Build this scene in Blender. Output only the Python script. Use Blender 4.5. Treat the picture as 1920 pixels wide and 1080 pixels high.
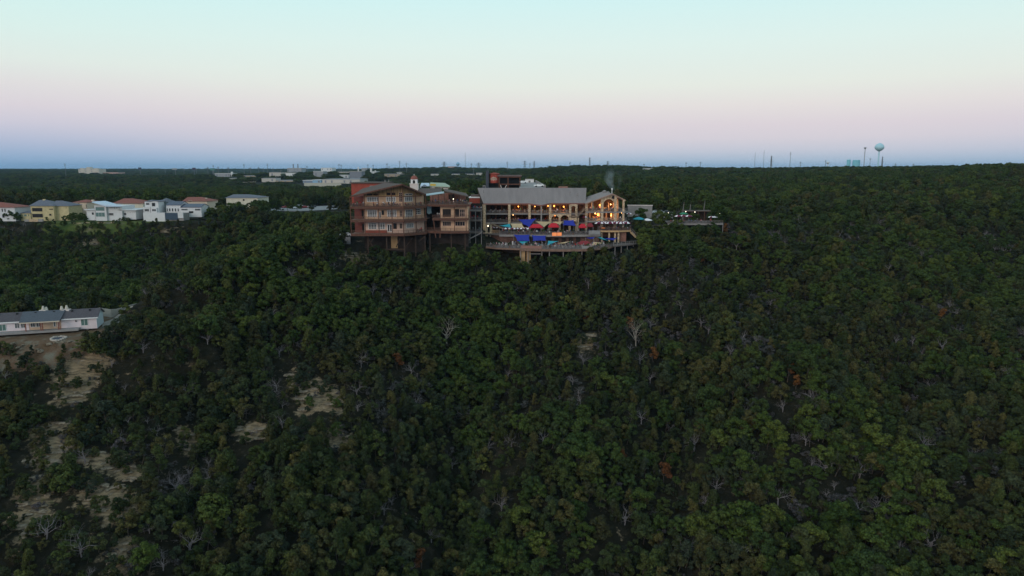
import bpy, bmesh, math, random
import numpy as np
from mathutils import Vector, Matrix, Euler, noise

for o in list(bpy.data.objects):
    bpy.data.objects.remove(o, do_unlink=True)
SC = bpy.context.scene
COL = SC.collection
R = math.radians
random.seed(11)
RNG = np.random.default_rng(5)

# ------------------------------------------------------------------ camera
FPX = 1371.0                     # focal length in pixels of a 1920 wide frame
CAMZ = 100.0
PITCH = math.atan(225.0 / FPX)
cam_d = bpy.data.cameras.new('camera')
cam_d.sensor_width = 36.0
cam_d.lens = 36.0 * FPX / 1920.0
cam_d.clip_start = 1.0
cam_d.clip_end = 40000.0
cam = bpy.data.objects.new('camera', cam_d)
COL.objects.link(cam)
cam.location = (0, 0, CAMZ)
cam.rotation_euler = (R(90) - PITCH, 0, 0)
SC.camera = cam

# ------------------------------------------------------------------ sky, sun, exposure
def srgb(r, g, b):
    f = lambda c: (c / 12.92 if c <= 0.04045 else ((c + 0.055) / 1.055) ** 2.4)
    return (f(r / 255.0), f(g / 255.0), f(b / 255.0), 1.0)

world = bpy.data.worlds.new('World')
SC.world = world
world.use_nodes = True
nt = world.node_tree
nt.nodes.clear()
out = nt.nodes.new('ShaderNodeOutputWorld')
bg = nt.nodes.new('ShaderNodeBackground')
tc = nt.nodes.new('ShaderNodeTexCoord')
sep = nt.nodes.new('ShaderNodeSeparateXYZ')
mr = nt.nodes.new('ShaderNodeMapRange')
mr.inputs['From Min'].default_value = 0.0
mr.inputs['From Max'].default_value = 0.5
rp = nt.nodes.new('ShaderNodeValToRGB')
SKY = [(0.0, (146, 174, 200)), (0.018, (172, 190, 210)), (0.045, (200, 203, 216)), (0.075, (216, 210, 218)), (0.109, (222, 213, 219)),
       (0.16, (230, 225, 223)), (0.21, (231, 236, 228)), (0.31, (224, 242, 237)), (0.42, (211, 243, 243)),
       (0.65, (200, 230, 232)), (1.0, (174, 204, 218))]
els = rp.color_ramp.elements
while len(els) < len(SKY):
    els.new(0.5)
for e, (q, c) in zip(els, SKY):
    e.position = q / 1.0 * 1.0
    e.color = srgb(*c)
nt.links.new(tc.outputs['Generated'], sep.inputs[0])
nt.links.new(sep.outputs['Z'], mr.inputs['Value'])
nt.links.new(mr.outputs['Result'], rp.inputs['Fac'])
# the dark band of the earth's shadow lies lower straight ahead than to the sides
bg.inputs['Strength'].default_value = 1.0
rp2 = nt.nodes.new('ShaderNodeValToRGB')
SKY2 = [(0.0, (124, 158, 192)), (0.025, (150, 176, 206)), (0.06, (180, 190, 213)), (0.10, (206, 204, 218)), (0.14, (220, 213, 220)),
        (0.19, (226, 224, 224)), (0.24, (226, 236, 230)), (0.31, (219, 241, 236)), (0.42, (208, 243, 242)), (0.65, (200, 230, 232)), (1.0, (174, 204, 218))]
e2 = rp2.color_ramp.elements
while len(e2) < len(SKY2):
    e2.new(0.5)
for e, (q, c_) in zip(e2, SKY2):
    e.position = q
    e.color = srgb(*c_)
nt.links.new(mr.outputs['Result'], rp2.inputs['Fac'])
# the pink arch is strongest opposite the set sun (ahead, to the right) and cooler away from it
dt = nt.nodes.new('ShaderNodeVectorMath'); dt.operation = 'DOT_PRODUCT'
dt.inputs[1].default_value = (math.sin(R(10)), math.cos(R(10)), 0.0)
nt.links.new(tc.outputs['Generated'], dt.inputs[0])
ma = nt.nodes.new('ShaderNodeMapRange'); ma.interpolation_type = 'SMOOTHSTEP'
ma.inputs['From Min'].default_value = 0.70; ma.inputs['From Max'].default_value = 0.99
nt.links.new(dt.outputs['Value'], ma.inputs['Value'])
mxs = nt.nodes.new('ShaderNodeMix'); mxs.data_type = 'RGBA'
nt.links.new(ma.outputs['Result'], mxs.inputs[0]); nt.links.new(rp2.outputs['Color'], mxs.inputs[6]); nt.links.new(rp.outputs['Color'], mxs.inputs[7])
nt.links.new(mxs.outputs[2], bg.inputs['Color'])
nt.links.new(bg.outputs[0], out.inputs['Surface'])

sun_d = bpy.data.lights.new('sun', 'SUN')
sun_d.energy = 1.1
sun_d.angle = R(35)
sun_d.color = (1.0, 0.82, 0.72)
sun = bpy.data.objects.new('sun', sun_d)
COL.objects.link(sun)
sun.location = (0, -50, 300)
sun.rotation_euler = (R(90 - 18), 0, R(-34))

vs = SC.view_settings
vs.view_transform = 'Standard'
vs.look = 'None'
vs.exposure = 0.0
vs.gamma = 1.0
vs.use_curve_mapping = False
SC.render.engine = 'CYCLES'
SC.cycles.max_bounces = 5
SC.cycles.diffuse_bounces = 3
SC.cycles.glossy_bounces = 2
SC.cycles.transparent_max_bounces = 8
SC.cycles.volume_bounces = 0

# ------------------------------------------------------------------ viewing helpers
CP, SP = math.cos(PITCH), math.sin(PITCH)
def ray(u, v):
    s = (u - 960.0) / FPX
    t = (540.0 - v) / FPX
    return Vector((s, CP + t * SP, -SP + t * CP))
def P(u, v, D):
    """the point at ground distance D that is seen at photo pixel (u, v)"""
    r = ray(u, v)
    return Vector((0, 0, CAMZ)) + r * (D / r.y)
def proj(x, y, z):
    z = z - CAMZ
    d = y * CP - z * SP
    h = y * SP + z * CP
    return 960 + FPX * x / d, 540 - FPX * h / d

# ------------------------------------------------------------------ terrain height
CTL = []
def c(u, v, D, canopy=1):
    p = P(u, v, D)
    CTL.append((p.x / p.y, math.log(D), p.z - CAMZ - (4.2 if canopy else 0)))
for a in [(-300,1080,116),(0,1080,116),(250,1080,118),(500,1080,125),(960,1080,138),(1400,1080,136),(1920,1080,128),(2250,1080,126),
          (-300,850,142),(0,850,143),(250,850,146),(500,850,152),(960,850,168),(1400,850,166),(1900,850,160),(2250,850,158),
          (-300,720,166),(0,720,168),(200,720,171),(420,700,178),(700,700,188),(960,700,198),(1200,700,199),(1500,700,196),(1900,700,191),(2250,700,188),
          (330,600,190),(500,600,200),(700,600,212),(960,600,222),(1200,600,225),(1500,600,225),(1900,600,228),(2250,600,226),
          (250,560,190),(300,524,199),(450,482,222),(560,462,233),(800,512,238),(960,535,239),(1150,525,240),(1300,500,252),(1500,500,266),(1900,500,286),(2250,500,288),
          (-300,568,228),(0,566,226),(100,568,226),(190,560,255),(-300,500,275),(0,500,276),(150,500,276),(310,512,285),(200,470,302),(350,466,310),(450,458,312),
          (-300,440,322),(50,440,322),(200,440,322),(330,436,320),(450,422,325),(560,415,330),
          (-400,370,600),(100,372,600),(100,345,1100),(-400,345,1100),(100,330,1700),(-400,330,1700),(100,323,2600),(-400,322,2600),
          (350,362,700),(350,333,1700),(350,325,2800),(600,362,650),(600,347,1000),(600,333,2000),(600,327,3200),
          (850,347,900),(850,333,1600),(800,317,2600),(700,320,2600),(1050,345,600),(1050,332,1000),(1050,313,1600),(1050,320,2600),(1150,315,1700),
          (1300,402,312),(1300,375,400),(1300,347,600),(1300,327,1000),(1300,319,1600),(1300,319,3000),
          (1600,405,330),(1600,362,430),(1600,332,700),(1600,316,1200),(1600,318,2500),
          (1900,402,332),(1900,362,405),(1900,334,500),(1900,316,680),(1900,315,1000),(1900,318,2500),(2400,402,335),(2400,357,420),(2400,316,650),(2400,316,1200)]:
    c(*a)
for a in [(-120,640,188),(50,624,191),(190,612,194),(90,660,181),(250,585,200),(-120,612,200),(100,600,203),
          (0,424,338),(130,415,345),(250,414,345),(400,405,348),(200,398,380),(450,395,400),
          (560,394,430),(640,388,440),(600,386,470),(660,445,262),(720,480,246),(850,478,246),
          (920,488,248),(1030,500,248),(1130,492,250),(960,430,290),(1100,425,292),(1150,420,290),(850,430,268),(700,430,275),
          (1200,412,292),(1350,425,292),(1270,428,292),(960,380,340),(1030,372,345)]:
    c(*a, canopy=0)
for s_ in (-1.0, -0.7, -0.35, 0, 0.35, 0.7, 1.0):
    CTL.append((s_, math.log(70), -98 + 6 * abs(s_)))
    CTL.append((s_, math.log(5000), -14))
    CTL.append((s_, math.log(12000), -22))
FARB = [ # u centre, v base, D, width px, height px, depth m, kind
    (167,327,2300,38,10,40,'hotel'),(208,329,2300,28,6,40,'pink'),(420,332,1500,34,7,30,'grey'),(437,337,1300,22,3,25,'pale'),(470,333,1450,28,4,40,'tan'),
    (516,331,1350,22,8,30,'pale'),(545,331,1350,18,7,30,'white'),(552,320,2600,26,5,60,'grey'),(597,332,1300,18,11,30,'grey'),(504,341,1150,26,7,25,'pale'),(535,342,1150,34,4,40,'tan'),
    (577,344,1100,18,6,30,'blue'),(594,344,1100,16,7,30,'sky'),(640,344,1080,70,8,60,'pale'),(667,337,1250,22,16,30,'slate'),(645,335,1300,16,7,20,'white'),(612,318.5,2600,20,4,60,'white'),
    (655,325,1900,46,3,60,'pale'),(683,322,2000,10,7,60,'grey'),(735,332,1300,28,6,40,'tan'),(750,329,1400,12,6,30,'pale'),(742,323,2400,40,5,80,'brick'),(815,321,2600,40,7,100,'brick'),
    (848,319,2800,17,7,60,'pink'),(815,330,1700,22,4,40,'pale'),(855,329,1800,20,3,40,'pale'),(880,329,1800,22,3,40,'pale'),(930,319,2600,44,4,80,'grey'),(900,330,1700,14,6,30,'pale'),
    (1215,318.5,1500,24,3,40,'white'),(700,326.5,1700,12,5,40,'white'),(760,318,2600,60,3,80,'grey')]
for q in FARB:
    if q[2] < 2200: c(q[0], q[1] - .3, q[2], 0)
CTL = np.array(CTL)
LK = 0.75
def _phi(r2):
    return 0.5 * r2 * np.log(r2 + 1e-12)
def _tps_fit():
    X = np.column_stack([CTL[:, 0], CTL[:, 1] * LK])
    n = len(X)
    K = _phi(((X[:, None, :] - X[None, :, :]) ** 2).sum(-1)) + np.eye(n) * 2e-3
    Pm = np.column_stack([np.ones(n), X])
    A = np.zeros((n + 3, n + 3))
    A[:n, :n] = K; A[:n, n:] = Pm; A[n:, :n] = Pm.T
    b = np.concatenate([CTL[:, 2], np.zeros(3)])
    return X, np.linalg.solve(A, b)
TX, TW = _tps_fit()
RIDGES = [(-58, 238, -106, 196, 4.0, 9.0, -5.0, -30.0, 15.0), (54, 258, 78, 180, 5.0, 11.0, -6.0, 34.0, 18.0)]
PADS = []      # cx, cy, rx, ry, z, soft : level ground under houses and lots
def ZF(x, y):
    x = np.asarray(x, float); y = np.asarray(y, float)
    yy = np.clip(y, 70, 12000)
    s = np.clip(x / yy, -0.95, 0.95).ravel()
    l = (np.log(yy) * LK).ravel()
    z = np.empty_like(s)
    for i in range(0, len(s), 20000):
        q = np.column_stack([s[i:i + 20000], l[i:i + 20000]])
        r2 = ((q[:, None, :] - TX[None, :, :]) ** 2).sum(-1)
        z[i:i + 20000] = _phi(r2) @ TW[:-3] + TW[-3] + q @ TW[-2:]
    z = z.reshape(x.shape) + CAMZ
    z = z - 0.35 * np.clip(70 - y, 0, 130)
    wob = np.sin(x * .11 + 1.3 * np.sin(y * .07)) * np.sin(y * .13 + np.sin(x * .05)) + .5 * np.sin(x * .31 + y * .23) * np.sin(y * .29 - x * .17)
    z = z + wob * 0.55
    # folds of the slope: spurs and gullies running down from the rim
    sx = x / yy
    wd = np.clip((y - 112) / 45, 0, 1) * np.clip((238 - y) / 30, 0, 1)
    wd = wd * wd * (3 - 2 * wd)
    lean = (yy - 200) * 0.0006
    fold = lambda s0, w_: np.exp(-((sx - s0 - lean) / w_) ** 2)
    z = z + wd * (4.0 * fold(-0.24, .07) - 6.5 * fold(-0.055, .05) + 3.5 * fold(0.10, .06) - 3.5 * fold(0.24, .05) + 3.0 * fold(0.40, .08) - 3.0 * fold(0.56, .06) - 3.0 * fold(-0.43, .05))
    # the spur's rim runs from the lodge down to the bungalow, a shoulder falls from the garden deck; hollows lie beyond both
    for (ax, ay, bx_, by_, hi, wi, lo, off, wo) in RIDGES:
        ex, ey = bx_ - ax, by_ - ay; ll = math.hypot(ex, ey); ex /= ll; ey /= ll
        tt = (x - ax) * ex + (y - ay) * ey; dd = (x - ax) * -ey + (y - ay) * ex
        fade = np.clip((tt + 14) / 24, 0, 1) * np.clip((ll + 14 - tt) / 24, 0, 1)
        z = z + fade * (hi * np.exp(-(dd / wi) ** 2) + lo * np.exp(-((dd - off) / wo) ** 2))
    for (cx, cy, rx, ry, pz, soft) in PADS:
        d = np.maximum(np.abs(x - cx) - rx, np.abs(y - cy) - ry)
        w = np.clip(1 - d / soft, 0, 1)
        w = w * w * (3 - 2 * w)
        z = z * (1 - w) + pz * w
    return z
def zf(x, y):
    return float(ZF(np.array([x]), np.array([y]))[0])
def hit(u, v, d0=90.0, d1=4000.0):
    """first point of the ground seen through a pixel"""
    r = ray(u, v)
    D = np.exp(np.linspace(math.log(d0), math.log(d1), 700))
    xs = r.x / r.y * D
    zs = CAMZ + r.z / r.y * D
    g = ZF(xs, D)
    below = np.where(zs <= g)[0]
    i = below[0] if len(below) else len(D) - 1
    return Vector((xs[i], D[i], g[i]))

# ------------------------------------------------------------------ materials
MATS = {}
def mat(name, col, rough=0.85, var=0.25, scale=2.0, bump=0.0, metal=0.0, emit=0.0, ecol=None, stretch=None, col2=None, spec=0.25):
    if name in MATS:
        return MATS[name]
    m = bpy.data.materials.new(name)
    m.use_nodes = True
    t = m.node_tree
    b = t.nodes['Principled BSDF']
    b.inputs['Roughness'].default_value = rough
    b.inputs['Metallic'].default_value = metal
    b.inputs['Specular IOR Level'].default_value = spec
    co = t.nodes.new('ShaderNodeTexCoord')
    ns = t.nodes.new('ShaderNodeTexNoise')
    ns.inputs['Scale'].default_value = scale
    ns.inputs['Detail'].default_value = 5
    ns.inputs['Roughness'].default_value = 0.65
    src = co.outputs['Object']
    if stretch:
        mp = t.nodes.new('ShaderNodeMapping')
        mp.inputs['Scale'].default_value = stretch
        t.links.new(src, mp.inputs['Vector'])
        src = mp.outputs[0]
    t.links.new(src, ns.inputs['Vector'])
    cr = t.nodes.new('ShaderNodeValToRGB')
    cr.color_ramp.elements[0].position = 0.33
    cr.color_ramp.elements[1].position = 0.67
    lo = tuple(max(0, x * (1 - var)) for x in col)
    hi = tuple(min(1, x * (1 + var)) for x in (col2 or col))
    cr.color_ramp.elements[0].color = (*lo, 1)
    cr.color_ramp.elements[1].color = (*hi, 1)
    t.links.new(ns.outputs['Fac'], cr.inputs['Fac'])
    t.links.new(cr.outputs['Color'], b.inputs['Base Color'])
    if bump:
        bp = t.nodes.new('ShaderNodeBump')
        bp.inputs['Strength'].default_value = bump
        bp.inputs['Distance'].default_value = 0.1
        t.links.new(ns.outputs['Fac'], bp.inputs['Height'])
        t.links.new(bp.outputs[0], b.inputs['Normal'])
    if emit:
        b.inputs['Emission Color'].default_value = (*(ecol or col), 1)
        b.inputs['Emission Strength'].default_value = emit
    MATS[name] = m
    return m

LEAF = 0.72
def foliage(name, cols, trans=0.0):
    """leaf material: colour differs from tree to tree and, with painted-in highlights, from leaf to leaf"""
    m = bpy.data.materials.new(name)
    m.use_nodes = True
    t = m.node_tree
    b = t.nodes['Principled BSDF']
    b.inputs['Roughness'].default_value = 0.75
    b.inputs['Specular IOR Level'].default_value = 0.12
    oi = t.nodes.new('ShaderNodeObjectInfo')
    cr = t.nodes.new('ShaderNodeValToRGB')
    e = cr.color_ramp.elements
    while len(e) < len(cols):
        e.new(0.5)
    for k, cc in enumerate(cols):
        cc = tuple(x * LEAF * (0.72, 1.12, 0.85, 1.3, 1.0, 1.2, 0.78, 1.35, 0.9, 1.1)[k % 10] for x in cc)
        e[k].position = k / (len(cols) - 1)
        e[k].color = (*cc, 1)
    t.links.new(oi.outputs['Random'], cr.inputs['Fac'])
    co = t.nodes.new('ShaderNodeTexCoord')
    ns = t.nodes.new('ShaderNodeTexNoise')
    ns.inputs['Scale'].default_value = 2.4
    ns.inputs['Detail'].default_value = 5
    t.links.new(co.outputs['Object'], ns.inputs['Vector'])
    mr_ = t.nodes.new('ShaderNodeMapRange')
    mr_.inputs['From Min'].default_value = 0.3
    mr_.inputs['From Max'].default_value = 0.7
    mr_.inputs['To Min'].default_value = 0.32
    mr_.inputs['To Max'].default_value = 1.75  # wide noise range puts leaf highlights into the colour
    t.links.new(ns.outputs['Fac'], mr_.inputs['Value'])
    mx = t.nodes.new('ShaderNodeVectorMath')
    mx.operation = 'SCALE'
    t.links.new(cr.outputs['Color'], mx.inputs[0])
    t.links.new(mr_.outputs['Result'], mx.inputs['Scale'])
    t.links.new(mx.outputs[0], b.inputs['Base Color'])
    MATS[name] = m
    return m

# ------------------------------------------------------------------ mesh helpers
ORG = {}
class MB:
    def __init__(s):
        s.v = []; s.f = []; s.m = []; s.cur = 0
    def face(s, *pts):
        i = len(s.v)
        s.v += [Vector(p) for p in pts]
        s.f.append(tuple(range(i, i + len(pts)))); s.m.append(s.cur)
        return s
    def hexa(s, p):
        i = len(s.v)
        s.v += [Vector(q) for q in p]
        for q in ((0,3,2,1),(4,5,6,7),(0,1,5,4),(1,2,6,5),(2,3,7,6),(3,0,4,7)):
            s.f.append(tuple(i + k for k in q)); s.m.append(s.cur)
        return s
    def box(s, x0, x1, y0, y1, z0, z1):
        return s.hexa([(x0,y0,z0),(x1,y0,z0),(x1,y1,z0),(x0,y1,z0),(x0,y0,z1),(x1,y0,z1),(x1,y1,z1),(x0,y1,z1)])
    def prism(s, poly, z0, z1):
        """poly: list of (x, y); z1 may be a list"""
        n = len(poly); i = len(s.v)
        a = sum(poly[k][0] * poly[(k+1) % n][1] - poly[(k+1) % n][0] * poly[k][1] for k in range(n))
        if a < 0: poly = poly[::-1]
        s.v += [Vector((x, y, z0)) for x, y in poly] + [Vector((x, y, z1)) for x, y in poly]
        s.f.append(tuple(i + k for k in reversed(range(n)))); s.m.append(s.cur)
        s.f.append(tuple(i + n + k for k in range(n))); s.m.append(s.cur)
        for k in range(n):
            j = (k + 1) % n
            s.f.append((i+k, i+j, i+n+j, i+n+k)); s.m.append(s.cur)
        return s
    def sheet(s, pts, th):
        """a plate with the outline pts (3D) and thickness th downwards"""
        n = len(pts); i = len(s.v)
        s.v += [Vector(p) for p in pts] + [Vector(p) - Vector((0, 0, th)) for p in pts]
        s.f.append(tuple(i + k for k in range(n))); s.m.append(s.cur)
        s.f.append(tuple(i + n + k for k in reversed(range(n)))); s.m.append(s.cur)
        for k in range(n):
            j = (k + 1) % n
            s.f.append((i+j, i+k, i+n+k, i+n+j)); s.m.append(s.cur)
        return s
    def bar(s, p, q, w, h=None):
        p = Vector(p); q = Vector(q); h = h or w
        d = (q - p).normalized()
        a = d.cross(Vector((0, 0, 1)))
        if a.length < 1e-3: a = Vector((1, 0, 0))
        a.normalize(); b = a.cross(d).normalized()
        a = a * w / 2; b = b * h / 2
        return s.hexa([p-a-b, p+a-b, p+a+b, p-a+b, q-a-b, q+a-b, q+a+b, q-a+b])
    def tube(s, p, q, r0, r1=None, n=8, cap=True):
        p = Vector(p); q = Vector(q); r1 = r0 if r1 is None else r1
        d = (q - p).normalized()
        a = d.cross(Vector((0, 0, 1)))
        if a.length < 1e-3: a = Vector((1, 0, 0))
        a.normalize(); b = a.cross(d)
        i = len(s.v)
        for c_, r in ((p, r0), (q, r1)):
            for k in range(n):
                t = 2 * math.pi * k / n
                s.v.append(c_ + a * math.cos(t) * r + b * math.sin(t) * r)
        for k in range(n):
            j = (k + 1) % n
            s.f.append((i+k, i+j, i+n+j, i+n+k)); s.m.append(s.cur)
        if cap:
            s.f.append(tuple(i + k for k in reversed(range(n)))); s.m.append(s.cur)
            s.f.append(tuple(i + n + k for k in range(n))); s.m.append(s.cur)
        return s
    def lathe(s, o, prof, n=16):
        """prof: list of (r, z)"""
        o = Vector(o); i = len(s.v)
        for r, z in prof:
            for k in range(n):
                t = 2 * math.pi * k / n
                s.v.append(o + Vector((r * math.cos(t), r * math.sin(t), z)))
        for a in range(len(prof) - 1):
            for k in range(n):
                j = (k + 1) % n
                s.f.append((i+a*n+k, i+a*n+j, i+(a+1)*n+j, i+(a+1)*n+k)); s.m.append(s.cur)
        s.f.append(tuple(i + k for k in reversed(range(n)))); s.m.append(s.cur)
        s.f.append(tuple(i + (len(prof)-1)*n + k for k in range(n))); s.m.append(s.cur)
        return s
    def mesh(s, name, mats, off=Vector((0, 0, 0)), smooth=False):
        me = bpy.data.meshes.new(name)
        me.from_pydata([tuple(p - off) for p in s.v], [], s.f)
        for m in (mats if isinstance(mats, (list, tuple)) else [mats]):
            me.materials.append(m)
        if isinstance(mats, (list, tuple)):
            me.polygons.foreach_set('material_index', s.m)
        if smooth:
            me.polygons.foreach_set('use_smooth', [True] * len(me.polygons))
        me.update()
        return me
    def build(s, name, mats, parent=None, smooth=False):
        if parent is not None:
            off = ORG[parent.name]
        else:
            vs_ = s.v
            zmin = min(p.z for p in vs_)
            off = Vector((sum(p.x for p in vs_) / len(vs_), sum(p.y for p in vs_) / len(vs_), zmin))
        o = bpy.data.objects.new(name, s.mesh(name, mats, off, smooth))
        COL.objects.link(o)
        if parent is not None:
            o.parent = parent
        else:
            o.location = off
        ORG[o.name] = off
        return o
def tag(o, label=None, cat=None, group=None, kind=None):
    if label: o['label'] = label
    if cat: o['category'] = cat
    if group: o['group'] = group
    if kind: o['kind'] = kind
    return o
def thing(name, loc, label, cat, group=None):
    o = bpy.data.objects.new(name, None)
    COL.objects.link(o)
    o.location = loc
    o.empty_display_size = 0.3
    ORG[o.name] = Vector(loc)
    return tag(o, label, cat, group)
def place(proto_parts, name, loc, rz, scale, label, cat, group=None, tilt=(0, 0)):
    """a thing made of shared part meshes: [(part name, mesh), ...]"""
    e = thing(name, loc, label, cat, group)
    e.rotation_euler = (tilt[0], tilt[1], rz)
    e.scale = scale if isinstance(scale, (tuple, list)) else (scale, scale, scale)
    for pn, me in proto_parts:
        o = bpy.data.objects.new(pn, me)
        COL.objects.link(o)
        o.parent = e
    return e
def single(me, name, loc, rz, scale, label, cat, group=None):
    o = bpy.data.objects.new(name, me)
    COL.objects.link(o)
    o.location = loc
    o.rotation_euler = (0, 0, rz)
    o.scale = scale if isinstance(scale, (tuple, list)) else (scale,) * 3
    return tag(o, label, cat, group)

class Wall:
    """a vertical plane through point o along e; x runs along the wall, n points out of it"""
    def __init__(s, a, b):
        s.o = Vector((a[0], a[1], 0)); e = Vector((b[0] - a[0], b[1] - a[1], 0))
        s.len = e.length; s.e = e.normalized()
        s.n = Vector((s.e.y, -s.e.x, 0))
    def at(s, u, v):
        r = ray(u, v); o = Vector((0, 0, CAMZ))
        k = (s.o - o).dot(s.n) / r.dot(s.n)
        p = o + r * k
        return (p - s.o).dot(s.e), p.z
    def pt(s, x, d, z):
        p = s.o + s.e * x + s.n * d
        return Vector((p.x, p.y, z))
    def obox(s, mb, x0, x1, d0, d1, z0, z1):
        mb.hexa([s.pt(x0,d1,z0), s.pt(x1,d1,z0), s.pt(x1,d0,z0), s.pt(x0,d0,z0),
                 s.pt(x0,d1,z1), s.pt(x1,d1,z1), s.pt(x1,d0,z1), s.pt(x0,d0,z1)])
    def win(s, parent, u0, v0, u1, v1, cols, rows, frame, glass, fw=0.14, name='window', d=0.0, mw=0.07):
        um, vm = (u0 + u1) / 2, (v0 + v1) / 2
        x0 = s.at(u0, vm)[0]; x1 = s.at(u1, vm)[0]; z1 = s.at(um, v0)[1]; z0 = s.at(um, v1)[1]
        return s.winx(parent, x0, x1, z0, z1, cols, rows, frame, glass, fw, name, d, mw)
    def winx(s, parent, x0, x1, z0, z1, cols, rows, frame, glass, fw=0.14, name='window', d=0.0, mw=0.07):
        m = MB()
        a, b = d - 0.05, d + 0.10
        s.obox(m, x0, x0 + fw, a, b, z0, z1); s.obox(m, x1 - fw, x1, a, b, z0, z1)
        s.obox(m, x0 + fw, x1 - fw, a, b, z1 - fw, z1); s.obox(m, x0 + fw, x1 - fw, a, b, z0, z0 + fw)
        for k in range(1, cols):
            x = x0 + (x1 - x0) * k / cols
            s.obox(m, x - mw / 2, x + mw / 2, a, b - 0.03, z0 + fw, z1 - fw)
        for k in range(1, rows):
            z = z0 + (z1 - z0) * k / rows
            s.obox(m, x0 + fw, x1 - fw, a, b - 0.04, z - mw / 2, z + mw / 2)
        w = m.build(name, frame, parent)
        g = MB()
        s.obox(g, x0 + fw * .5, x1 - fw * .5, d - 0.03, d + 0.025, z0 + fw * .5, z1 - fw * .5)
        g.build('pane', glass, w)
        return w
    def rail(s, parent, x0, x1, z, h=1.05, mat_=None, d=0.0, step=0.0, name='railing', nb=4, pw=0.09):
        m = MB()
        L = x1 - x0
        n = max(1, int(round(L / 1.9)))
        for k in range(n + 1):
            x = x0 + L * k / n
            s.obox(m, x - pw / 2, x + pw / 2, d - pw / 2, d + pw / 2, z, z + h)
        s.obox(m, x0, x1, d - .07, d + .07, z + h, z + h + 0.07)
        for k in range(nb):
            zz = z + h * (k + 0.6) / (nb + 0.4)
            s.obox(m, x0, x1, d - .015, d + .015, zz - .02, zz + .02)
        return m.build(name, mat_, parent)
# ------------------------------------------------------------------ level pads for houses and lots
for u_, v_, D_, w_, rx_, ry_ in [(90, 620, 193, 0, 46, 9), (600, 390, 445, 0, 26, 30)]:
    p = P(u_, v_, D_)
    PADS.append((p.x, p.y, rx_, ry_, p.z, 9.0))
p = P(200, 412, 352)
PADS.append((p.x, p.y, 62, 16, p.z, 7.0))

# ------------------------------------------------------------------ zones on the ground (photo pixels of bare ground)
def inpoly(x, y, poly):
    r = False; n = len(poly)
    for i in range(n):
        x0, y0 = poly[i]; x1, y1 = poly[(i + 1) % n]
        if (y0 > y) != (y1 > y) and x < (x1 - x0) * (y - y0) / (y1 - y0) + x0:
            r = not r
    return r
BARE = [[(60,800),(125,792),(142,830),(120,872),(58,882)],[(150,842),(235,848),(268,895),(240,908),(190,882),(148,872)],[(130,915),(200,905),(270,930),(272,962),(215,985),(150,952)],[(35,900),(90,890),(100,960),(60,1010),(28,1045)],[(205,1015),(250,1010),(245,1092),(200,1096)],
        [(92,700),(120,668),(200,655),(205,690),(168,730),(175,760),(105,760)],
        [(540,690),(600,715),(640,735),(632,782),(560,775)],
        [(605,800),(652,800),(660,842),(620,845)],
        [(440,798),(500,790),(505,820),(450,832)],
        [(325,800),(362,800),(368,850),(338,850)],
        [(1078,630),(1112,628),(1118,655),(1085,662)],
        [(1640,398),(1725,402),(1720,412),(1640,410)],
        [(150,452),(215,448),(225,470),(150,470)],
        [(300,425),(345,425),(345,437),(300,437)],
        [(640,470),(700,478),(705,494),(640,492)]]
SOIL = [[(-400,700),(-400,615),(190,600),(255,575),(250,590),(225,610),(235,660),(160,690),(60,672),(0,668)]]
def worldpoly(pp):
    return [tuple(hit(*q, 100, 700).xy) for q in pp]
BAREW = [worldpoly(q) for q in BARE]
SOILW = [[(-172, 177), (-172, 207), (-113, 208), (-105, 200), (-105, 180), (-118, 175)]]
p0 = [P(85, 440, 330), P(245, 440, 330), P(380, 400, 347), P(85, 400, 360)]
LAWNW = [[(q.x, q.y) for q in p0]]
def soft_in(x, y, poly, m):
    n = 0
    for dx, dy in ((0, 0), (m, 0), (-m, 0), (0, m), (0, -m)):
        n += inpoly(x + dx, y + dy, poly)
    return n / 5.0

# ------------------------------------------------------------------ ground
def axis(lo, hi, fine0, fine1, step, grow):
    a = [fine0]
    while a[-1] < fine1: a.append(a[-1] + step)
    s = step
    while a[-1] < hi:
        s *= grow; a.append(a[-1] + s)
    s = step; b = []
    x = fine0
    while x > lo:
        s *= grow; x -= s; b.append(x)
    return np.array(b[::-1] + a)
GX = axis(-9000, 9000, -190, 190, 2.4, 1.06)
GY = axis(-500, 15000, 100, 330, 2.4, 1.05)
gx, gy = np.meshgrid(GX, GY)
gz = ZF(gx, gy)
nx, ny = len(GX), len(GY)
me = bpy.data.meshes.new('ground')
vv = np.column_stack([gx.ravel(), gy.ravel(), gz.ravel()])
ii = np.arange(nx * ny).reshape(ny, nx)
ff = np.column_stack([ii[:-1, :-1].ravel(), ii[:-1, 1:].ravel(), ii[1:, 1:].ravel(), ii[1:, :-1].ravel()])
me.from_pydata(vv.tolist(), [], ff.tolist())
me.polygons.foreach_set('use_smooth', [True] * len(me.polygons))
zone = np.zeros((nx * ny, 4), np.float32)
sel = np.where((vv[:, 1] > 95) & (vv[:, 1] < 420) & (np.abs(vv[:, 0]) < 280))[0]
bb = [(min(q[0] for q in w), max(q[0] for q in w), min(q[1] for q in w), max(q[1] for q in w)) for w in BAREW + SOILW + LAWNW]
for i in sel:
    x, y = vv[i, 0], vv[i, 1]
    for k, w in enumerate(BAREW + SOILW + LAWNW):
        b_ = bb[k]
        if b_[0] - 3 < x < b_[1] + 3 and b_[2] - 3 < y < b_[3] + 3:
            ch = 0 if k < len(BAREW) else (1 if k < len(BAREW) + len(SOILW) else 2)
            zone[i, ch] = max(zone[i, ch], soft_in(x, y, w, 1.6))
at_ = me.attributes.new('zone', 'FLOAT_COLOR', 'POINT')
at_.data.foreach_set('color', zone.ravel())
gm = bpy.data.materials.new('ground_cover')
gm.use_nodes = True
t = gm.node_tree
b = t.nodes['Principled BSDF']
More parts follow.
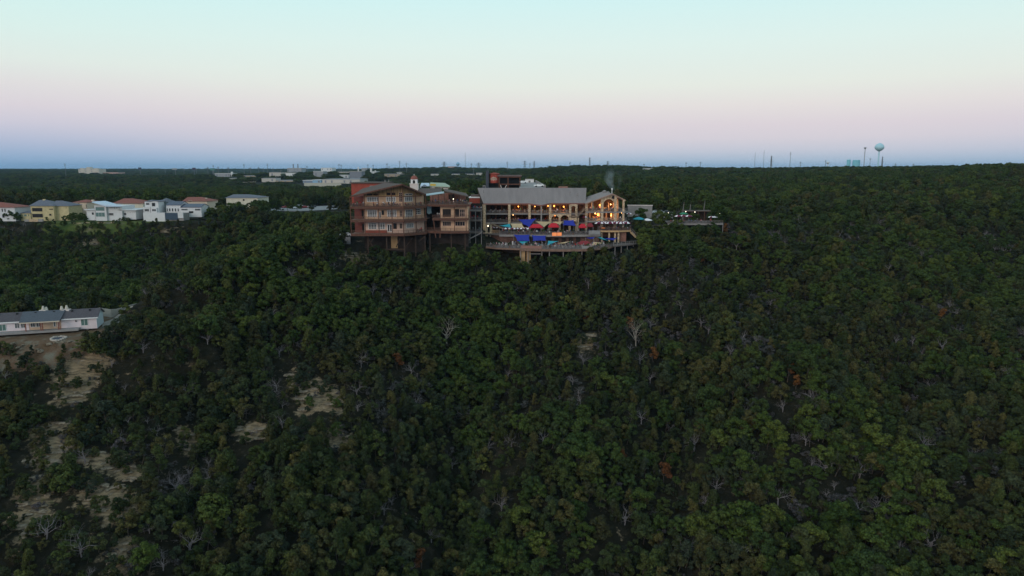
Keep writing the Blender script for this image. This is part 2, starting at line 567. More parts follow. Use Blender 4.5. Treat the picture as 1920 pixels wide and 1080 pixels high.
b.inputs['Roughness'].default_value = 0.95
b.inputs['Specular IOR Level'].default_value = 0.1
def nz(scale, det=6, vec=None, stretch=None):
    n = t.nodes.new('ShaderNodeTexNoise')
    n.inputs['Scale'].default_value = scale; n.inputs['Detail'].default_value = det; n.inputs['Roughness'].default_value = 0.7
    g = t.nodes.new('ShaderNodeNewGeometry')
    src = g.outputs['Position']
    if stretch:
        mp = t.nodes.new('ShaderNodeMapping'); mp.inputs['Scale'].default_value = stretch
        t.links.new(src, mp.inputs['Vector']); src = mp.outputs[0]
    t.links.new(src, n.inputs['Vector'])
    return n.outputs['Fac']
def ramp(fac, stops):
    r = t.nodes.new('ShaderNodeValToRGB')
    e = r.color_ramp.elements
    while len(e) < len(stops): e.new(0.5)
    for q, (pp, cc) in zip(e, stops):
        q.position = pp; q.color = (*cc, 1)
    t.links.new(fac, r.inputs['Fac'])
    return r.outputs['Color']
def mixc(f, a, b_):
    m = t.nodes.new('ShaderNodeMix'); m.data_type = 'RGBA'
    t.links.new(f, m.inputs[0]); t.links.new(a, m.inputs[6]); t.links.new(b_, m.inputs[7])
    return m.outputs[2]
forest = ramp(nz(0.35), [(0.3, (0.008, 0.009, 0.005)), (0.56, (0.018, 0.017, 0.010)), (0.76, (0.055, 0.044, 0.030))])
rock = ramp(nz(0.9, 8, stretch=(0.5, 0.5, 3.2)), [(0.30, (0.045, 0.038, 0.024)), (0.44, (0.13, 0.10, 0.065)), (0.58, (0.27, 0.20, 0.12)), (0.74, (0.23, 0.215, 0.195))])
soil = ramp(nz(0.25), [(0.35, (0.10, 0.062, 0.035)), (0.5, (0.13, 0.085, 0.055)), (0.62, (0.16, 0.15, 0.115))])
lawn = ramp(nz(0.12), [(0.35, (0.045, 0.075, 0.02)), (0.55, (0.09, 0.11, 0.03)), (0.7, (0.20, 0.17, 0.11))])
za = t.nodes.new('ShaderNodeAttribute'); za.attribute_name = 'zone'
zs = t.nodes.new('ShaderNodeSeparateColor')
t.links.new(za.outputs['Color'], zs.inputs[0])
def edge(ch, sc):
    a = t.nodes.new('ShaderNodeMath'); a.operation = 'ADD'
    t.links.new(zs.outputs[ch], a.inputs[0])
    n2 = t.nodes.new('ShaderNodeMath'); n2.operation = 'MULTIPLY_ADD'
    t.links.new(nz(sc), n2.inputs[0]); n2.inputs[1].default_value = 3.0; n2.inputs[2].default_value = -1.5
    t.links.new(n2.outputs[0], a.inputs[1])
    q = t.nodes.new('ShaderNodeMapRange'); q.inputs['From Min'].default_value = 0.35; q.inputs['From Max'].default_value = 0.65
    t.links.new(a.outputs[0], q.inputs['Value'])
    return q.outputs['Result']
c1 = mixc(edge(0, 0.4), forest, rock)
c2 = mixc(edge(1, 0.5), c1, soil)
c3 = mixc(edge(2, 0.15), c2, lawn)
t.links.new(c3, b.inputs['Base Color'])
bp = t.nodes.new('ShaderNodeBump'); bp.inputs['Strength'].default_value = 0.8; bp.inputs['Distance'].default_value = 0.5
t.links.new(nz(1.2, 8, stretch=(0.6, 0.6, 2.5)), bp.inputs['Height']); t.links.new(bp.outputs[0], b.inputs['Normal'])
me.materials.append(gm)
ground = bpy.data.objects.new('ground', me)
COL.objects.link(ground)
tag(ground, 'wooded limestone hillside and plateau under the trees', 'ground', kind='structure')

# ------------------------------------------------------------------ trees
bark = mat('bark', (0.075, 0.06, 0.05), 0.95, 0.4, 3)
deadwood = mat('dead_wood', (0.185, 0.165, 0.17), 0.95, 0.3, 2)
palewood = mat('pale_wood', (0.30, 0.265, 0.225), 0.95, 0.25, 2)
F_JUN = foliage('juniper_leaves', [(0.024,0.040,0.010),(0.048,0.060,0.015),(0.030,0.048,0.014),(0.066,0.072,0.018),(0.040,0.054,0.034),(0.056,0.074,0.018),(0.030,0.046,0.024),(0.080,0.072,0.022),(0.052,0.050,0.020),(0.034,0.050,0.014)])
F_OAK = foliage('oak_leaves', [(0.038,0.072,0.014),(0.062,0.092,0.018),(0.045,0.076,0.022),(0.080,0.098,0.018)])
F_LIME = foliage('pale_leaves', [(0.085,0.11,0.022),(0.12,0.125,0.03),(0.075,0.105,0.025)])
F_RUST = foliage('rust_leaves', [(0.14,0.055,0.018),(0.17,0.075,0.022),(0.12,0.045,0.016)])
F_GREY = foliage('grey_twigs', [(0.085,0.085,0.082),(0.11,0.095,0.10),(0.075,0.085,0.075)])

def crown_mesh(seed, h, rx, clumps, leaves, leaf, shape='round', base=0.18):
    """a crown of leafy clumps: every leaf is a small face, clumps overlap and leave gaps"""
    rg = np.random.default_rng(seed)
    V = []; F = []
    cl = []
    for k in range(clumps):
        a = rg.uniform(0, 2 * np.pi)
        tt = (k + rg.uniform(0, 1)) / clumps
        z = h * (base + (1 - base) * tt ** 0.85)
        q = (z / h - base) / (1 - base)
        if shape == 'cone':
            rr = rx * (1.02 - 0.82 * q)
        elif shape == 'flat':
            rr = rx * (0.75 + 0.35 * math.sin(q * 2.6)) * (1 if q < .8 else .7)
        else:
            rr = rx * math.sqrt(max(0.06, 1 - (2 * q - 0.75) ** 2 / 1.7))
        d = rr * rg.uniform(0.25, 0.95) ** 0.6
        cl.append((d * math.cos(a), d * math.sin(a), z, rg.uniform(0.26, 0.42) * rx))
    for (cx, cy, cz, cr) in cl:
        n = leaves
        d = rg.normal(size=(n, 3)); d /= np.linalg.norm(d, axis=1)[:, None]
        d[:, 2] = np.where(d[:, 2] < -0.35, -d[:, 2], d[:, 2])
        r = cr * rg.uniform(0.55, 1.12, n)
        pos = np.array([cx, cy, cz]) + d * r[:, None] * np.array([1, 1, 0.8])
        nrm = d + rg.normal(size=(n, 3)) * 0.38 + np.array([0, 0, 0.30])
        nrm /= np.linalg.norm(nrm, axis=1)[:, None]
        up = rg.normal(size=(n, 3))
        a = np.cross(nrm, up); a /= np.linalg.norm(a, axis=1)[:, None] + 1e-9
        b_ = np.cross(nrm, a)
        sz = leaf * rg.uniform(0.6, 1.35, n)
        for i in range(n):
            j = len(V)
            p_, aa, bb_ = pos[i], a[i] * sz[i] * 0.5, b_[i] * sz[i] * rg.uniform(0.35, 0.6)
            V += [p_ - aa - bb_ * .6, p_ + aa * .3 - bb_, p_ + aa + bb_ * .5, p_ - aa * .2 + bb_]
            F.append((j, j + 1, j + 2, j + 3))
    return np.array(V), F
def branch_mb(seed, h, spread, levels, r0, up=0.55, n0=(2, 4)):
    rg = random.Random(seed)
    mb = MB()
    def grow(p, d, L, r, lv):
        segs = 2 if lv < levels else 1
        for _ in range(segs):
            d = (d + Vector((rg.uniform(-.25, .25), rg.uniform(-.25, .25), rg.uniform(-.1, .2)))).normalized()
            q = p + d * L / segs
            mb.tube(p, q, r, r * 0.72, 5 if lv == 0 else (4 if lv == 1 else 3), cap=False)
            p, r = q, r * 0.72
        if lv < levels:
            for k in range(rg.randint(*n0)):
                a = rg.uniform(0, 2 * math.pi)
                e = Vector((math.cos(a) * spread, math.sin(a) * spread, up * rg.uniform(0.2, 1.3)))
                grow(p, (d * 0.45 + e).normalized(), L * rg.uniform(0.5, 0.8), r * 0.75, lv + 1)
    grow(Vector((0, 0, -0.3)), Vector((rg.uniform(-.15, .15), rg.uniform(-.15, .15), 1)), h * 0.42, r0, 0)
    return mb
def trunk_mb(seed, h, r):
    return branch_mb(seed, h, 0.8, 1, r, 0.8, (3, 4))

LIB = bpy.data.collections.new('tree_library')
def make_tree(name, seed, h, rx, clumps, leaves, leaf, shape, fm, base=0.18, trunk_r=0.13):
    V, F = crown_mesh(seed, h, rx, clumps, leaves, leaf, shape, base)
    cm = bpy.data.meshes.new(name + '_crown')
    cm.from_pydata(V.tolist(), [], F); cm.materials.append(fm)
    tb = trunk_mb(seed, h, trunk_r)
    tm = tb.mesh(name + '_trunk', bark)
    i0 = len(V)
    jm = bpy.data.meshes.new(name + '_whole')
    jm.from_pydata(V.tolist() + [tuple(p) for p in tb.v], [], F + [tuple(i0 + k for k in f) for f in tb.f])
    jm.materials.append(fm); jm.materials.append(bark)
    jm.polygons.foreach_set('material_index', [0] * len(F) + [1] * len(tb.f))
    jm.update()
    return dict(parts=[('trunk', tm), ('crown', cm)], whole=jm)
TREES = []
for k, (h, rx, cl, lv, lf, sh) in enumerate([(5.6, 2.3, 17, 120, 0.34, 'round'), (6.4, 2.0, 17, 112, 0.33, 'cone'), (5.0, 2.6, 18, 118, 0.34, 'round'),
                                             (7.0, 2.4, 20, 112, 0.34, 'cone'), (4.4, 2.1, 14, 118, 0.31, 'flat'), (5.8, 2.7, 19, 118, 0.36, 'round')]):
    TREES.append(make_tree('juniper', 100 + k, h, rx, cl, lv, lf, sh, F_JUN, base=0.12))
for k, (h, rx, cl, lv, lf, sh) in enumerate([(6.2, 3.1, 20, 124, 0.39, 'round'), (5.6, 2.7, 17, 122, 0.37, 'flat'), (7.2, 2.9, 21, 120, 0.39, 'round')]):
    TREES.append(make_tree('oak', 200 + k, h, rx, cl, lv, lf, sh, F_OAK, base=0.22))
# low grey brush: dense fine twigs
for k in range(2):
    TREES.append(make_tree('brush', 300 + k, 2.6, 1.9, 9, 60, 0.30, 'flat', F_GREY, base=0.1, trunk_r=0.06))
LIME = [make_tree('pale', 400 + k, 5.2, 2.2, 13, 52, 0.5, 'round', F_LIME) for k in range(2)]
RUST = [make_tree('rust', 500 + k, 4.6, 1.9, 11, 46, 0.46, 'cone', F_RUST) for k in range(2)]
DEAD = []
for k in range(5):
    h = (5.5, 6.5, 5.0, 7.0, 4.6)[k]
    tb = branch_mb(600 + k, h, 0.95, 0, 0.17, 0.45)
    bm_ = MB()
    rg = random.Random(700 + k)
    top = max(tb.v, key=lambda q: q.z)
    for j in range(9):
        a = rg.uniform(0, 6.28); z0 = rg.uniform(h * .16, h * .4)
        sub = branch_mb(800 + 10 * k + j, h * rg.uniform(.7, 1.05), 0.9, 3 if j % 2 else 2, 0.085, 0.5, (2, 3))
        rot = Euler((rg.uniform(.35, 1.25), 0, a)).to_matrix()
        i0 = len(bm_.v)
        bm_.v += [rot @ q + Vector((0, 0, z0)) for q in sub.v]
        bm_.f += [tuple(i0 + w for w in f) for f in sub.f]; bm_.m += sub.m
    wood = palewood if k == 3 else deadwood
    DEAD.append([('trunk', tb.mesh('dead_trunk', wood)), ('branches', bm_.mesh('dead_branches', wood))])
for k in (0, 2, 4):
    # bare trees for the mass of the woodland
    a_, b_ = DEAD[k][0][1], DEAD[k][1][1]
    bm_ = bmesh.new(); bm_.from_mesh(a_); bm_.from_mesh(b_); jm = bpy.data.meshes.new('bare_whole'); bm_.to_mesh(jm); bm_.free(); jm.materials.append(deadwood)
    TREES.append(dict(parts=DEAD[k], whole=jm))
for k, tr in enumerate(TREES):
    o = bpy.data.objects.new('tree_kind_%02d' % k, tr['whole'])
    LIB.objects.link(o)

# ---- where no tree stands: world rectangles
EXC = [(-58, -12, 244, 300), (-13, 31, 249.5, 302), (31, 46, 254.5, 302), (44, 84, 283, 312), (44, 72, 312, 328), (-18, 24, 302, 372), (-178, -104, 177, 206),
       (-275, -141, 334, 392), (-162, -136, 385, 424), (-62, -30, 372, 446)]
EXCP = [[tuple(P(u, v, D).xy) for u, v, D in ((505,398,415),(600,398,415),(660,390,440),(660,383,485),(505,386,455))],
        [(-118, 199), (-106, 199), (-107, 221), (-118, 219)]]
FAREX = []     # (x, y, r) around far buildings, filled below
for q in FARB:
    p = P(q[0], q[1], q[2]); FAREX.append((p.x, p.y + q[5] / 2, q[3] / FPX * q[2] / 2 + 6, q[5] / 2 + 12))
    FAREX.append((p.x, p.y - 60, q[3] / FPX * q[2] / 2, 60))
p = P(640, 348, 1080); FAREX.append((p.x, p.y - 20, 70, 60))

def scatter(y0, y1, step, smax):
    pts = []
    ny_ = int((y1 - y0) / step)
    for j in range(ny_):
        y = y0 + (j + 0.5) * step
        w = smax * y + 10
        n = int(2 * w / step)
        x = -w + (np.arange(n) + 0.5) * step
        X = x + RNG.uniform(-.48, .48, n) * step; Y = y + RNG.uniform(-.48, .48, n) * step
        pts.append(np.column_stack([X, Y]))
    return np.concatenate(pts)
def keep_near(A):
    k = np.ones(len(A), bool)
    for (x0, x1, y0, y1) in EXC:
        k &= ~((A[:, 0] > x0) & (A[:, 0] < x1) & (A[:, 1] > y0) & (A[:, 1] < y1))
    for poly in EXCP:
        for i in np.where(k)[0]:
            if inpoly(A[i, 0], A[i, 1], poly): k[i] = False
    for (cx, cy, rx, ry) in FAREX:
        k &= ~((np.abs(A[:, 0] - cx) < rx) & (np.abs(A[:, 1] - cy) < ry))
    return k
near = scatter(98, 335, 2.6, 0.80)
near = near[keep_near(near)]
k = np.ones(len(near), bool)
small = np.zeros(len(near), bool)
for w, b_ in zip(BAREW, bb):
    cand = np.where((near[:, 0] > b_[0] - 2) & (near[:, 0] < b_[1] + 2) & (near[:, 1] > b_[2] - 7) & (near[:, 1] < b_[3]))[0]
    for i in cand:
        x, y = near[i]
        if inpoly(x, y, w) or inpoly(x, y + 3.0, w) or inpoly(x, y + 5.5, w):
            if RNG.uniform() < 0.66: k[i] = False
            else: small[i] = True
# small random gaps in the cover
gap = np.array([noise.noise(Vector((x * .09, y * .09, 3.3))) for x, y in near])
k &= ~((gap > 0.42) & (RNG.uniform(size=len(near)) < 0.6))
near = near[k]; small = small[k]
extra = []
for w, b_ in zip(BAREW, bb):
    n_ = int((b_[1] - b_[0]) * (b_[3] - b_[2]) * 0.13)
    E = np.column_stack([RNG.uniform(b_[0] - 1, b_[1] + 1, n_), RNG.uniform(b_[2] - 1, b_[3] + 1, n_)])
    extra += [e for e in E if inpoly(e[0], e[1], w) and noise.noise(Vector((e[0] * .22, e[1] * .22, 8.1))) > -0.12]
extra = np.array(extra)
n0_ = len(near)
near = np.concatenate([near, extra]); small = np.concatenate([small, np.ones(len(extra), bool)])
nz_ = ZF(near[:, 0], near[:, 1])
mid = scatter(335, 820, 5.0, 0.84); mid = mid[keep_near(mid)]
far1 = scatter(820, 2000, 9.5, 0.84); far1 = far1[keep_near(far1)]
far2 = scatter(2000, 5200, 24, 0.86); far2 = far2[keep_near(far2)]

def kinds(A):
    """which kind of tree grows where: oaks in patches, brush in dry patches"""
    n1 = np.array([noise.noise(Vector((x * .022, y * .022, 7.7))) for x, y in A])
    n2 = np.array([noise.noise(Vector((x * .035, y * .035, 1.9))) for x, y in A])
    r = RNG.uniform(size=len(A))
    kd = RNG.integers(0, 6, len(A))
    po = np.clip(0.07 + n1 * 0.75, 0.02, 0.75)
    sx_ = A[:, 0] / A[:, 1]
    gully = np.exp(-((sx_ + 0.05) / .055) ** 2) * np.clip((A[:, 1] - 175) / 35, 0, 1) * (A[:, 1] < 262)
    rim_ = np.exp(-((sx_ + 0.36) / .12) ** 2) * np.clip((A[:, 1] - 196) / 20, 0, 1) * (A[:, 1] < 250)
    po = np.clip(po + 0.6 * gully + 0.45 * rim_, 0, .92)
    dry = np.exp(-((sx_ - 0.38) / .16) ** 2) * np.clip((A[:, 1] - 195) / 30, 0, 1) * np.clip((345 - A[:, 1]) / 30, 0, 1)
    n2 = n2 + dry * 0.30
    po = np.where(A[:, 1] > 245, np.clip(po + 0.22, 0, .9), po)
    kd = np.where(r < po, 6 + RNG.integers(0, 3, len(A)), kd)
    pb = np.clip(0.06 + n2 * 0.5, 0.01, 0.34)
    kd = np.where(RNG.uniform(size=len(A)) < pb, 9 + RNG.integers(0, 2, len(A)), kd)
    pd_ = np.clip(0.05 + n2 * 0.2, 0.01, 0.17)
    kd = np.where(RNG.uniform(size=len(A)) < pd_, 11 + RNG.integers(0, 3, len(A)), kd)
    return kd
def gn_scatter(name, A, z, kd, scl, label):
    me_ = bpy.data.meshes.new(name)
    me_.from_pydata(np.column_stack([A, z]).tolist(), [], [])
    a = me_.attributes.new('kd', 'INT', 'POINT'); a.data.foreach_set('value', kd.astype(np.int32))
    a = me_.attributes.new('scl', 'FLOAT_VECTOR', 'POINT'); a.data.foreach_set('vector', scl.astype(np.float32).ravel())
    rot = np.column_stack([RNG.normal(0, .06, len(A)), RNG.normal(0, .06, len(A)), RNG.uniform(0, 6.28, len(A))])
    a = me_.attributes.new('rot', 'FLOAT_VECTOR', 'POINT'); a.data.foreach_set('vector', rot.astype(np.float32).ravel())
    o = bpy.data.objects.new(name, me_); COL.objects.link(o)
    g = bpy.data.node_groups.new(name + '_nodes', 'GeometryNodeTree')
    g.interface.new_socket('Geometry', in_out='INPUT', socket_type='NodeSocketGeometry')
    g.interface.new_socket('Geometry', in_out='OUTPUT', socket_type='NodeSocketGeometry')
    gi = g.nodes.new('NodeGroupInput'); go = g.nodes.new('NodeGroupOutput')
    ci = g.nodes.new('GeometryNodeCollectionInfo')
    ci.inputs['Collection'].default_value = LIB
    ci.inputs['Separate Children'].default_value = True
    ci.inputs['Reset Children'].default_value = True
    ip = g.nodes.new('GeometryNodeInstanceOnPoints')
    ip.inputs['Pick Instance'].default_value = True
    def na(n, tp):
        q = g.nodes.new('GeometryNodeInputNamedAttribute'); q.data_type = tp; q.inputs['Name'].default_value = n
        return q.outputs['Attribute']
    g.links.new(gi.outputs[0], ip.inputs['Points'])
    g.links.new(ci.outputs[0], ip.inputs['Instance'])
    g.links.new(na('kd', 'INT'), ip.inputs['Instance Index'])
    er = g.nodes.new('FunctionNodeEulerToRotation')
    g.links.new(na('rot', 'FLOAT_VECTOR'), er.inputs[0])
    g.links.new(er.outputs[0], ip.inputs['Rotation'])
    g.links.new(na('scl', 'FLOAT_VECTOR'), ip.inputs['Scale'])
    g.links.new(ip.outputs[0], go.inputs[0])
    o.modifiers.new('scatter', 'NODES').node_group = g
    return tag(o, label, 'woodland', kind='stuff')
nkd = kinds(near)
LZT = P(700, 447, 243).z - 1.2; ZLT = P(1000, 470, 250).z - 1.6; ZGT = P(1300, 420, 283).z - .6   # undersides of the decks
patch = np.array([noise.noise(Vector((x * .05, y * .05, 5.5))) for x, y in near])
nscale = np.clip(RNG.normal(0.70, 0.17, len(near)) + patch * 0.28, 0.34, 1.25)
nscale = np.where(small, nscale * RNG.uniform(.35, .6, len(near)), nscale)
# trees that would stand up into the decks stay low
for (x0, x1, y0, y1, top_) in [(-60, -12, 222, 250, LZT), (-13, 2, 222, 252, ZLT + 3.6), (2, 17, 222, 252, ZLT + .5), (17, 27, 222, 252, ZLT + 2.4), (27, 46, 222, 257, ZLT + 3.6), (44, 86, 262, 284, ZGT + 2.0)]:
    inn = (near[:, 0] > x0) & (near[:, 0] < x1) & (near[:, 1] > y0) & (near[:, 1] < y1)
    nscale = np.where(inn, np.clip(np.minimum(nscale, (top_ - nz_) / 6.6), 0.25, 2), nscale)
for (x0, x1, y0, y1, mx_) in [(-180, -98, 164, 178, 0.55), (-280, -128, 296, 318, 0.6), (-280, -138, 318, 335, 0.42)]:
    inn = (near[:, 0] > x0) & (near[:, 0] < x1) & (near[:, 1] > y0) & (near[:, 1] < y1)
    nscale = np.where(inn, np.minimum(nscale, mx_), nscale)
uu, vv_ = proj(near[:, 0], near[:, 1], nz_ + 2.5)
dist = np.sqrt(near[:, 0] ** 2 + near[:, 1] ** 2 + (nz_ - CAMZ) ** 2)
inframe = (uu > 15) & (uu < 1905) & (vv_ < 1062) & (vv_ > 300)
score = np.where(inframe & ~small, dist / (nscale + .2), 1e9)
order = np.argsort(score)
jun = [i for i in order[:1600] if nkd[i] < 6][:285]
oak = [i for i in order[:1600] if 6 <= nkd[i] < 9][:120]
ind = set(jun) | set(oak)
JL = ['rounded olive juniper with an even clumpy crown', 'slim conical dark juniper', 'broad bushy olive juniper', 'tall pointed juniper', 'low flat-topped juniper', 'wide full-crowned juniper']
OL = ['fresh green round-crowned oak', 'flat-topped green oak', 'tall leafy green oak']
for i in jun:
    place(TREES[nkd[i]]['parts'], 'juniper_tree', (near[i, 0], near[i, 1], nz_[i]), RNG.uniform(0, 6.28), float(nscale[i]),
          JL[nkd[i]] + ' in the dense cover low on the slope', 'tree', JL[nkd[i]] + 's of the lower slope')
for i in oak:
    place(TREES[nkd[i]]['parts'], 'oak_tree', (near[i, 0], near[i, 1], nz_[i]), RNG.uniform(0, 6.28), float(nscale[i]),
          OL[nkd[i] - 6] + ' between the dark junipers of the slope', 'tree', OL[nkd[i] - 6] + 's of the lower slope')
rest = np.array([i not in ind for i in range(len(near))])
# special trees: make room for them
DEADP = [(678,689),(838,645),(733,556),(636,550),(547,530),(964,555),(872,680),(917,714),(511,597),(736,742),(1192,650),(1094,686),(1219,722),(1314,617),
         (1328,632),(1455,622),(1444,580),(1103,547),(1139,533),(1369,672),(1200,684),(1500,425),(1623,503),(1578,526),(1847,448),(1795,627),(1481,591),
         (1711,649),(1766,659),(1665,513),(1763,412),(1853,607),(720,967),(671,774),(809,1019),(848,884),(940,964),(1202,800),(1018,836),(1079,818),(1171,985),
         (1287,1052),(1458,949),(1477,1025),(1128,854),(1342,924),(1547,891),(1510,839),(269,665),(390,655),(88,1014),(154,1050),(160,875),(1590,440),(1660,445),(1540,470),(1450,430),(1700,470)]
RUSTP = [(1480,705),(1492,730),(1740,528),(1767,605),(1358,440),(790,1066),(1100,612),(1180,625),(1225,680),(745,695),(1165,872),(1245,905),(1550,808),(1320,495),(1757,350)]
LIMEP = [(705,858),(800,790),(1195,515),(830,935),(440,512),(300,535),(905,892),(1375,520),(480,505),(600,470),(560,480),(1110,600),(1665,420),(1830,415),(1060,590),(160,565),(235,600),(330,522),(372,508),(420,497),(462,487),(505,477),(542,463),(582,457),(612,462),(560,444),(485,500),(350,535),(455,470)]
taken = []
for P_ in (DEADP, RUSTP, LIMEP):
    for u_, v_ in P_:
        h_ = hit(u_, v_); taken.append(h_)
for h_ in taken:
    d2 = (near[:, 0] - h_.x) ** 2 + (near[:, 1] - h_.y) ** 2
    rest &= ~(d2 < 3.0)
    front = (np.abs(near[:, 0] - h_.x * near[:, 1] / h_.y) < 1.6) & (near[:, 1] < h_.y) & (near[:, 1] > h_.y - 5.5)
    nscale = np.where(front & rest, nscale * 0.6, nscale)
q = 0
DL = ['leafless grey dead tree', 'taller grey dead tree with wide limbs', 'stubby grey dead tree', '', 'low tangled grey dead tree']
for n_, (u_, v_) in enumerate(DEADP):
    h_ = taken[q]; q += 1
    kx = 3 if n_ in (1, 10) else (n_ % 5 if n_ % 5 != 3 else 0)
    if kx == 3:
        lab = ('tall pale bare trunk with few limbs above the dark crowns' if n_ == 1 else 'pale forked leafless tree standing out below the terraces')
        place(DEAD[3], 'dead_tree', h_, RNG.uniform(0, 6.28), 1.15, lab, 'tree')
    else:
        place(DEAD[kx], 'dead_tree', h_, RNG.uniform(0, 6.28), RNG.uniform(.65, 1.0), DL[kx] + ' among the green crowns', 'tree', DL[kx] + 's on the slope')
for u_, v_ in RUSTP:
    h_ = taken[q]; q += 1
    place(RUST[q % 2]['parts'], 'withered_juniper', h_, RNG.uniform(0, 6.28), RNG.uniform(.65, 1.1), 'withered rust-orange juniper among the green trees', 'tree', 'withered junipers on the slope')
for u_, v_ in LIMEP:
    h_ = taken[q]; q += 1
    place(LIME[q % 2]['parts'], 'pale_green_tree', h_, RNG.uniform(0, 6.28), RNG.uniform(.75, 1.15), 'pale yellow-green leafy tree brighter than the crowns around it', 'tree', 'pale green trees on the slope')
def s3(s, hz=1.0):
    return np.column_stack([s, s, s * hz])
gn_scatter('hillside_woodland', near[rest], nz_[rest] - 0.1, nkd[rest], s3(nscale[rest]), 'dense mixed juniper and oak cover of the hillside around and above the singled-out trees')
# open views: trees in front of the car park, the far works and the halls stay below these lines
SIGHT = [(500, 662, 397.5, 330, 412), (786, 850, 356, 300, 415), (418, 490, 377, 340, 398)] + [(q[0] - q[3] / 2, q[0] + q[3] / 2, q[1] - .3, q[2] * .62, q[2]) for q in FARB] + [(565, 655, 350, 700, 965), (450, 482, 342.5, 800, 1135)]
def sight(A, z, sc, hz):
    u_, v_ = proj(A[:, 0], A[:, 1], z)
    zs_ = sc * hz; ok = np.ones(len(A), bool)
    for (u0, u1, vl, d0, d1) in SIGHT:
        r_ = ray((u0 + u1) / 2, vl)
        m_ = (u_ > u0 - 1) & (u_ < u1 + 1) & (A[:, 1] > d0) & (A[:, 1] < d1)
        lim = (CAMZ + A[:, 1] * r_.z / r_.y - z) / 6.6
        zs_ = np.where(m_, np.minimum(zs_, lim), zs_)
    ok = zs_ > 0.16 * np.minimum(1, hz + .3)
    sxy = np.where(zs_ < sc * hz - 1e-6, np.minimum(sc, np.maximum(zs_ * 1.4 / hz, .3)), sc)
    return ok, np.column_stack([sxy, sxy, zs_])
m_k = kinds(mid); ms = RNG.uniform(0.75, 1.3, len(mid)) * 1.05
west = mid[:, 0] / mid[:, 1] < -0.1
mzz = ZF(mid[:, 0], mid[:, 1]) - 0.1
mk = np.where(m_k > 8, 2, m_k)
mok, msc = sight(mid, mzz, ms, 1.0)
gn_scatter('valley_woodland', mid[west & mok], mzz[west & mok], mk[west & mok], msc[west & mok], 'dark woodland filling the shallow valley behind the houses and the lodge')
gn_scatter('plateau_woodland', mid[~west & mok], mzz[~west & mok], mk[~west & mok], msc[~west & mok], 'even green woodland on the plateau behind the terraced restaurant')
f1k = kinds(far1); f1k = np.where(f1k > 8, 5, f1k)
f1z = ZF(far1[:, 0], far1[:, 1]) - .2
fok, fsc = sight(far1, f1z, RNG.uniform(1.5, 2.4, len(far1)), 0.5)
gn_scatter('distant_woodland', far1[fok], f1z[fok], f1k[fok], fsc[fok], 'far bluish green woodland stretching towards the skyline')
f2k = kinds(far2); f2k = np.where(f2k > 8, 5, f2k)
gn_scatter('skyline_woodland', far2, ZF(far2[:, 0], far2[:, 1]) - .3, f2k, s3(RNG.uniform(3.6, 5.6, len(far2)), 0.26), 'thin dark line of woods along the skyline')
print('TREES', len(near), len(mid), len(far1), len(far2))
# ------------------------------------------------------------------ building materials
stucco = mat('tan_stucco', (0.58, 0.375, 0.25), 0.9, 0.12, 0.8)
stuccop = mat('pink_stucco', (0.60, 0.41, 0.33), 0.9, 0.12, 0.8)
gold = mat('gold_board', (0.46, 0.29, 0.15), 0.85, 0.22, 1.2, stretch=(6, 6, 0.3))
timber = mat('brown_timber', (0.115, 0.054, 0.038), 0.85, 0.3, 2.0)
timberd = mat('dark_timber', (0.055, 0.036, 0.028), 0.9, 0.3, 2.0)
deckw = mat('deck_boards', (0.20, 0.125, 0.095), 0.85, 0.3, 1.5, stretch=(0.4, 6, 1))
deckg = mat('grey_deck_boards', (0.15, 0.125, 0.115), 0.85, 0.25, 1.5, stretch=(0.4, 6, 1))
shingle = mat('brown_shingle', (0.105, 0.078, 0.068), 0.9, 0.25, 3.0, bump=0.3)
metalroof = mat('grey_metal_roof', (0.235, 0.192, 0.184), 0.75, 0.10, 0.25, stretch=(3, 0.3, 0.3))
redwall = mat('red_siding', (0.30, 0.065, 0.045), 0.85, 0.15, 1.0)
redbrick = mat('red_brick', (0.26, 0.13, 0.10), 0.9, 0.25, 2.5)
white = mat('white_paint', (0.74, 0.72, 0.72), 0.6, 0.06, 1.0)
offwhite = mat('off_white_plaster', (0.66, 0.58, 0.55), 0.85, 0.08, 0.8)
stone = mat('tan_stone', (0.40, 0.285, 0.18), 0.95, 0.45, 2.2, bump=0.8, col2=(0.50, 0.37, 0.25))
stoned = mat('brown_stone', (0.24, 0.17, 0.12), 0.95, 0.4, 2.0, bump=0.8)
glass = mat('dark_glass', (0.016, 0.018, 0.021), 0.3, 0.2, 1, spec=0.12)
glassg = mat('green_glass', (0.10, 0.17, 0.15), 0.15, 0.2, 1, spec=0.6)
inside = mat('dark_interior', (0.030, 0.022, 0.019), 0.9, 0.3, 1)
insider = mat('wood_interior', (0.17, 0.085, 0.050), 0.9, 0.35, 1.2)
railm = mat('grey_rail', (0.17, 0.14, 0.135), 0.7, 0.15, 2)
railb = mat('brown_rail', (0.15, 0.078, 0.058), 0.8, 0.25, 2)
steel = mat('pale_steel', (0.24, 0.215, 0.205), 0.6, 0.15, 2)
concrete = mat('concrete', (0.27, 0.255, 0.25), 0.9, 0.15, 0.6)
asphalt = mat('asphalt', (0.17, 0.17, 0.175), 0.95, 0.2, 0.5)
redtile = mat('red_tile', (0.24, 0.085, 0.065), 0.85, 0.25, 2.0, bump=0.4)
slate = mat('slate_roof', (0.12, 0.125, 0.155), 0.7, 0.2, 1.5)
bluemetal = mat('pale_blue_metal', (0.46, 0.55, 0.66), 0.5, 0.06, 0.5)
tealmetal = mat('teal_metal', (0.32, 0.44, 0.48), 0.5, 0.1, 0.5)
yellow = mat('yellow_panel', (0.55, 0.36, 0.05), 0.7, 0.1, 1)
greenmetal = mat('pale_green_metal', (0.34, 0.40, 0.30), 0.6, 0.1, 0.5)
black = mat('black_metal', (0.018, 0.019, 0.023), 0.6, 0.2, 1)
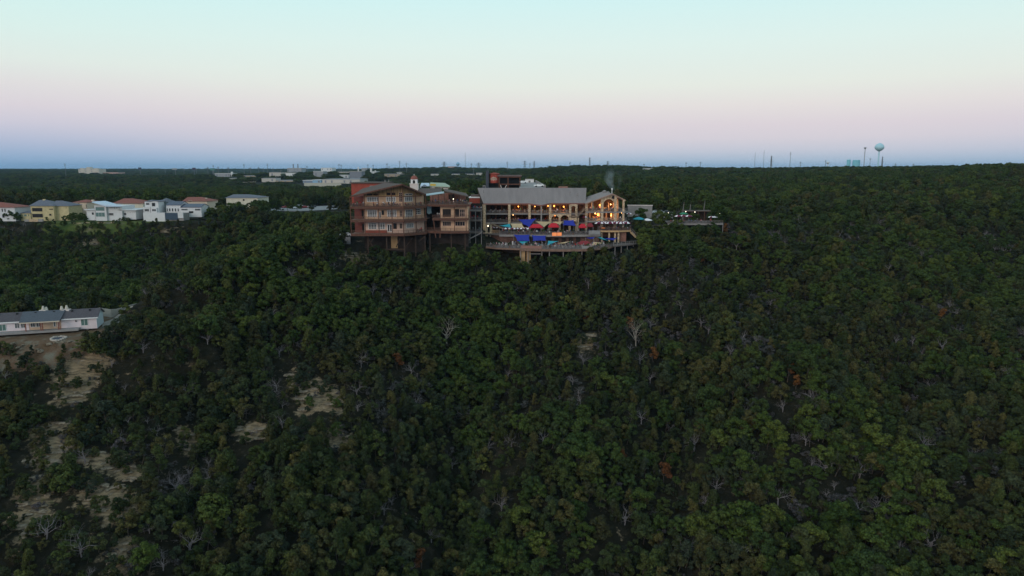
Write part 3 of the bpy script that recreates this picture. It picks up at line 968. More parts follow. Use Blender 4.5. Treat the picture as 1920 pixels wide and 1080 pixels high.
char = mat('charcoal_panel', (0.06, 0.065, 0.085), 0.7, 0.15, 1)
solar = mat('solar_panel', (0.010, 0.013, 0.05), 0.25, 0.2, 0.6, spec=0.5)
lampw = mat('warm_lamp', (1.0, 0.62, 0.25), 0.5, 0.0, 1, emit=5.0, ecol=(1.0, 0.55, 0.18))
lampo = mat('orange_lamp', (1.0, 0.40, 0.10), 0.5, 0.0, 1, emit=3.2, ecol=(1.0, 0.36, 0.07))
lampc = mat('white_lamp', (1.0, 0.9, 0.75), 0.5, 0.0, 1, emit=4.0, ecol=(1.0, 0.86, 0.66))
skylite = mat('lit_interior', (0.6, 0.3, 0.12), 0.8, 0.5, 0.7)

def lamp(loc, r, m, label, cat='lamp', group=None, power=0, col=(1, .55, .22), name='hanging_lamp', up=None):
    """a lit globe on a short rod, with its own light"""
    e = thing(name, loc, label, cat, group)
    a = MB(); a.lathe(loc, [(r * .25, -r), (r * .8, -r * .6), (r, 0), (r * .8, r * .6), (r * .3, r)], 10)
    a.build('globe', m, e, smooth=True)
    b_ = MB(); b_.tube(Vector(loc) + Vector((0, 0, r)), Vector(loc) + Vector((0, 0, r + (up or 0.5))), 0.03, n=5)
    b_.build('rod', black, e)
    if power:
        ld = bpy.data.lights.new('lamp_light', 'POINT'); ld.energy = power; ld.color = col; ld.shadow_soft_size = r + .02
        lo = bpy.data.objects.new('lamp_light', ld); COL.objects.link(lo); lo.location = (0, 0, -r - 0.15); lo.parent = e
    return e

# ================================================================== timber lodge on stilts
def xy(u, v, D):
    p = P(u, v, D); return (p.x, p.y)
LZ0 = P(700, 438.5, 243).z; LZ1 = P(700, 412.5, 243).z; LZ2 = P(700, 387.5, 243).z
A_ = xy(657, 415, 243); B_ = xy(757, 415, 243); C_ = xy(800, 415, 250)
lodge = thing('timber_lodge', ((A_[0] + C_[0]) / 2, 250, zf(-40, 250)), 'three-storey brown timber lodge with prow gable, stacked decks and grid windows', 'building')
wl = Wall(xy(683, 415, 246), xy(756, 415, 246))
B2 = xy(756, 415, 246); C2 = (C_[0] - 1.2, 253.0)
wr = Wall(B2, C2)
wp = Wall((A_[0] + .2, 249), xy(683, 415, 249))
ridge0 = P(754, 344.6, 241.5); ridge1 = P(721, 342.7, 258)
rv = ridge1 - ridge0
ea = P(656, 367.8, 242.5); ec = P(799, 364.3, 249.5)
eave_z = ea.z
# walls storey by storey
inner = [tuple(wl.o.xy), B2, C2, (C2[0] - 3, 264), (wl.o.x, 264)]
def roofz(x, y):
    """height of the underside of the lodge roof"""
    w = (x - ea.x) / (ridge0.x - ea.x - 0.0001)
    return ea.z + (ridge0.z - ea.z) * w
MB().prism(inner, LZ0 - 0.3, LZ1 - .25).build('wall', stuccop, lodge)
MB().prism(inner, LZ1 + .05, LZ2 - .25).build('wall', stucco, lodge)
MB().prism(inner, LZ2 + .05, eave_z - 0.3).build('wall', stucco, lodge)
m = MB().box(A_[0] + .15, wl.o.x - .05, 249, 263, LZ0 - .2, eave_z - 0.35); m.build('porch_wall', mat('maroon_siding', (0.15, 0.05, 0.042), .85, .2, 1), lodge)
# gable wall under the roof (boarded)
g = MB()
zt = ridge0.z - 0.55
pl = wl.pt(0.02, 0, 0); pr = wr.pt(wr.len, 0, 0)
def gz_left(x): return ea.z + (ridge0.z - ea.z) * (x - ea.x) / (ridge0.x - ea.x) - 0.35
g.face((pl.x, 246.03, eave_z - .3), (B2[0], 246.03, eave_z - .3), (B2[0], 246.03, zt), (pl.x, 246.03, gz_left(pl.x)))
g.face((B2[0], 246.03, eave_z - .3), (pr.x, pr.y, eave_z - .3), (pr.x, pr.y, ec.z - .15), (B2[0], 246.03, zt))
g.face((pl.x, 246.4, eave_z - .3), (pl.x, 246.4, gz_left(pl.x)), (B2[0], 246.4, zt), (B2[0], 246.4, eave_z - .3))
g.build('gable_wall', gold, lodge)
g = MB()
for k in range(11):
    x = pl.x + (B2[0] - pl.x) * (k + .5) / 11
    g.box(x - .05, x + .05, 245.93, 246.02, eave_z + 0.2, gz_left(x) - .05)
g.build('battens', timber, lodge)
# roof: two slopes
for nm, q in (('roof', [ea, ridge0, ridge1, ea + (ridge0 - ea) * .52 + rv * .9, ea + (ridge0 - ea) * .10 + rv * .12]), ('roof', [ridge0, ec, ec + rv, ridge1])):
    MB().sheet([Vector(x) for x in q], 0.30).build(nm, shingle, lodge)
m = MB(); m.bar(ea + Vector((0, -.1, -.25)), ridge0 + Vector((0, -.1, -.25)), .14, .5); m.bar(ridge0 + Vector((0, -.1, -.25)), ec + Vector((0, -.1, -.25)), .14, .5)
m.build('fascia', timber, lodge)
# decks and rails
dk = [A_, B_, C_, (C_[0] + .6, 256), (C_[0] - 2, 263), (A_[0], 263)]
wA = Wall(A_, B_); wB = Wall(B_, C_)
for i, z in enumerate((LZ0, LZ1, LZ2)):
    d_ = MB().prism(dk, z - 0.25, z).build('deck', deckw, lodge)
    m = MB(); wA.obox(m, 0, wA.len, -.02, .12, z - .75, z - .02); wB.obox(m, 0.02, wB.len, -.02, .12, z - .75, z - .02)
    m.build('rim_beam', timber, d_)
    wA.rail(lodge, 0.1, wA.len, z, 1.1, railb, d=-0.12, nb=6)
    wB.rail(lodge, 0.1, wB.len, z, 1.1, railb, d=-0.12, nb=6)
# posts over all storeys
for w, x in ((wA, .1), (wA, 4.8), (wA, 9.4), (wA, 13.8), (wA, wA.len - .15), (wB, wB.len * .55), (wB, wB.len - .15)):
    m = MB(); p = w.pt(x, -.25, 0)
    zt_ = (gz_left(p.x) if w is wA else ec.z + (ridge0.z - ec.z) * (1 - x / wB.len)) - .1
    w.obox(m, x - .13, x + .13, -.38, -.12, LZ0 - .5, zt_ if p.x > A_[0] + 1 else eave_z - .2)
    m.build('post', timber, lodge)
m = MB(); zb = P(700, 367.5, 243).z - .1
wA.obox(m, 4.8, wA.len, -.34, -.16, zb - .22, zb); wB.obox(m, 0, wB.len, -.34, -.16, zb - .22, zb)
m.build('tie_beam', timber, lodge)
# windows: photo pixels of each opening
for (u0, v0, u1, v1, cc, rr) in [(688,369,710.5,378.6,5,4),(724,369,742,378.6,4,4),(688,363,698,366.5,1,1),(700,363,710,366.5,1,1),(725,361,732.5,366.5,1,1),(734,361,741.5,366.5,1,1),
                                 (689,393.8,707,406.8,4,5),(726,393.8,743.5,406.8,4,5),(690.5,418,706.5,429.8,3,4),(708,418,722,429.8,3,4),(737,418.5,744,429.5,1,1)]:
    wl.win(lodge, u0, v0, u1, v1, cc, rr, white if cc > 1 else timber, glass, fw=.17, mw=.12)
for (u0, v0, u1, v1, cc, rr) in [(748,361,754.5,378.6,2,5),(749,394,755,406.6,2,4),(749,418.5,755,429,2,1)]:
    wl.win(lodge, u0, v0, u1, v1, cc, rr, stuccop, glass, fw=.1, mw=.07)
for (u0, v0, u1, v1, cc, rr) in [(758.5,368.5,773,378,4,4),(759,363,773,366.5,2,1),(760,393,773.5,406.8,4,5),(761.5,418.5,775,427.5,4,4),(779,391,789,402,3,3)]:
    wr.win(lodge, u0, v0, u1, v1, cc, rr, white, glass, fw=.15, mw=.11)
wl.win(lodge, 711, 397, 714.5, 408.5, 1, 1, white, glass, name='door', fw=.1)
wl.win(lodge, 715.5, 394.5, 720, 403, 1, 1, timberd, glass, fw=.1)
wl.win(lodge, 726, 420.5, 735.5, 434.6, 2, 1, white, glass, name='door', fw=.22, mw=.24)
m = MB(); wl.obox(m, .2, 7.6, 0.02, .14, LZ0 + .02, LZ0 + .95); m.build('brick_apron', redwall, lodge)
# porch openings in the red bay
for z in (LZ0, LZ1):
    wp.winx(lodge, 2.4, 4.2, z + .1, z + 2.9, 2, 1, timberd, glass, fw=.12, name='door')
# stilts, braces and the wall under the deck
MB().box(A_[0] + 3, C_[0] - 1, 250.5, 262, LZ0 - 7.5, LZ0 - .4).build('under_wall', inside, lodge)  # near-black colour stands for the shade under the deck
m = MB(); m.box(*sorted((P(733, 450, 250).x, P(745, 450, 250).x)), 250.3, 250.55, LZ0 - 5.6, LZ0 - 1.2); m.build('cellar_panel', gold, lodge)
for u_ in (690, 725, 758, 779, 797):
    D_ = 244.5 if u_ < 760 else 247 + (u_ - 760) * .08
    p = P(u_, 450, D_)
    m = MB(); gz0 = zf(p.x, p.y) - .4
    m.box(p.x - .2, p.x + .2, p.y - .2, p.y + .2, gz0, LZ0 - .5); m.build('stilt', timberd, lodge)  # darker timber carries the under-lodge shade in its colour
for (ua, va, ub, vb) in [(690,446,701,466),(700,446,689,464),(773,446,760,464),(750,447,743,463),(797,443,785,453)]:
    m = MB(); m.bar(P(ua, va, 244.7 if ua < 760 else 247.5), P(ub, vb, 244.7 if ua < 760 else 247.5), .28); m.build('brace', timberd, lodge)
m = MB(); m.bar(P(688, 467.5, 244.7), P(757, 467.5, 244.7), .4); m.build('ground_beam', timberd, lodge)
# rear red block with flat roof
rb_ = [P(658, 350, 262), P(722, 350, 262)]
MB().box(rb_[0].x, rb_[1].x, 262.5, 276, LZ2, P(690, 344, 262).z).build('red_block', redwall, lodge)
MB().box(rb_[0].x - .5, rb_[1].x + .8, 262.0, 276.5, P(690, 344, 262).z, P(690, 342, 262).z).build('flat_roof', shingle, lodge)
for u_ in (722, 729):
    p = P(u_, 342, 270); m = MB(); m.tube((p.x, p.y, p.z - 1.2), (p.x, p.y, p.z + 1.0), .16, n=8); m.build('flue', steel, lodge)
p = P(693, 349, 259); m = MB()
for k, (a, b_, h) in enumerate(((0, 0, .9), (1.6, .4, .6), (3.2, .2, .7))):
    m.box(p.x + a, p.x + a + 1.3, p.y + b_, p.y + b_ + 1.2, p.z - 1.0, p.z - .3 + h * .5)
m.build('roof_unit', steel, lodge)

# ---------------------------------------------------------------- east wing of the lodge
wing = thing('lodge_wing', (-22, 252, zf(-22, 252)), 'two-storey stucco wing with crowded roof deck between lodge and grey-roofed restaurant', 'building')
WZ2 = P(840, 383.5, 250).z; WZ1 = P(840, 409.5, 250).z; WZ0 = P(840, 433.5, 250).z
wx0, wx1 = P(826, 410, 252).x, P(877, 410, 252).x
ww = Wall((wx0, 252), (wx1, 252))
MB().box(wx0, wx1, 252, 264, WZ0 - .2, WZ1 - .2).build('wall', stucco, wing)
MB().box(wx0, wx1, 252, 264, WZ1 + .02, WZ2 - .3).build('wall', stucco, wing)
MB().box(P(797, 410, 258).x, wx0 - .1, 258.5, 264, WZ0 - .2, WZ2 - .4).build('recess_wall', inside, wing)
xl = P(796, 383, 250).x; xr = P(880, 383, 250).x
dk2 = [(xl + .3, 251.0), (P(855, 383, 249.3).x, 249.3), (xr, 250.8), (xr, 268), (xl + .3, 268)]
for z, pts in ((WZ2, dk2), (WZ1, [(wx0 - 2.6, 250.2), (P(855, 409, 249.6).x, 249.6), (wx1 + .4, 250.6), (wx1 + .4, 253), (wx0 - 2.6, 258.4)]),
               (WZ0, [(xl + .3, 250.9), (P(845, 433, 248.6).x, 248.6), (wx1 + .6, 249.8), (wx1 + .6, 253), (xl + .3, 258.4)])):
    d_ = MB().prism(pts, z - .35, z).build('deck', deckw, wing)
    for a, b_ in zip(pts[:2], pts[1:3]):
        w = Wall(a, b_); m = MB(); w.obox(m, 0, w.len, -.02, .1, z - .7, z - .01); m.build('rim_beam', timber, d_)
        w.rail(wing, .05, w.len - .05, z, 1.1, railb, d=-.15, nb=6)
for (u0, v0, u1, v1, cc, rr) in [(830,392,845.5,406.5,3,6),(853,392,861,406.5,2,6),(861.5,392,872,406.5,3,2),(830,415,846,423.8,4,1),(853,415,872,423.8,4,1)]:
    ww.win(wing, u0, v0, u1, v1, cc, rr, timberd if rr == 6 else stuccop, glass, fw=.12, mw=.10)
for u_ in (852, 874):
    p = P(u_, 410, 250.4); m = MB(); m.box(p.x - .12, p.x + .12, p.y - .12, p.y + .12, WZ0, WZ2 - .3); m.build('post', timber, wing)
# roof over the deck: two lifted shed roofs
rp = [P(832, 357.5, 251.5), P(879, 368, 251.0), P(874, 362, 266), P(835, 354, 266)]
MB().sheet(rp, .3).build('roof', shingle, wing)
rp = [P(799, 366.2, 252), P(833, 361.0, 251.5), P(832, 358.8, 256.5), P(799, 363.4, 256.5)]
MB().sheet(rp, .25).build('roof', tealmetal, wing)
rp = [P(784, 364, 264), P(829, 363, 264), P(828, 352.5, 280), P(783, 353, 280)]
MB().sheet(rp, .3).build('roof', shingle, wing)
m = MB(); m.box(P(806, 365, 264).x, P(873, 365, 264).x, 264.2, 264.6, WZ2 + .05, P(840, 361.5, 264).z); m.build('bar_wall', redbrick, wing)
m = MB(); m.box(P(841, 372, 262).x, P(852, 372, 262).x, 262, 262.4, WZ2 + .05, WZ2 + 3.0); m.build('bar_back', inside, wing)
for u_, vt in ((801, 366), (812, 364), (822, 362.5), (833, 360), (846, 361.5), (861, 364.5), (876, 368)):
    p = P(u_, 380, 252.0); m = MB(); m.box(p.x - .1, p.x + .1, 251.9, 252.1, WZ2, P(u_, vt, 252).z - .1); m.build('post', timberd, wing)
for u_ in (813, 826):
    m = MB(); m.bar(P(u_, 413.5, 250.8), P(u_ + 4 if u_ < 820 else u_ - 1, 446, 249.6), .3); m.build('slanted_post', timber, wing)
m = MB(); pa, pb = P(800.5, 386, 254), P(809, 402, 254)
for k in range(6):
    x0 = pa.x + (pb.x - pa.x) * k / 6; x1 = pa.x + (pb.x - pa.x) * (k + 1) / 6
    m.hexa([(x0, 254 + .25 * (k % 2), pb.z + .5 * abs(k - 2.5) / 2.5), (x1, 254 + .25 * ((k + 1) % 2), pb.z + .5 * abs(k - 1.5) / 2.5), (x1, 254.35, pb.z + .3), (x0, 254.35, pb.z + .3),
            (x0, 254, pa.z), (x1, 254, pa.z), (x1, 254.3, pa.z), (x0, 254.3, pa.z)])
m.build('drape', tealmetal, wing)
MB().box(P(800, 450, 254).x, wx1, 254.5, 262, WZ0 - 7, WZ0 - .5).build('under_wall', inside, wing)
for u_ in (806, 846, 872):
    p = P(u_, 440, 251); m = MB(); m.box(p.x - .18, p.x + .18, p.y - .18, p.y + .18, zf(p.x, p.y) - .3, WZ0 - .35); m.build('stilt', timberd, wing)

# ---------------------------------------------------------------- steel stair balcony between the buildings
sb = thing('stair_balcony', (-17, 256, zf(-17, 256)), 'steel-framed open balcony tower with stairs joining the two restaurants', 'balcony')
SZ = [P(890, v, 258).z for v in (436, 413.5, 395)]
sx0, sx1 = P(880.5, 415, 258).x, P(903, 415, 258).x
sw = Wall((sx0, 258), (sx1, 258))
for z in SZ:
    MB().box(sx0, sx1, 258, 266, z - .3, z).build('floor', deckg, sb)
    sw.rail(sb, .05, sw.len - .05, z, 1.1, railm, d=-.1, nb=5)
for x in (sx0 + .1, (sx0 + sx1) / 2, sx1 - .1):
    m = MB(); m.box(x - .1, x + .1, 258.05, 258.25, zf(x, 258) - .3, SZ[2] - .3); m.build('post', steel, sb)
MB().box(sx0, sx1, 266, 266.3, SZ[0] - 4, SZ[2] + 2.2).build('back_wall', inside, sb)
m = MB(); a = P(903, 436.5, 256.6); b_ = P(881, 447.5, 256.6)
m.bar(a, b_, .2, .35); m.bar(a + Vector((0, 1.2, 0)), b_ + Vector((0, 1.2, 0)), .2, .35)
for k in range(12):
    q = a.lerp(b_, (k + .5) / 12); m.box(q.x - .16, q.x + .16, 256.7, 257.7, q.z, q.z + .06)
m.build('stair', steel, sb)
pa = P(867, 449, 256.6); pb = P(880, 449, 256.6)
MB().box(pa.x, pb.x, 256.5, 258.2, pa.z - .3, pa.z).build('landing', steel, sb)
Wall((pa.x, 256.5), (pb.x, 256.5)).rail(sb, 0, pb.x - pa.x, pa.z, 1.1, steel, nb=4)
for x in (pa.x + .2, pb.x - .2):
    m = MB(); m.box(x - .08, x + .08, 257.2, 257.4, zf(x, 257) - .3, pa.z - .3); m.build('landing_post', steel, sb)

# ---------------------------------------------------------------- bell tower
bt = thing('bell_tower', P(777, 372, 275), 'slim white plaster bell tower with red dome behind the lodge', 'tower')
cx, cy = P(777, 350, 276.5).x, 276.5
z0 = P(777, 385, 275).z; z1 = P(777, 345.2, 275).z; z2 = P(777, 336.3, 275).z; z3 = P(777, 331, 275).z
MB().box(cx - 1.5, cx + 1.5, cy - 1.5, cy + 1.5, z0, z1).build('shaft', offwhite, bt)
MB().box(cx - 1.65, cx + 1.65, cy - 1.65, cy + 1.65, z1, z1 + .22).build('ledge', offwhite, bt)
for sx in (-1, 1):
    for sy in (-1, 1):
        MB().box(cx + sx * .82 - .35, cx + sx * .82 + .35, cy + sy * .82 - .35, cy + sy * .82 + .35, z1 + .22, z2).build('corner_pier', white, bt)
m = MB()
for s in (-1, 1):
    for ax in (0, 1):
        for k in range(6):
            t0 = math.pi * k / 6; t1 = math.pi * (k + 1) / 6
            za = z2 - .75 + .47 * math.sin(t0); zb_ = z2 - .75 + .47 * math.sin(t1); xa = -.47 * math.cos(t0); xb = -.47 * math.cos(t1)
            o1, o2 = s * 1.1, s * 1.0
            q = [(xa, o1, za), (xb, o1, zb_), (xb, o2, zb_), (xa, o2, za), (xa, o1, z2 - .01), (xb, o1, z2 - .01), (xb, o2, z2 - .01), (xa, o2, z2 - .01)]
            m.hexa([(cx + a, cy + b_, c_) if ax == 0 else (cx + b_, cy + a, c_) for a, b_, c_ in q])
m.build('arches', white, bt)
MB().box(cx - .7, cx + .7, cy - .7, cy + .7, z1 + .23, z2 - .02).build('bell_core', inside, bt)
MB().lathe((cx, cy, z2), [(1.45, 0), (1.4, .12), (1.28, .5), (1.0, .95), (.6, 1.25), (.15, 1.42)], 16).build('dome', redtile, bt, True)
m = MB(); m.tube((cx, cy, z2 + 1.35), (cx, cy, z2 + 2.0), .09, .05); m.lathe((cx, cy, z2 + 1.6), [(.05, 0), (.18, .12), (.05, .26)], 8); m.build('finial', white, bt)

# ---------------------------------------------------------------- small red building between, green-roofed hall behind
rs = thing('red_shed', P(886, 384, 284), 'small red-walled block with white parapet behind the stair balcony', 'building')
a, b_ = P(880, 372, 285), P(893, 372, 285)
MB().box(a.x, b_.x + 3, 285, 294, P(886, 395, 285).z - 3, P(886, 371.2, 285).z).build('wall', redwall, rs)
MB().box(a.x - .2, b_.x + 3.2, 284.8, 294.2, P(886, 371.2, 285).z, P(886, 369.3, 285).z).build('parapet', white, rs)
MB().box(a.x + .5, b_.x + 3, 287, 293, P(886, 369.3, 285).z, P(886, 365.5, 285).z).build('roof_box', shingle, rs)
gh = thing('green_roof_hall', P(817, 375, 420), 'cream hall with pale green roof, blue gable and yellow sign behind the lodge wing', 'building')
a, b_, c_, d_ = P(788, 350, 420), P(805, 350, 420), P(846, 350, 420), P(817, 343, 428)
zb = zf(-42, 425) - 1
MB().box(b_.x, c_.x, 421, 436, zb, P(817, 351, 420).z).build('wall', offwhite, gh)
MB().box(a.x, b_.x - .1, 419, 434, zb, P(796, 348.2, 420).z).build('blue_wall', mat('pale_blue_wall', (0.50, 0.60, 0.70), .7, .1), gh)
q = [P(788, 348.2, 418.5), P(805, 348.2, 418.5), P(805, 343.0, 428), P(790, 343.0, 428)]
MB().sheet(q, .3).build('roof', bluemetal, gh)
q = [P(804.5, 348.5, 420), P(847.5, 350.5, 420), P(834, 343.0, 430), P(807, 342.0, 430)]
MB().sheet(q, .3).build('roof', greenmetal, gh)
w = Wall((a.x, 419), (b_.x, 419))
m = MB()
for k in range(8):
    t0 = math.pi * k / 8; t1 = math.pi * (k + 1) / 8; xm = (b_.x - a.x) / 2
    r_ = 1.7; zc = P(796, 352, 419).z
    m.face(w.pt(xm, .04, zc), w.pt(xm + r_ * math.cos(t1), .04, zc + r_ * math.sin(t1)), w.pt(xm + r_ * math.cos(t0), .04, zc + r_ * math.sin(t0)))
w.obox(m, xm - 1.7, xm + 1.7, 0, .04, zc - 2.5, zc); m.build('arched_window', glass, gh)
w = Wall((b_.x, 421), (c_.x, 421))
m = MB(); w.obox(m, .4, 3.6, .02, .12, P(808, 349.5, 421).z, P(808, 345.5, 421).z + .2); m.build('sign', yellow, gh)
for u_ in (830, 833.5, 837):
    w.win(gh, u_, 350.5, u_ + 1.8, 353, 1, 1, offwhite, glass, fw=.05)
# ================================================================== grey-roofed restaurant
DM = 275.0
MZ3 = P(1000, 399.8, DM).z; MZ2 = P(1000, 417.0, DM).z; MZ1 = MZ2 - 3.5      # top floor, middle floor, patio
RZ3 = P(1140, 396.5, 272).z; RZ2 = P(1140, 414.0, 272).z
main = thing('terraced_restaurant', (8, 282, zf(8, 282)), 'long three-level restaurant with grey metal roof, stone columns and arches', 'building')
e0 = P(906.5, 381.2, DM - .6); e1 = P(991, 380.8, DM - .6); e2 = P(1015, 384.6, DM - 2.8); e3 = P(1032, 380.4, DM - .6); e4 = P(1098, 380.4, DM - .6)
e2.z = e1.z - .55
r0 = P(895.5, 352.3, 289.5); r1 = P(1099.5, 352.3, 289.5)
MB().sheet([e0, e1, P(991, 352.3, 289.5), r0], .28).build('roof', metalroof, main)
MB().sheet([e1, e2, e3, P(1032, 352.3, 289.5), P(991, 352.3, 289.5)], .28).build('roof', metalroof, main)
MB().sheet([e3, e4, r1, P(1032, 352.3, 289.5)], .28).build('roof', metalroof, main)
# seams standing on the roof
m = MB()
for k in range(58):
    f_ = k / 57.0
    a = e0.lerp(e4, f_) if not (.44 < f_ < .655) else None
    if a is None: continue
    b_ = r0.lerp(r1, f_)
    m.bar(a + Vector((0, .05, .02)), b_ + Vector((0, -.05, .02)), .05, .03)
m.build('roof_seams', metalroof, main)
bk = Vector((0, 13, -5.0))
MB().sheet([r0, r1, r1 + bk, r0 + bk], .28).build('roof', metalroof, main)
m = MB()
for a, b_ in ((e0, e1), (e1, e2), (e2, e3), (e3, e4)):
    m.bar(a + Vector((0, -.06, -.30)), b_ + Vector((0, -.06, -.30)), .12, .42)
m.build('fascia', mat('rust_fascia', (0.22, 0.10, 0.085), .8, .15), main)
# west gable wall
m = MB(); a = Vector((e0.x + .2, DM + .3, 0)); b_ = Vector((r0.x + .2, 289, 0))
m.face((b_.x, b_.y, MZ1 - 1), (a.x, a.y, MZ1 - 1), (a.x, a.y, e0.z - .3), (b_.x, b_.y, r0.z - .3))
m.face((b_.x + .3, b_.y, MZ1 - 1), (b_.x + .3, b_.y, r0.z - .3), (a.x + .3, a.y, e0.z - .3), (a.x + .3, a.y, MZ1 - 1))
m.build('gable_wall', timberd, main)
# roof fittings
for u_, v_ in ((907, 360), (1069, 363), (1083, 366)):
    p = P(u_, v_, 286 - (v_ - 352) * .45); m = MB(); m.tube(p + Vector((0, 0, -.5)), p + Vector((0, 0, .8)), .14, n=6); m.build('vent_pipe', steel, main)
p = P(1056, 351, 291); m = MB(); m.box(p.x - 1.8, p.x + 1.8, p.y, p.y + 1.6, p.z - 1.4, p.z + .3); m.build('chimney', redbrick, main)
# floors
xw, xe = e0.x + .3, P(1098, 400, DM).x
xp0, xp1, xp2 = P(991, 400, DM).x, P(1015, 400, DM - 2).x, P(1032, 400, DM).x
front = [(xw, DM), (xp0, DM), (xp1, DM - 2.2), (xp2, DM), (xe + 1.5, DM), (xe + 1.5, 287), (xw, 287)]
for z in (MZ3, MZ2):
    d_ = MB().prism(front, z - .35, z).build('floor', deckg, main)
    for a, b_ in zip(front[:4], front[1:5]):
        w = Wall(a, b_); m = MB(); w.obox(m, 0, w.len, -.02, .10, z - .5, z - .01); m.build('rim_beam', steel, d_)
        if z == MZ3 and a == front[3]:
            w.rail(main, 0, P(1066, 400, DM).x - xp2, z, 1.05, railm, d=-.12, nb=6)
        else:
            w.rail(main, .03, w.len - .03, z, 1.05, railm, d=-.12, nb=6)
MB().box(xw + .5, xe, 285.2, 286, MZ1, e0.z + 1.6).build('back_wall', insider, main)
m = MB()
for k in range(14):
    x = xw + 2 + k * (xe - xw - 3) / 14
    m.box(x, x + 1.6, 284.95, 285.19, MZ3 + .1, MZ3 + 2.3); m.box(x, x + 1.8, 284.95, 285.19, MZ2 + .1, MZ2 + 2.4)
m.build('doors', inside, main)
# inner columns and counters give the open floors some depth
for z in (MZ3, MZ2):
    m = MB()
    for k in range(9):
        x = xw + 3 + k * (xe - xw - 5) / 9
        m.box(x - .14, x + .14, 280, 280.3, z, z + 3.1)
    m.build('inner_posts', timberd, main)
    m = MB(); m.box(xw + 8, xw + 15, 282.5, 283.4, z, z + 1.1); m.box(xw + 25, xw + 31, 282.5, 283.4, z, z + 1.1); m.build('bar_counter', timber, main)
def column(u_, D, z0, z1, w=.9, m_=None, name='column'):
    p = P(u_, 400, D)
    return MB().box(p.x - w / 2, p.x + w / 2, D - w / 2, D + w / 2, z0, z1).build(name, m_ or stone, main)
zg = MZ1 - .1
for u_ in (908.5, 955, 992.8):
    column(u_, DM - .5, zg if u_ > 910 else zg - 6, e0.z - .45)
column(904.5, DM + .9, zg - 6, e0.z - .45, .8)
column(1015, DM - 2.3, zg, e2.z - .4, .5, steel)
column(1031.5, DM - .5, zg, e0.z - .45)
column(1069, DM - .5, MZ2, e0.z - .45, .8); column(1080.5, DM - .5, MZ1, e0.z - .45, .8)
column(1099.5, DM - 1.0, MZ1 - 1, e4.z - .4)
def arch_wall(parent, w, x0, x1, z0, zs, ztop, r=None, m_=None, th=.7, name='arch', d=0.0):
    """stone spandrel with a round arch between x0 and x1; springing at zs"""
    m = MB(); xm = (x0 + x1) / 2; rx = (x1 - x0) / 2; rz = min(rx, ztop - zs - .25)
    n = 12
    for k in range(n):
        t0 = math.pi * k / n; t1 = math.pi * (k + 1) / n
        xa, xb = xm - rx * math.cos(t0), xm - rx * math.cos(t1)
        za, zb_ = zs + rz * math.sin(t0), zs + rz * math.sin(t1)
        m.hexa([w.pt(xa, d + th / 2, za), w.pt(xb, d + th / 2, zb_), w.pt(xb, d - th / 2, zb_), w.pt(xa, d - th / 2, za),
                w.pt(xa, d + th / 2, ztop), w.pt(xb, d + th / 2, ztop), w.pt(xb, d - th / 2, ztop), w.pt(xa, d - th / 2, ztop)])
    return m.build(name, m_ or stone, parent)
wm = Wall((0, DM), (10, DM))
X = lambda u_: P(u_, 405, DM).x
# arcade of the middle floor
for ua, ub in ((1033.5, 1048), (1051, 1066.5)):
    arch_wall(main, wm, X(ua), X(ub), MZ2, MZ2 + 1.2, MZ3 - .36, d=.45)
for u_ in (1049.5, 1068):
    column(u_, DM - .5, MZ1, MZ3 - .37, .75)
arch_wall(main, wm, X(1070.5), X(1079), MZ3, MZ3 + 1.9, e4.z - .5, d=.45)
arch_wall(main, wm, X(1069.5), X(1082), MZ1, MZ2 - .6, MZ2 + 1.9, d=2.2)
for u_ in (1068.6, 1083.5):
    column(u_, DM - 2.2, MZ1 - .5, MZ2 + 1.9, .7)
# stair from the top floor down to a landing
m = MB(); a = P(1097, 391, DM - 1.0); b_ = P(1085, 404.5, DM - 1.6)
for dy in (0, 1.4):
    m.bar(a + Vector((0, dy, 0)), b_ + Vector((0, dy, 0)), .15, .4)
for k in range(12):
    q = a.lerp(b_, (k + .5) / 12); m.box(q.x - .16, q.x + .16, q.y, q.y + 1.4, q.z, q.z + .06)
m.build('stair', stoned, main)
m = MB(); m.bar(a + Vector((0, 0, 1)), b_ + Vector((0, 0, 1)), .08); m.build('stair_rail', railm, main)
pa, pb = P(1068, 405, DM - 2.6), P(1085, 405, DM - 2.6)
MB().box(pa.x, pb.x, DM - 2.7, DM - .1, pa.z - .35, pa.z).build('landing', stoned, main)
Wall((pa.x, DM - 2.6), (pb.x, DM - 2.6)).rail(main, 0, pb.x - pa.x, pa.z, 1.05, railm, nb=6)

# ---------------------------------------------------------------- east gable pavilion
DE = 272.0
east = thing('gable_pavilion', (36, 280, zf(36, 280)), 'stone-columned gable end with round window and big arch, lit warm inside', 'building')
gp = P(1149, 362.7, DE - 1.2); gl = P(1098, 381.0, DE - .9); gr = P(1173.5, 375.0, DE - .2)
gb = P(1128, 357.9, 289)
rv2 = gb - gp; rv2.z = 0
MB().sheet([gl, gp, gp + rv2, gl + rv2 * .8 + Vector((0, 0, .6))], .26).build('roof', metalroof, east)
MB().sheet([gp, gr, gr + rv2, gp + rv2], .26).build('roof', metalroof, east)
m = MB(); m.bar(gl + Vector((0, -.08, -.22)), gp + Vector((0, -.08, -.22)), .14, .4); m.bar(gp + Vector((0, -.08, -.22)), gr + Vector((0, -.08, -.22)), .14, .4)
m.build('fascia', mat('pink_fascia', (0.34, 0.22, 0.17), .8, .15), east)
XE = lambda u_: P(u_, 400, DE).x
we = Wall((XE(1099), DE), (XE(1169), DE))
def rz_(x):
    if x < gp.x: return gl.z + (gp.z - gl.z) * (x - gl.x) / (gp.x - gl.x)
    return gp.z + (gr.z - gp.z) * (x - gp.x) / (gr.x - gp.x)
cols = [(1128.5, .95), (1153.5, .95), (1168.5, .7), (1112, .45)]
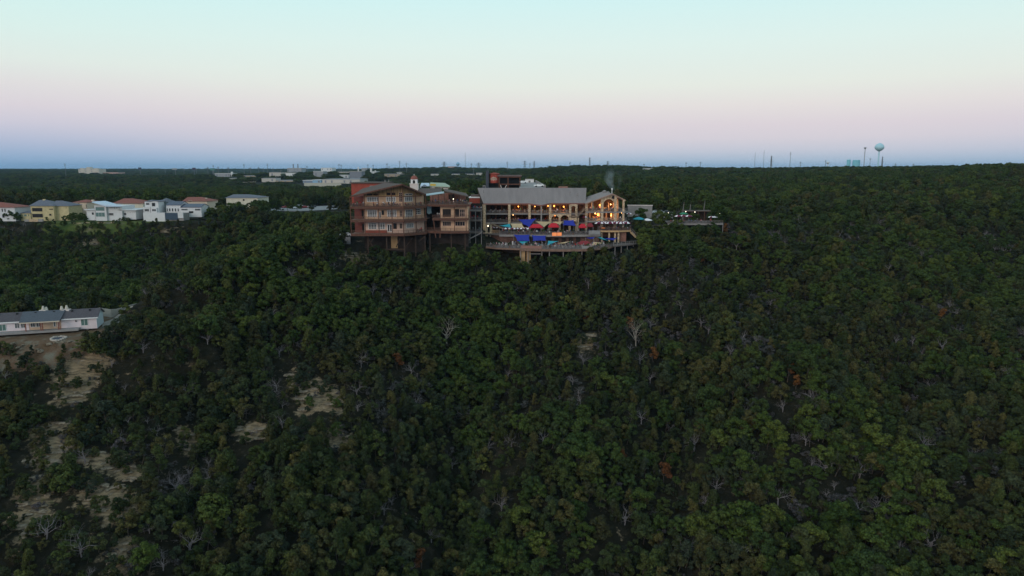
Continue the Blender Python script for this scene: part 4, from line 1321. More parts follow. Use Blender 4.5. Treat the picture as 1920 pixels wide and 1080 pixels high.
for u_, w_ in cols:
    x = XE(u_); D_ = DE - .2 if u_ != 1112 else DE + 1.5
    MB().box(x - w_ / 2, x + w_ / 2, D_ - w_ / 2, D_ + w_ / 2, zg - .5 if w_ > .5 else RZ3, rz_(x) - .35).build('column', stone if w_ > .5 else steel, east)
xa, xb = XE(1128.5) + .45, XE(1153.5) - .45
# arch wall with round window
x0_, x1_ = xa - we.o.x, xb - we.o.x
zs_ = P(1140, 384, DE).z
m = MB(); n = 14; xm = (x0_ + x1_) / 2; rx_ = (x1_ - x0_) / 2; rzz = 2.1
oz = P(1149.5, 370, DE).z; ox = XE(1149.3) - we.o.x
for k in range(n):
    t0 = math.pi * k / n; t1 = math.pi * (k + 1) / n
    a0, a1 = xm - rx_ * math.cos(t0), xm - rx_ * math.cos(t1)
    b0, b1 = zs_ + rzz * math.sin(t0), zs_ + rzz * math.sin(t1)
    c0, c1 = rz_(we.o.x + a0) - .4, rz_(we.o.x + a1) - .4
    m.hexa([we.pt(a0, .5, b0), we.pt(a1, .5, b1), we.pt(a1, -.1, b1), we.pt(a0, -.1, b0), we.pt(a0, .5, c0), we.pt(a1, .5, c1), we.pt(a1, -.1, c1), we.pt(a0, -.1, c0)])
m.build('arch_wall', stone, east)
m = MB()
for k in range(16):
    t0 = 2 * math.pi * k / 16; t1 = 2 * math.pi * (k + 1) / 16
    for (ra, rb2, d0, d1) in ((.58, .78, .50, .60),):
        m.hexa([we.pt(ox + ra * math.cos(t0), d1, oz + ra * math.sin(t0)), we.pt(ox + rb2 * math.cos(t0), d1, oz + rb2 * math.sin(t0)), we.pt(ox + rb2 * math.cos(t0), d0, oz + rb2 * math.sin(t0)), we.pt(ox + ra * math.cos(t0), d0, oz + ra * math.sin(t0)),
                we.pt(ox + ra * math.cos(t1), d1, oz + ra * math.sin(t1)), we.pt(ox + rb2 * math.cos(t1), d1, oz + rb2 * math.sin(t1)), we.pt(ox + rb2 * math.cos(t1), d0, oz + rb2 * math.sin(t1)), we.pt(ox + ra * math.cos(t1), d0, oz + ra * math.sin(t1))])
rwf = m.build('round_window', stoned, east)
m = MB(); m.face(*[we.pt(ox + .6 * math.cos(2 * math.pi * k / 16), .53, oz + .6 * math.sin(2 * math.pi * k / 16)) for k in range(16)]); m.build('pane', glass, rwf)
fe = [(XE(1098), DE - .6), (XE(1172), DE - .6), (XE(1179), DE + 3.5), (XE(1178), 288), (XE(1098), 288)]
for z in (RZ3, RZ2):
    d_ = MB().prism(fe, z - .35, z).build('floor', deckg, east)
    for a, b_ in zip(fe[:2], fe[1:3]):
        w = Wall(a, b_); m = MB(); w.obox(m, 0, w.len, -.02, .10, z - .5, z - .01); m.build('rim_beam', steel, d_)
        w.rail(east, .03, w.len - .03, z, 1.05, railm, d=-.12, nb=6)
MB().box(XE(1099), XE(1160), 283, 283.6, zg, gl.z + 1.5).build('back_wall', insider, east)
MB().box(XE(1160) + .1, XE(1163), 276, 284, RZ2, gl.z + 1.2).build('side_wall', stucco, east)
m = MB()
for u_ in (1103, 1120, 1134, 1143, 1147):
    x = XE(u_) * 1.03; m.box(x, x + .5, 277, 277.4, RZ2, RZ2 + 3.0); m.box(x + 1, x + 1.4, 279, 279.3, RZ3, RZ3 + 3)
m.build('inner_posts', stucco, east)
m = MB(); m.box(XE(1116), XE(1127), 280, 281, RZ2, RZ2 + 1.1); m.box(XE(1133), XE(1150), 280, 281, RZ3, RZ3 + 1.1); m.build('bar_counter', gold, east)
p = P(1147.5, 356.8, 286); e_ = thing('roof_lantern', (p.x, p.y, p.z - 1.6), 'small white roof finial above the gable pavilion', 'finial')
m = MB(); m.tube((p.x, p.y, p.z - 2.6), (p.x, p.y, p.z + .3), .16, .12); m.lathe((p.x, p.y, p.z + .1), [(.1, 0), (.3, .2), (.28, .5), (.08, .8)], 10); m.build('rod', white, e_)
for k, (u_, v_) in enumerate(((1133.5, 359.2), (1139.5, 361.5))):
    p = P(u_, v_, 285); m = MB(); m.lathe((p.x, p.y, p.z - .9), [(.5, 0), (.55, .7), (.85, .75), (.8, 1.1), (.2, 1.45)], 12)
    tag(m.build('roof_ventilator', steel, smooth=True), ('larger' if k == 0 else 'smaller') + ' pale domed ventilator on the pavilion roof', 'ventilator')

# ---------------------------------------------------------------- patio, platform and lower terrace
ter = thing('stone_patio', (8, 268, MZ1 - 4), 'middle patio level with shade sails in front of the arcade', 'terrace')
ZP = MZ1
pat = [(P(936, 438, 263).x, 263.5), (P(1012, 438, 262.5).x, 262.5), (P(1060, 438, 262).x, 262), (P(1126, 438, 264).x, 264), (P(1126, 438, 272).x, 285), (xw - 1, 285), (xw - 1, 269)]
MB().prism(pat, ZP - .4, ZP).build('floor', deckg, ter)
for a, b_ in ((pat[0], pat[1]), (pat[1], pat[2]), (pat[2], pat[3])):
    w = Wall(a, b_); m = MB(); w.obox(m, 0.01, w.len - .01, -.02, .12, ZP - .75, ZP - .02); m.build('rim_beam', steel, ter)
    w.rail(ter, .03, w.len - .03, ZP, 1.05, railm, d=-.12, nb=6)
ZL = ZP - 3.6
MB().prism([(pat[0][0] + .5, 264.3), (pat[3][0] - .3, 265), (pat[3][0], 284), (xw, 284), (xw, 270)], ZL - 3, ZP - .42).build('retaining_wall', mat('dark_brick', (0.13, 0.07, 0.055), .9, .35, 1.5), ter)
w = Wall((pat[0][0], 264.1), (pat[3][0], 264.8))
m = MB()
for k in range(9):
    w.obox(m, 7 + k * 2.6, 8.5 + k * 2.6, -.15, .06, ZL + .3, ZL + 2.4)
m.build('openings', inside, ter)
pa = P(1103, 441, 263.2); pb = P(1125, 441, 263.2)
w = Wall((pa.x, 262.4), (pb.x, 263.3)); m = MB(); w.obox(m, 0, w.len, 0, .15, ZP + .05, ZP + 1.5); m.build('bar_front', concrete, ter)
# stone entrance portal at the west corner
for u_ in (912.5, 920.5):
    p = P(u_, 440, 268); MB().box(p.x - .4, p.x + .4, 267.6, 268.4, ZL - 4, P(u_, 421, 268).z).build('portal_pier', stone, ter)
wpo = Wall((P(912.5, 440, 268).x, 268), (P(920.5, 440, 268).x, 268))
arch_wall(ter, wpo, .4, wpo.len - .4, 0, P(916, 423, 268).z, P(916, 418.5, 268).z, name='portal_arch')
m = MB(); a = P(922, 420, 267.5); b_ = P(947, 430, 267.0); m.bar(a, b_, .22, .45); m.bar(a + Vector((0, 1.6, 0)), b_ + Vector((0, 1.6, 0)), .22, .45)
for k in range(14):
    q = a.lerp(b_, (k + .5) / 14); m.box(q.x - .16, q.x + .16, q.y + .1, q.y + 1.6, q.z, q.z + .06)
m.build('stair', stoned, ter)
m = MB(); m.bar(a + Vector((0, 0, 1.1)), b_ + Vector((0, 0, 1.1)), .09); m.build('stair_rail', railm, ter)
MB().box(P(923, 440, 271).x, P(938, 440, 271).x, 270.8, 271.2, ZL - 2, ZP + 1).build('stone_wall', stoned, ter)

low = thing('lower_terrace', (5, 254, ZL - 6), 'lowest wooden terrace full of tables, carried by posts above the trees', 'terrace')
lt = [(P(911, 465, 255).x, 257), (P(930, 465, 252).x, 253), (P(976, 465, 250).x, 250), (P(1016, 465, 249).x, 248.6), (P(1056, 465, 248).x, 248), (P(1112, 465, 248).x, 249), (P(1140, 460, 254).x, 254), (P(1152, 460, 258).x, 259), (pat[3][0] + 6, 268), (pat[3][0], 270), (xw, 270)]
MB().prism(lt, ZL - .4, ZL).build('floor', deckg, low)
for k, (a, b_) in enumerate(zip(lt[:7], lt[1:8])):
    w = Wall(a, b_); m = MB(); w.obox(m, 0.01, w.len - .01, -.02, .14, ZL - .85 if k in (2, 3, 4) else ZL - .6, ZL - .02); m.build('rim_beam', deckw, low)
    w.rail(low, .03, w.len - .03, ZL, 1.05, railm if k != 2 else railb, d=-.12, nb=6)
w = Wall(lt[2], lt[3]); m = MB(); w.obox(m, .1, w.len - .1, -.10, -.04, ZL + .05, ZL + 1.0); m.build('board_front', mat('plum_board', (0.27, 0.145, 0.12), .85, .2, 1.5, stretch=(.4, 1, 8)), low)
w = Wall(lt[4], lt[5]); m = MB(); w.obox(m, 6.5, 10.0, -.10, -.04, ZL + .05, ZL + .95); w.obox(m, 13.2, 15, -.1, -.04, ZL + .05, ZL + .95) if w.len > 15 else None; m.build('pale_panel', concrete, low)
# structure under the terrace
for u_, D_ in ((976, 250.6), (990, 250.4), (1016, 249.4), (1030, 249), (1056, 248.7), (1076, 249), (1091, 249.4), (1111, 250)):
    p = P(u_, 480, D_); m = MB(); m.box(p.x - .14, p.x + .14, D_ - .14, D_ + .14, zf(p.x, D_) - .3, ZL - .42); m.build('post', steel, low)
for ua, va, ub, vb in ((1031, 480, 1046, 494), (1030, 501, 1043, 501), (993, 476, 1014, 476)):
    m = MB(); m.bar(P(ua, va, 249.5), P(ub, vb, 249.5), .22); m.build('brace', steel, low)
for ua, ub in ((974.5, 984.5), (987.5, 995)):
    a, b_ = P(ua, 480, 251), P(ub, 480, 251); MB().box(a.x, b_.x, 251, 251.25, P(980, 495, 251).z, ZL - .45).build('board_panel', gold, low)
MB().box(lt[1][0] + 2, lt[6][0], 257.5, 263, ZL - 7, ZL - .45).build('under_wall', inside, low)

plat = thing('corner_terrace', (38, 268, ZL - 2), 'raised corner terrace with brick wall, full of maroon and white umbrellas', 'terrace')
ZR = P(1150, 431.8, 266).z
pp = [(P(1123, 432, 266).x, 265.5), (P(1160, 432, 265.5).x, 265.2), (P(1183, 431, 267).x, 267.5), (P(1184, 428, 274).x, 276), (P(1123, 430, 275).x, 276)]
MB().prism(pp, ZR - .55, ZR).build('floor', deckw, plat)
for a, b_ in zip(pp[:3], pp[1:4]):
    w = Wall(a, b_); m = MB(); w.obox(m, 0.01, w.len - .01, -.02, .15, ZR - .62, ZR - .02); m.build('rim_beam', gold, plat)
    w.rail(plat, .03, w.len - .03, ZR, 1.05, railb, d=-.12, nb=6)
a, b_ = P(1160.5, 445, 267.5), P(1174, 445, 267.5)
MB().box(a.x, b_.x, 267.5, 276, ZL - 3, ZR - .56).build('brick_wall', redbrick, plat)
a = P(1128, 445, 270); MB().box(a.x, P(1158, 445, 270).x, 271, 276, ZL - 3, ZR - .56).build('back_wall', insider, plat)
for u_ in (1128, 1142, 1153, 1159.5):
    p = P(u_, 445, 266.4); MB().box(p.x - .3, p.x + .3, 266.1, 266.7, ZL - 2, ZR - .56).build('pier', stone, plat)
m = MB(); a = P(1181, 434.5, 267.5); b_ = P(1191, 444.5, 263.5)
side = Vector((1.0, .9, 0)) * .9
m.sheet([a, a + side, b_ + side, b_], .3); m.build('stair', gold, plat)
m = MB()
for s_ in (Vector((0, 0, 0)), side):
    m.bar(a + s_ + Vector((0, 0, 1)), b_ + s_ + Vector((0, 0, 1)), .09)
    for k in range(6):
        q = a.lerp(b_, k / 5) + s_; m.box(q.x - .04, q.x + .04, q.y - .04, q.y + .04, q.z, q.z + 1)
m.build('stair_rail', railm, plat)
walk = [P(1150, 460.5, 256), P(1188, 449, 261.5), P(1196, 445, 264), P(1180, 447, 267), P(1150, 455, 262)]
zz = ZL + .3
MB().prism([(q.x, q.y) for q in walk], zz - .4, zz).build('walkway', deckg, plat)
for a, b_ in ((walk[0], walk[1]), (walk[1], walk[2])):
    w = Wall(a.xy, b_.xy); w.rail(plat, .03, w.len - .03, zz, 1.1, steel, nb=5)
for k in range(4):
    q = walk[0].lerp(walk[2], (k + .3) / 4); MB().box(q.x - .12, q.x + .12, q.y + .2, q.y + .44, zf(q.x, q.y) - .3, zz - .4).build('post', steel, plat)

# ---------------------------------------------------------------- garden deck to the east
gd = thing('garden_deck', (62, 286, P(1260, 418, 285).z - 3), 'long timber garden deck among oaks east of the corner terrace', 'terrace')
ZG = P(1300, 418.8, 283).z; ZG2 = P(1195, 428, 281).z
g1 = [(P(1252, 419, 283).x, 283), (P(1325, 419, 282.5).x, 282.5), (P(1356, 417, 284).x, 284), (P(1356, 415, 294).x, 297), (P(1250, 415, 294).x, 297)]
g2 = [(P(1180, 428, 281).x, 281), (P(1206, 427, 281).x, 281), (P(1252, 427, 283).x, 283.2), (P(1250, 415, 294).x, 297), (P(1180, 420, 290).x, 292)]
for pts, z in ((g1, ZG), (g2, ZG2)):
    MB().prism(pts, z - .35, z).build('floor', deckg, gd)
    for a, b_ in zip(pts[:2], pts[1:3]):
        w = Wall(a, b_); m = MB(); w.obox(m, .01, w.len - .01, -.02, .12, z - .6, z - .02); m.build('rim_beam', steel, gd)
        w.rail(gd, .03, w.len - .03, z, 1.1, railm, d=-.12, nb=6)
    for k in range(5):
        q = Vector(pts[0]).lerp(Vector(pts[2]), k / 4); MB().box(q.x - .12, q.x + .12, q.y + .2, q.y + .44, zf(q.x, q.y) - .3, z - .36).build('post', steel, gd)
pw = thing('pale_garden_wall', P(1200, 392, 305), 'long pale garden wall behind the round oak on the deck', 'wall')
a, b_ = P(1177, 390, 305), P(1223, 390, 303)
w = Wall(a.xy, b_.xy); m = MB(); w.obox(m, 0, w.len, -.2, .2, P(1200, 400, 305).z - 2, P(1200, 385.5, 305).z); m.build('wall', concrete, pw)
m = MB(); w.obox(m, -.2, w.len + .2, -.35, .35, P(1200, 385.5, 305).z, P(1200, 384, 305).z); m.build('coping', offwhite, pw)
pg = thing('garden_pergola', P(1310, 412, 298), 'low dark flat-roofed bar shelter behind the garden deck', 'shelter')
a, b_ = P(1283, 396, 298), P(1335, 396, 298)
MB().box(a.x, b_.x, 297.5, 303, P(1310, 396.6, 298).z, P(1310, 395, 298).z).build('roof', shingle, pg)
MB().box(a.x + 1, b_.x - 1, 301.5, 302, ZG - 1, P(1310, 397, 298).z).build('back_wall', timberd, pg)
for k in range(5):
    x = a.x + .4 + (b_.x - a.x - .8) * k / 4; MB().box(x - .12, x + .12, 297.7, 297.94, ZG - 1, P(1310, 396.6, 298).z).build('post', timber, pg)

# ---------------------------------------------------------------- black frame tower with red drum
tw = thing('black_frame_tower', P(940, 360, 330), 'black steel frame tower with a red drum sign behind the grey roof', 'tower')
D0 = 330.0
XT = lambda u_: P(u_, 345, D0).x
ZT = lambda v_: P(940, v_, D0).z
zb = ZT(375)
MB().box(XT(911), XT(916), D0, D0 + 6, zb, ZT(320)).build('steel_fin', char, tw)
for u_ in (912, 917):
    m = MB(); m.box(XT(u_) - .1, XT(u_) + .1, D0 + 1, D0 + 1.2, ZT(332), ZT(313.5)); m.build('mast', black, tw)
dc = Vector((XT(926.5), D0 + 3.2, 0))
MB().lathe((dc.x, dc.y, ZT(343.5)), [(2.25, 0), (2.3, .1), (2.3, ZT(327) - ZT(343.5))], 28).build('red_drum', mat('drum_red', (0.36, 0.07, 0.05), .7, .35, .9), tw, True)
MB().lathe((dc.x, dc.y, ZT(327)), [(2.6, 0), (2.6, .3), (.3, .8)], 28).build('drum_roof', redwall, tw)
# pale painted emblem wrapped round the drum, with two dark script strokes
em = MB(); st = MB()
for k in range(18):
    t0 = -2.35 + 1.35 * k / 18; t1 = -2.35 + 1.35 * (k + 1) / 18
    f_ = (k + .5) / 18; h0 = .35 + .38 * math.sin(f_ * math.pi) + .10 * math.sin(f_ * 17); zc = ZT(335) - .25 + .25 * math.sin(f_ * 3)
    r_ = 2.33
    em.face(*[(dc.x + r_ * math.cos(tt), dc.y + r_ * math.sin(tt), z_) for tt, z_ in ((t0, zc - h0), (t1, zc - h0), (t1, zc + h0), (t0, zc + h0))])
    for oz_, ph in ((.18, 0), (-.22, 1.3)):
        za = zc + oz_ + .10 * math.sin(k * 1.9 + ph); zb2 = zc + oz_ + .10 * math.sin((k + 1) * 1.9 + ph)
        if 2 < k < 16:
            st.face(*[(dc.x + 2.35 * math.cos(tt), dc.y + 2.35 * math.sin(tt), z_) for tt, z_ in ((t0, za - .06), (t1, zb2 - .06), (t1, zb2 + .06), (t0, za + .06))])
em.build('emblem', mat('emblem_cream', (0.50, 0.36, 0.28), .7, .2, 2), tw); st.build('emblem_script', mat('emblem_dark', (0.12, 0.05, 0.045), .7, .1), tw)
fx = [XT(936), XT(952.5), XT(975)]
fz = [zb, ZT(344.6), ZT(331)]
for x in fx:
    MB().box(x - .25, x + .25, D0 + .4, D0 + .9, zb, ZT(331)).build('frame_post', timber, tw)
    MB().box(x - .25, x + .25, D0 + 6, D0 + 6.5, zb, ZT(331)).build('frame_post', timber, tw)
for z in fz[1:]:
    MB().box(fx[0] - .3, fx[2] + .3, D0 + .35, D0 + 6.6, z - .5, z).build('floor', timber, tw)
MB().box(fx[0] - .8, fx[2] + .8, D0, D0 + 7, ZT(331), ZT(328.3)).build('flat_roof', mat('brown_roof', (0.14, 0.10, 0.095), .8, .15), tw)
MB().box(fx[0] + .3, fx[2] - .3, D0 + 4, D0 + 4.3, zb, ZT(331) - .5).build('glass_wall', glass, tw)
m = MB(); m.bar((fx[0] + .5, D0 + .6, fz[1] - .3), (fx[0] + 1.2, D0 + .6, fz[1] - 2.6), .25); m.bar((fx[1] - .5, D0 + .6, fz[1] - .3), (fx[1] - 1.8, D0 + .6, fz[1] - 2.6), .25); m.build('brace', offwhite, tw)
MB().box(XT(916.2), XT(935), D0 + 4, D0 + 4.3, zb, ZT(344)).build('dark_wall', black, tw)
u_ = thing('roof_cube', P(905, 352, 318), 'small pale rooftop unit at the left end of the grey roof', 'unit')
m = MB(); a = P(905, 352, 318); m.box(a.x, a.x + 1.2, 318, 319.2, a.z - 3, a.z + .95); m.build('case', steel, u_)
m = MB(); m.box(a.x + .15, a.x + 1.05, 317.95, 317.99, a.z - .5, a.z + .6); m.build('grille', char, u_)

# parking deck ramp behind
rd = thing('parking_deck', P(1000, 360, 340), 'sloping concrete parking deck with low parapet behind the grey roof', 'deck')
q = [P(974, 352, 320), P(1023, 352, 320), P(1004, 341.5, 372), P(974, 341.5, 372)]
MB().sheet(q, .6).build('slab', concrete, rd)
m = MB(); m.bar(q[1] + Vector((0, 0, .5)), q[2] + Vector((0, 0, .5)), .3, 1.1); m.build('parapet', steel, rd)
for f_ in (.15, .5, .85):
    a = q[0].lerp(q[3], f_) + Vector((1, 0, 0)); b_ = q[1].lerp(q[2], f_) - Vector((1, 0, 0))
    for p in (a, b_):
        MB().box(p.x - .3, p.x + .3, p.y - .3, p.y + .3, zf(p.x, p.y) - 1, p.z - .6).build('pillar', concrete, rd)
a, b_ = P(985, 336, 368), P(1001, 336, 368)
hut = thing('white_stair_hut', (a.x, 369, a.z - 2), 'plain white stair hut on the parking deck', 'hut')
MB().box(a.x, b_.x, 368.5, 371, P(990, 342.5, 368).z, P(990, 336.2, 368).z).build('wall', white, hut)
MB().box(a.x - .15, b_.x + .15, 368.3, 371.2, P(990, 336.2, 368).z, P(990, 335.4, 368).z).build('roof', steel, hut)
MB().box(a.x + 1.6, a.x + 2.6, 368.45, 368.5, P(990, 342.4, 368).z, P(990, 338.5, 368).z).build('door', steel, hut)
PDK = q
# ================================================================== shade sails, umbrellas
CL = {'blue': mat('blue_cloth', (0.022, 0.035, 0.30), .8, .12, .6), 'teal': mat('teal_cloth', (0.03, 0.30, 0.37), .8, .12, .6), 'tan': mat('tan_cloth', (0.50, 0.37, 0.22), .85, .12, .6),
      'red': mat('red_cloth', (0.46, 0.018, 0.030), .8, .15, .6), 'dred': mat('dark_red_cloth', (0.22, 0.03, 0.035), .8, .15, .6), 'orange': mat('orange_cloth', (0.80, 0.22, 0.06), .7, .12, .8),
      'maroon': mat('maroon_cloth', (0.14, 0.012, 0.045), .8, .2, 1), 'white': mat('white_cloth', (0.78, 0.76, 0.78), .8, .05, 1), 'green': mat('green_cloth', (0.03, 0.22, 0.12), .8, .15, 1)}
def sail(label, pts, cl, floor, poles=(), sag=0.35, cat='shade sail'):
    c4 = [P(*q) for q in pts]
    tri = len(c4) == 3
    if tri: c4 = [c4[0], c4[1], c4[2], (c4[2] + c4[0]) / 2]
    cen = sum(c4, Vector()) / 4
    e = thing('shade_sail', (cen.x, cen.y, floor), label, cat)
    n = 8; g = []
    for j in range(n + 1):
        for i in range(n + 1):
            s_, t_ = i / n, j / n
            p = c4[0] * (1 - s_) * (1 - t_) + c4[1] * s_ * (1 - t_) + c4[2] * s_ * t_ + c4[3] * (1 - s_) * t_
            ed = 1 - min(1, 4 * (min(s_, 1 - s_) * min(t_, 1 - t_)) ** .5)
            k_ = .10 * (math.sin(math.pi * s_) * (1 - abs(2 * t_ - 1)) * 0 + max(math.sin(math.pi * s_) * (1 if t_ in (0, 1) else 0), math.sin(math.pi * t_) * (1 if s_ in (0, 1) else 0)))
            p = p.lerp(cen, k_)
            p.z -= sag * math.sin(math.pi * s_) * math.sin(math.pi * t_)
            g.append(p)
    m = MB(); N = n + 1
    for th in (0, .03):
        i0 = len(m.v); m.v += [q - Vector((0, 0, th)) for q in g]
        for j in range(n):
            for i in range(n):
                f_ = (i0 + j * N + i, i0 + j * N + i + 1, i0 + (j + 1) * N + i + 1, i0 + (j + 1) * N + i)
                m.f.append(f_ if th == 0 else f_[::-1]); m.m.append(0)
    m.build('cloth', CL[cl], e, smooth=True)
    for k in (poles or range(min(len(pts), 3))):
        q = c4[k]
        if q.z - floor < .5: continue
        b_ = MB(); b_.tube((q.x, q.y, floor), (q.x, q.y, q.z + .15), .07, .055, 6); b_.build('mast', steel, e)
    return e
def canopy(label, u0, u1, vt, vb, D, floor, cl):
    """four-sided hip canopy on posts"""
    a, b_ = P(u0, vb, D), P(u1, vb, D)
    top = P((u0 + u1) / 2, vt, D + 1.8)
    e = thing('hip_canopy', ((a.x + b_.x) / 2, D + 1.5, floor), label, 'canopy')
    d_ = 3.4; z = a.z
    rl = (b_.x - a.x) * .22
    A0, A1, A2, A3 = (a.x, D, z), (b_.x, D, z), (b_.x, D + d_, z), (a.x, D + d_, z)
    R0, R1 = (top.x - rl, D + d_ / 2, top.z), (top.x + rl, D + d_ / 2, top.z)
    m = MB(); m.face(A0, A1, R1, R0); m.face(A1, A2, R1); m.face(A2, A3, R0, R1); m.face(A3, A0, R0)
    m.hexa([(a.x, D, z - .25), (b_.x, D, z - .25), (b_.x, D + .03, z - .25), (a.x, D + .03, z - .25), (a.x, D, z - .003), (b_.x, D, z - .003), (b_.x, D + .03, z - .003), (a.x, D + .03, z - .003)])
    m.build('cloth', CL[cl], e)
    for x, y in ((a.x + .1, D + .1), (b_.x - .1, D + .1), (b_.x - .1, D + d_ - .1), (a.x + .1, D + d_ - .1)):
        q = MB(); q.tube((x, y, floor), (x, y, z), .06, n=6); q.build('post', steel, e)
sail('teal triangular shade sail at the foot of the portal stair', [(936,423,267),(956,419.5,268),(959,427,263.8)], 'teal', ZP)
sail('square tan shade sail beside the teal triangle', [(957,419,268.5),(978.6,419,268.5),(984,428,264),(960,427.5,264)], 'tan', ZP)
sail('large royal blue shade sail hung between two tan sails under the middle floor', [(971.5,411.5,272),(1005,409.8,272),(993,426,264.5),(981,420.5,267)], 'blue', ZP, sag=.6)
sail('wide tan shade sail strung between the two red hip canopies', [(1004,414.8,271),(1034.6,415.5,271),(1020,426,263.5)], 'tan', ZP)
sail('narrow tan shade sail below the two middle-floor arches', [(1034,416.2,272),(1056,415,272),(1050,421.5,266.5)], 'tan', ZP)
sail('peaked blue shade sail in front of the tall patio arch', [(1057,413.5,270),(1075.5,412.5,270),(1080.5,423.8,264.5),(1055,422,264.5)], 'blue', ZP, sag=.8)
sail('big rectangular blue shade sail on the lower terrace near the steps', [(963,440,262.5),(993,440,262.5),(993,452,256),(970,452,256)], 'blue', ZL)
sail('second rectangular blue shade sail over the boarded terrace front', [(997,441,262.3),(1023.4,441.7,262.3),(1024,451.2,256),(999,451.6,256)], 'blue', ZL)
sail('small teal pennant sail hanging below the big rectangular blue sail', [(970.5,452.2,256.5),(992,452.6,256.5),(979.6,457.4,253)], 'teal', ZL)
sail('sharp teal triangular sail in the middle of the lower terrace', [(1027.5,451.4,258),(1047,452,257),(1026,460.2,252.5)], 'teal', ZL)
sail('thin slanting tan sail beside the sharp teal sail', [(1043,456.3,255),(1069.5,452,258),(1060,456,254)], 'tan', ZL)
sail('flat narrow blue sail under the patio edge', [(1098,446,260),(1115.4,444.3,260),(1113,447.6,257)], 'blue', ZL)
sail('long pointed teal sail beneath the corner terrace', [(1119.4,444.8,262),(1127,444.8,263),(1141,451.2,258)], 'teal', ZL)
sail('low blue sail in front of the corner terrace piers', [(1130.6,446.6,263),(1157.5,446,263),(1151,450.8,259)], 'blue', ZL)
sail('kite-shaped tan sail over the right end of the lower terrace', [(1113,453.5,257),(1131,455.3,256),(1108,461.8,251.5)], 'tan', ZL)
canopy('bright red hip canopy below the large blue sail', 992, 1018.5, 420, 426.3, 264.2, ZP, 'red')
canopy('bright red hip canopy beside the wide tan sail', 1028, 1049, 418.2, 425.5, 264.5, ZP, 'red')
canopy('red canopy next to the tall patio arch', 1085.5, 1100, 419.5, 426.3, 265, ZP, 'red')
canopy('dark red canopy touching the bright one by the pavilion', 1100.5, 1113, 418, 424.5, 267, ZP, 'dred')
canopy('faded dark red awning on the lower terrace under the patio', 1083, 1109, 451.5, 457.5, 257, ZL, 'dred')
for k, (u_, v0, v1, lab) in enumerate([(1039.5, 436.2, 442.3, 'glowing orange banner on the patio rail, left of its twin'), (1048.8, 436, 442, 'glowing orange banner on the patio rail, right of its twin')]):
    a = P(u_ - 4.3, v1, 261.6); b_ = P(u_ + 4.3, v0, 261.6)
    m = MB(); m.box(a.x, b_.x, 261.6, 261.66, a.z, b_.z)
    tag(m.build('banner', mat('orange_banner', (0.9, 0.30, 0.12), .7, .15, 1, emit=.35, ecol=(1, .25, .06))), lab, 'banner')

def umbrella_mesh(c1, c2, r=1.3, h=2.35):
    m = MB(); n = 16
    rings = [(0.02, h + .42), (r * .5, h + .27), (r, h), (r, h - .14)]
    for k in range(n):
        t0, t1 = 2 * math.pi * k / n, 2 * math.pi * (k + 1) / n
        m.cur = 1 if (k // 2) in (1, 4, 6) else 0
        for (ra, za), (rb2, zb_) in zip(rings[:-1], rings[1:]):
            m.face((ra * math.cos(t0), ra * math.sin(t0), za), (rb2 * math.cos(t0), rb2 * math.sin(t0), zb_), (rb2 * math.cos(t1), rb2 * math.sin(t1), zb_), (ra * math.cos(t1), ra * math.sin(t1), za))
    cm = m.mesh('umbrella_canopy', [CL[c1], CL[c2]])
    p = MB(); p.tube((0, 0, 0), (0, 0, h + .5), .045, .03, 6); p.lathe((0, 0, 0), [(.3, 0), (.28, .1), (.08, .14)], 10)
    return [('canopy', cm), ('pole', p.mesh('umbrella_pole', steel))]
UMB = umbrella_mesh('maroon', 'white')
def umbrella(u_, D, floor, label, group=None, sc=1.0, parts=None, v_=430):
    p = P(u_, v_, D)
    place(parts or UMB, 'patio_umbrella', (p.x, D, floor), random.uniform(0, 6), sc, label, 'umbrella', group)
for k, u_ in enumerate((1121, 1128.5, 1135, 1142, 1149, 1156, 1163, 1169.5, 1175.5)):
    umbrella(u_, 267 + (k % 3) * .35, ZR, 'maroon and white umbrella in the front row on the corner terrace', 'front row of umbrellas on the corner terrace', 1.08)
for k, u_ in enumerate((1125, 1133, 1145, 1153, 1161, 1168, 1174)):
    umbrella(u_, 270.2 + (k % 2) * .4, ZR, 'maroon and white umbrella in the back row on the corner terrace', 'back row of umbrellas on the corner terrace', 1.08)
for k, u_ in enumerate((948, 955.5, 963, 970, 978, 986, 991)):
    umbrella(u_, 264.3 + (k % 2) * .8, ZP, 'low maroon and white umbrella beneath the square tan sail', 'umbrellas beneath the square tan sail', .88)
for k, u_ in enumerate((924, 932)):
    umbrella(u_, 269.6, ZP, 'maroon and white umbrella under the portal stair', 'umbrellas under the portal stair', .85)
umbrella(1097, 273.6, MZ2, 'single maroon and white umbrella beside the landing of the stone stair', None, .9)
umbrella(1178.5, 279, RZ2, 'single maroon and white umbrella at the east corner of the gable pavilion', None, .95)
for k, u_ in enumerate((1270, 1279.5, 1290)):
    umbrella(u_, 284.5 + (k % 2) * .5, ZG, 'maroon and white umbrella at the rail of the garden deck', 'umbrellas at the rail of the garden deck', 1.15)
for k, u_ in enumerate((1333, 1339)):
    umbrella(u_, 286, ZG, 'pale umbrella at the far end of the garden deck', 'pale umbrellas at the far end of the garden deck', .95, umbrella_mesh('white', 'maroon', 1.35) if k == 0 else umbrella_mesh('white', 'white', 1.2))
umbrella(1197, 283, ZG2, 'large teal umbrella below the round oak on the garden deck', None, 1.75, umbrella_mesh('teal', 'teal', 1.25, 2.0))
umbrella(1213, 283.5, ZG2, 'flat white umbrella next to the large teal one', None, 1.5, umbrella_mesh('white', 'white', 1.3, 2.0))
umbrella(1281, 293, ZG, 'green umbrella among the shrubs behind the garden deck', None, 1.3, umbrella_mesh('green', 'green', 1.3, 2.4))
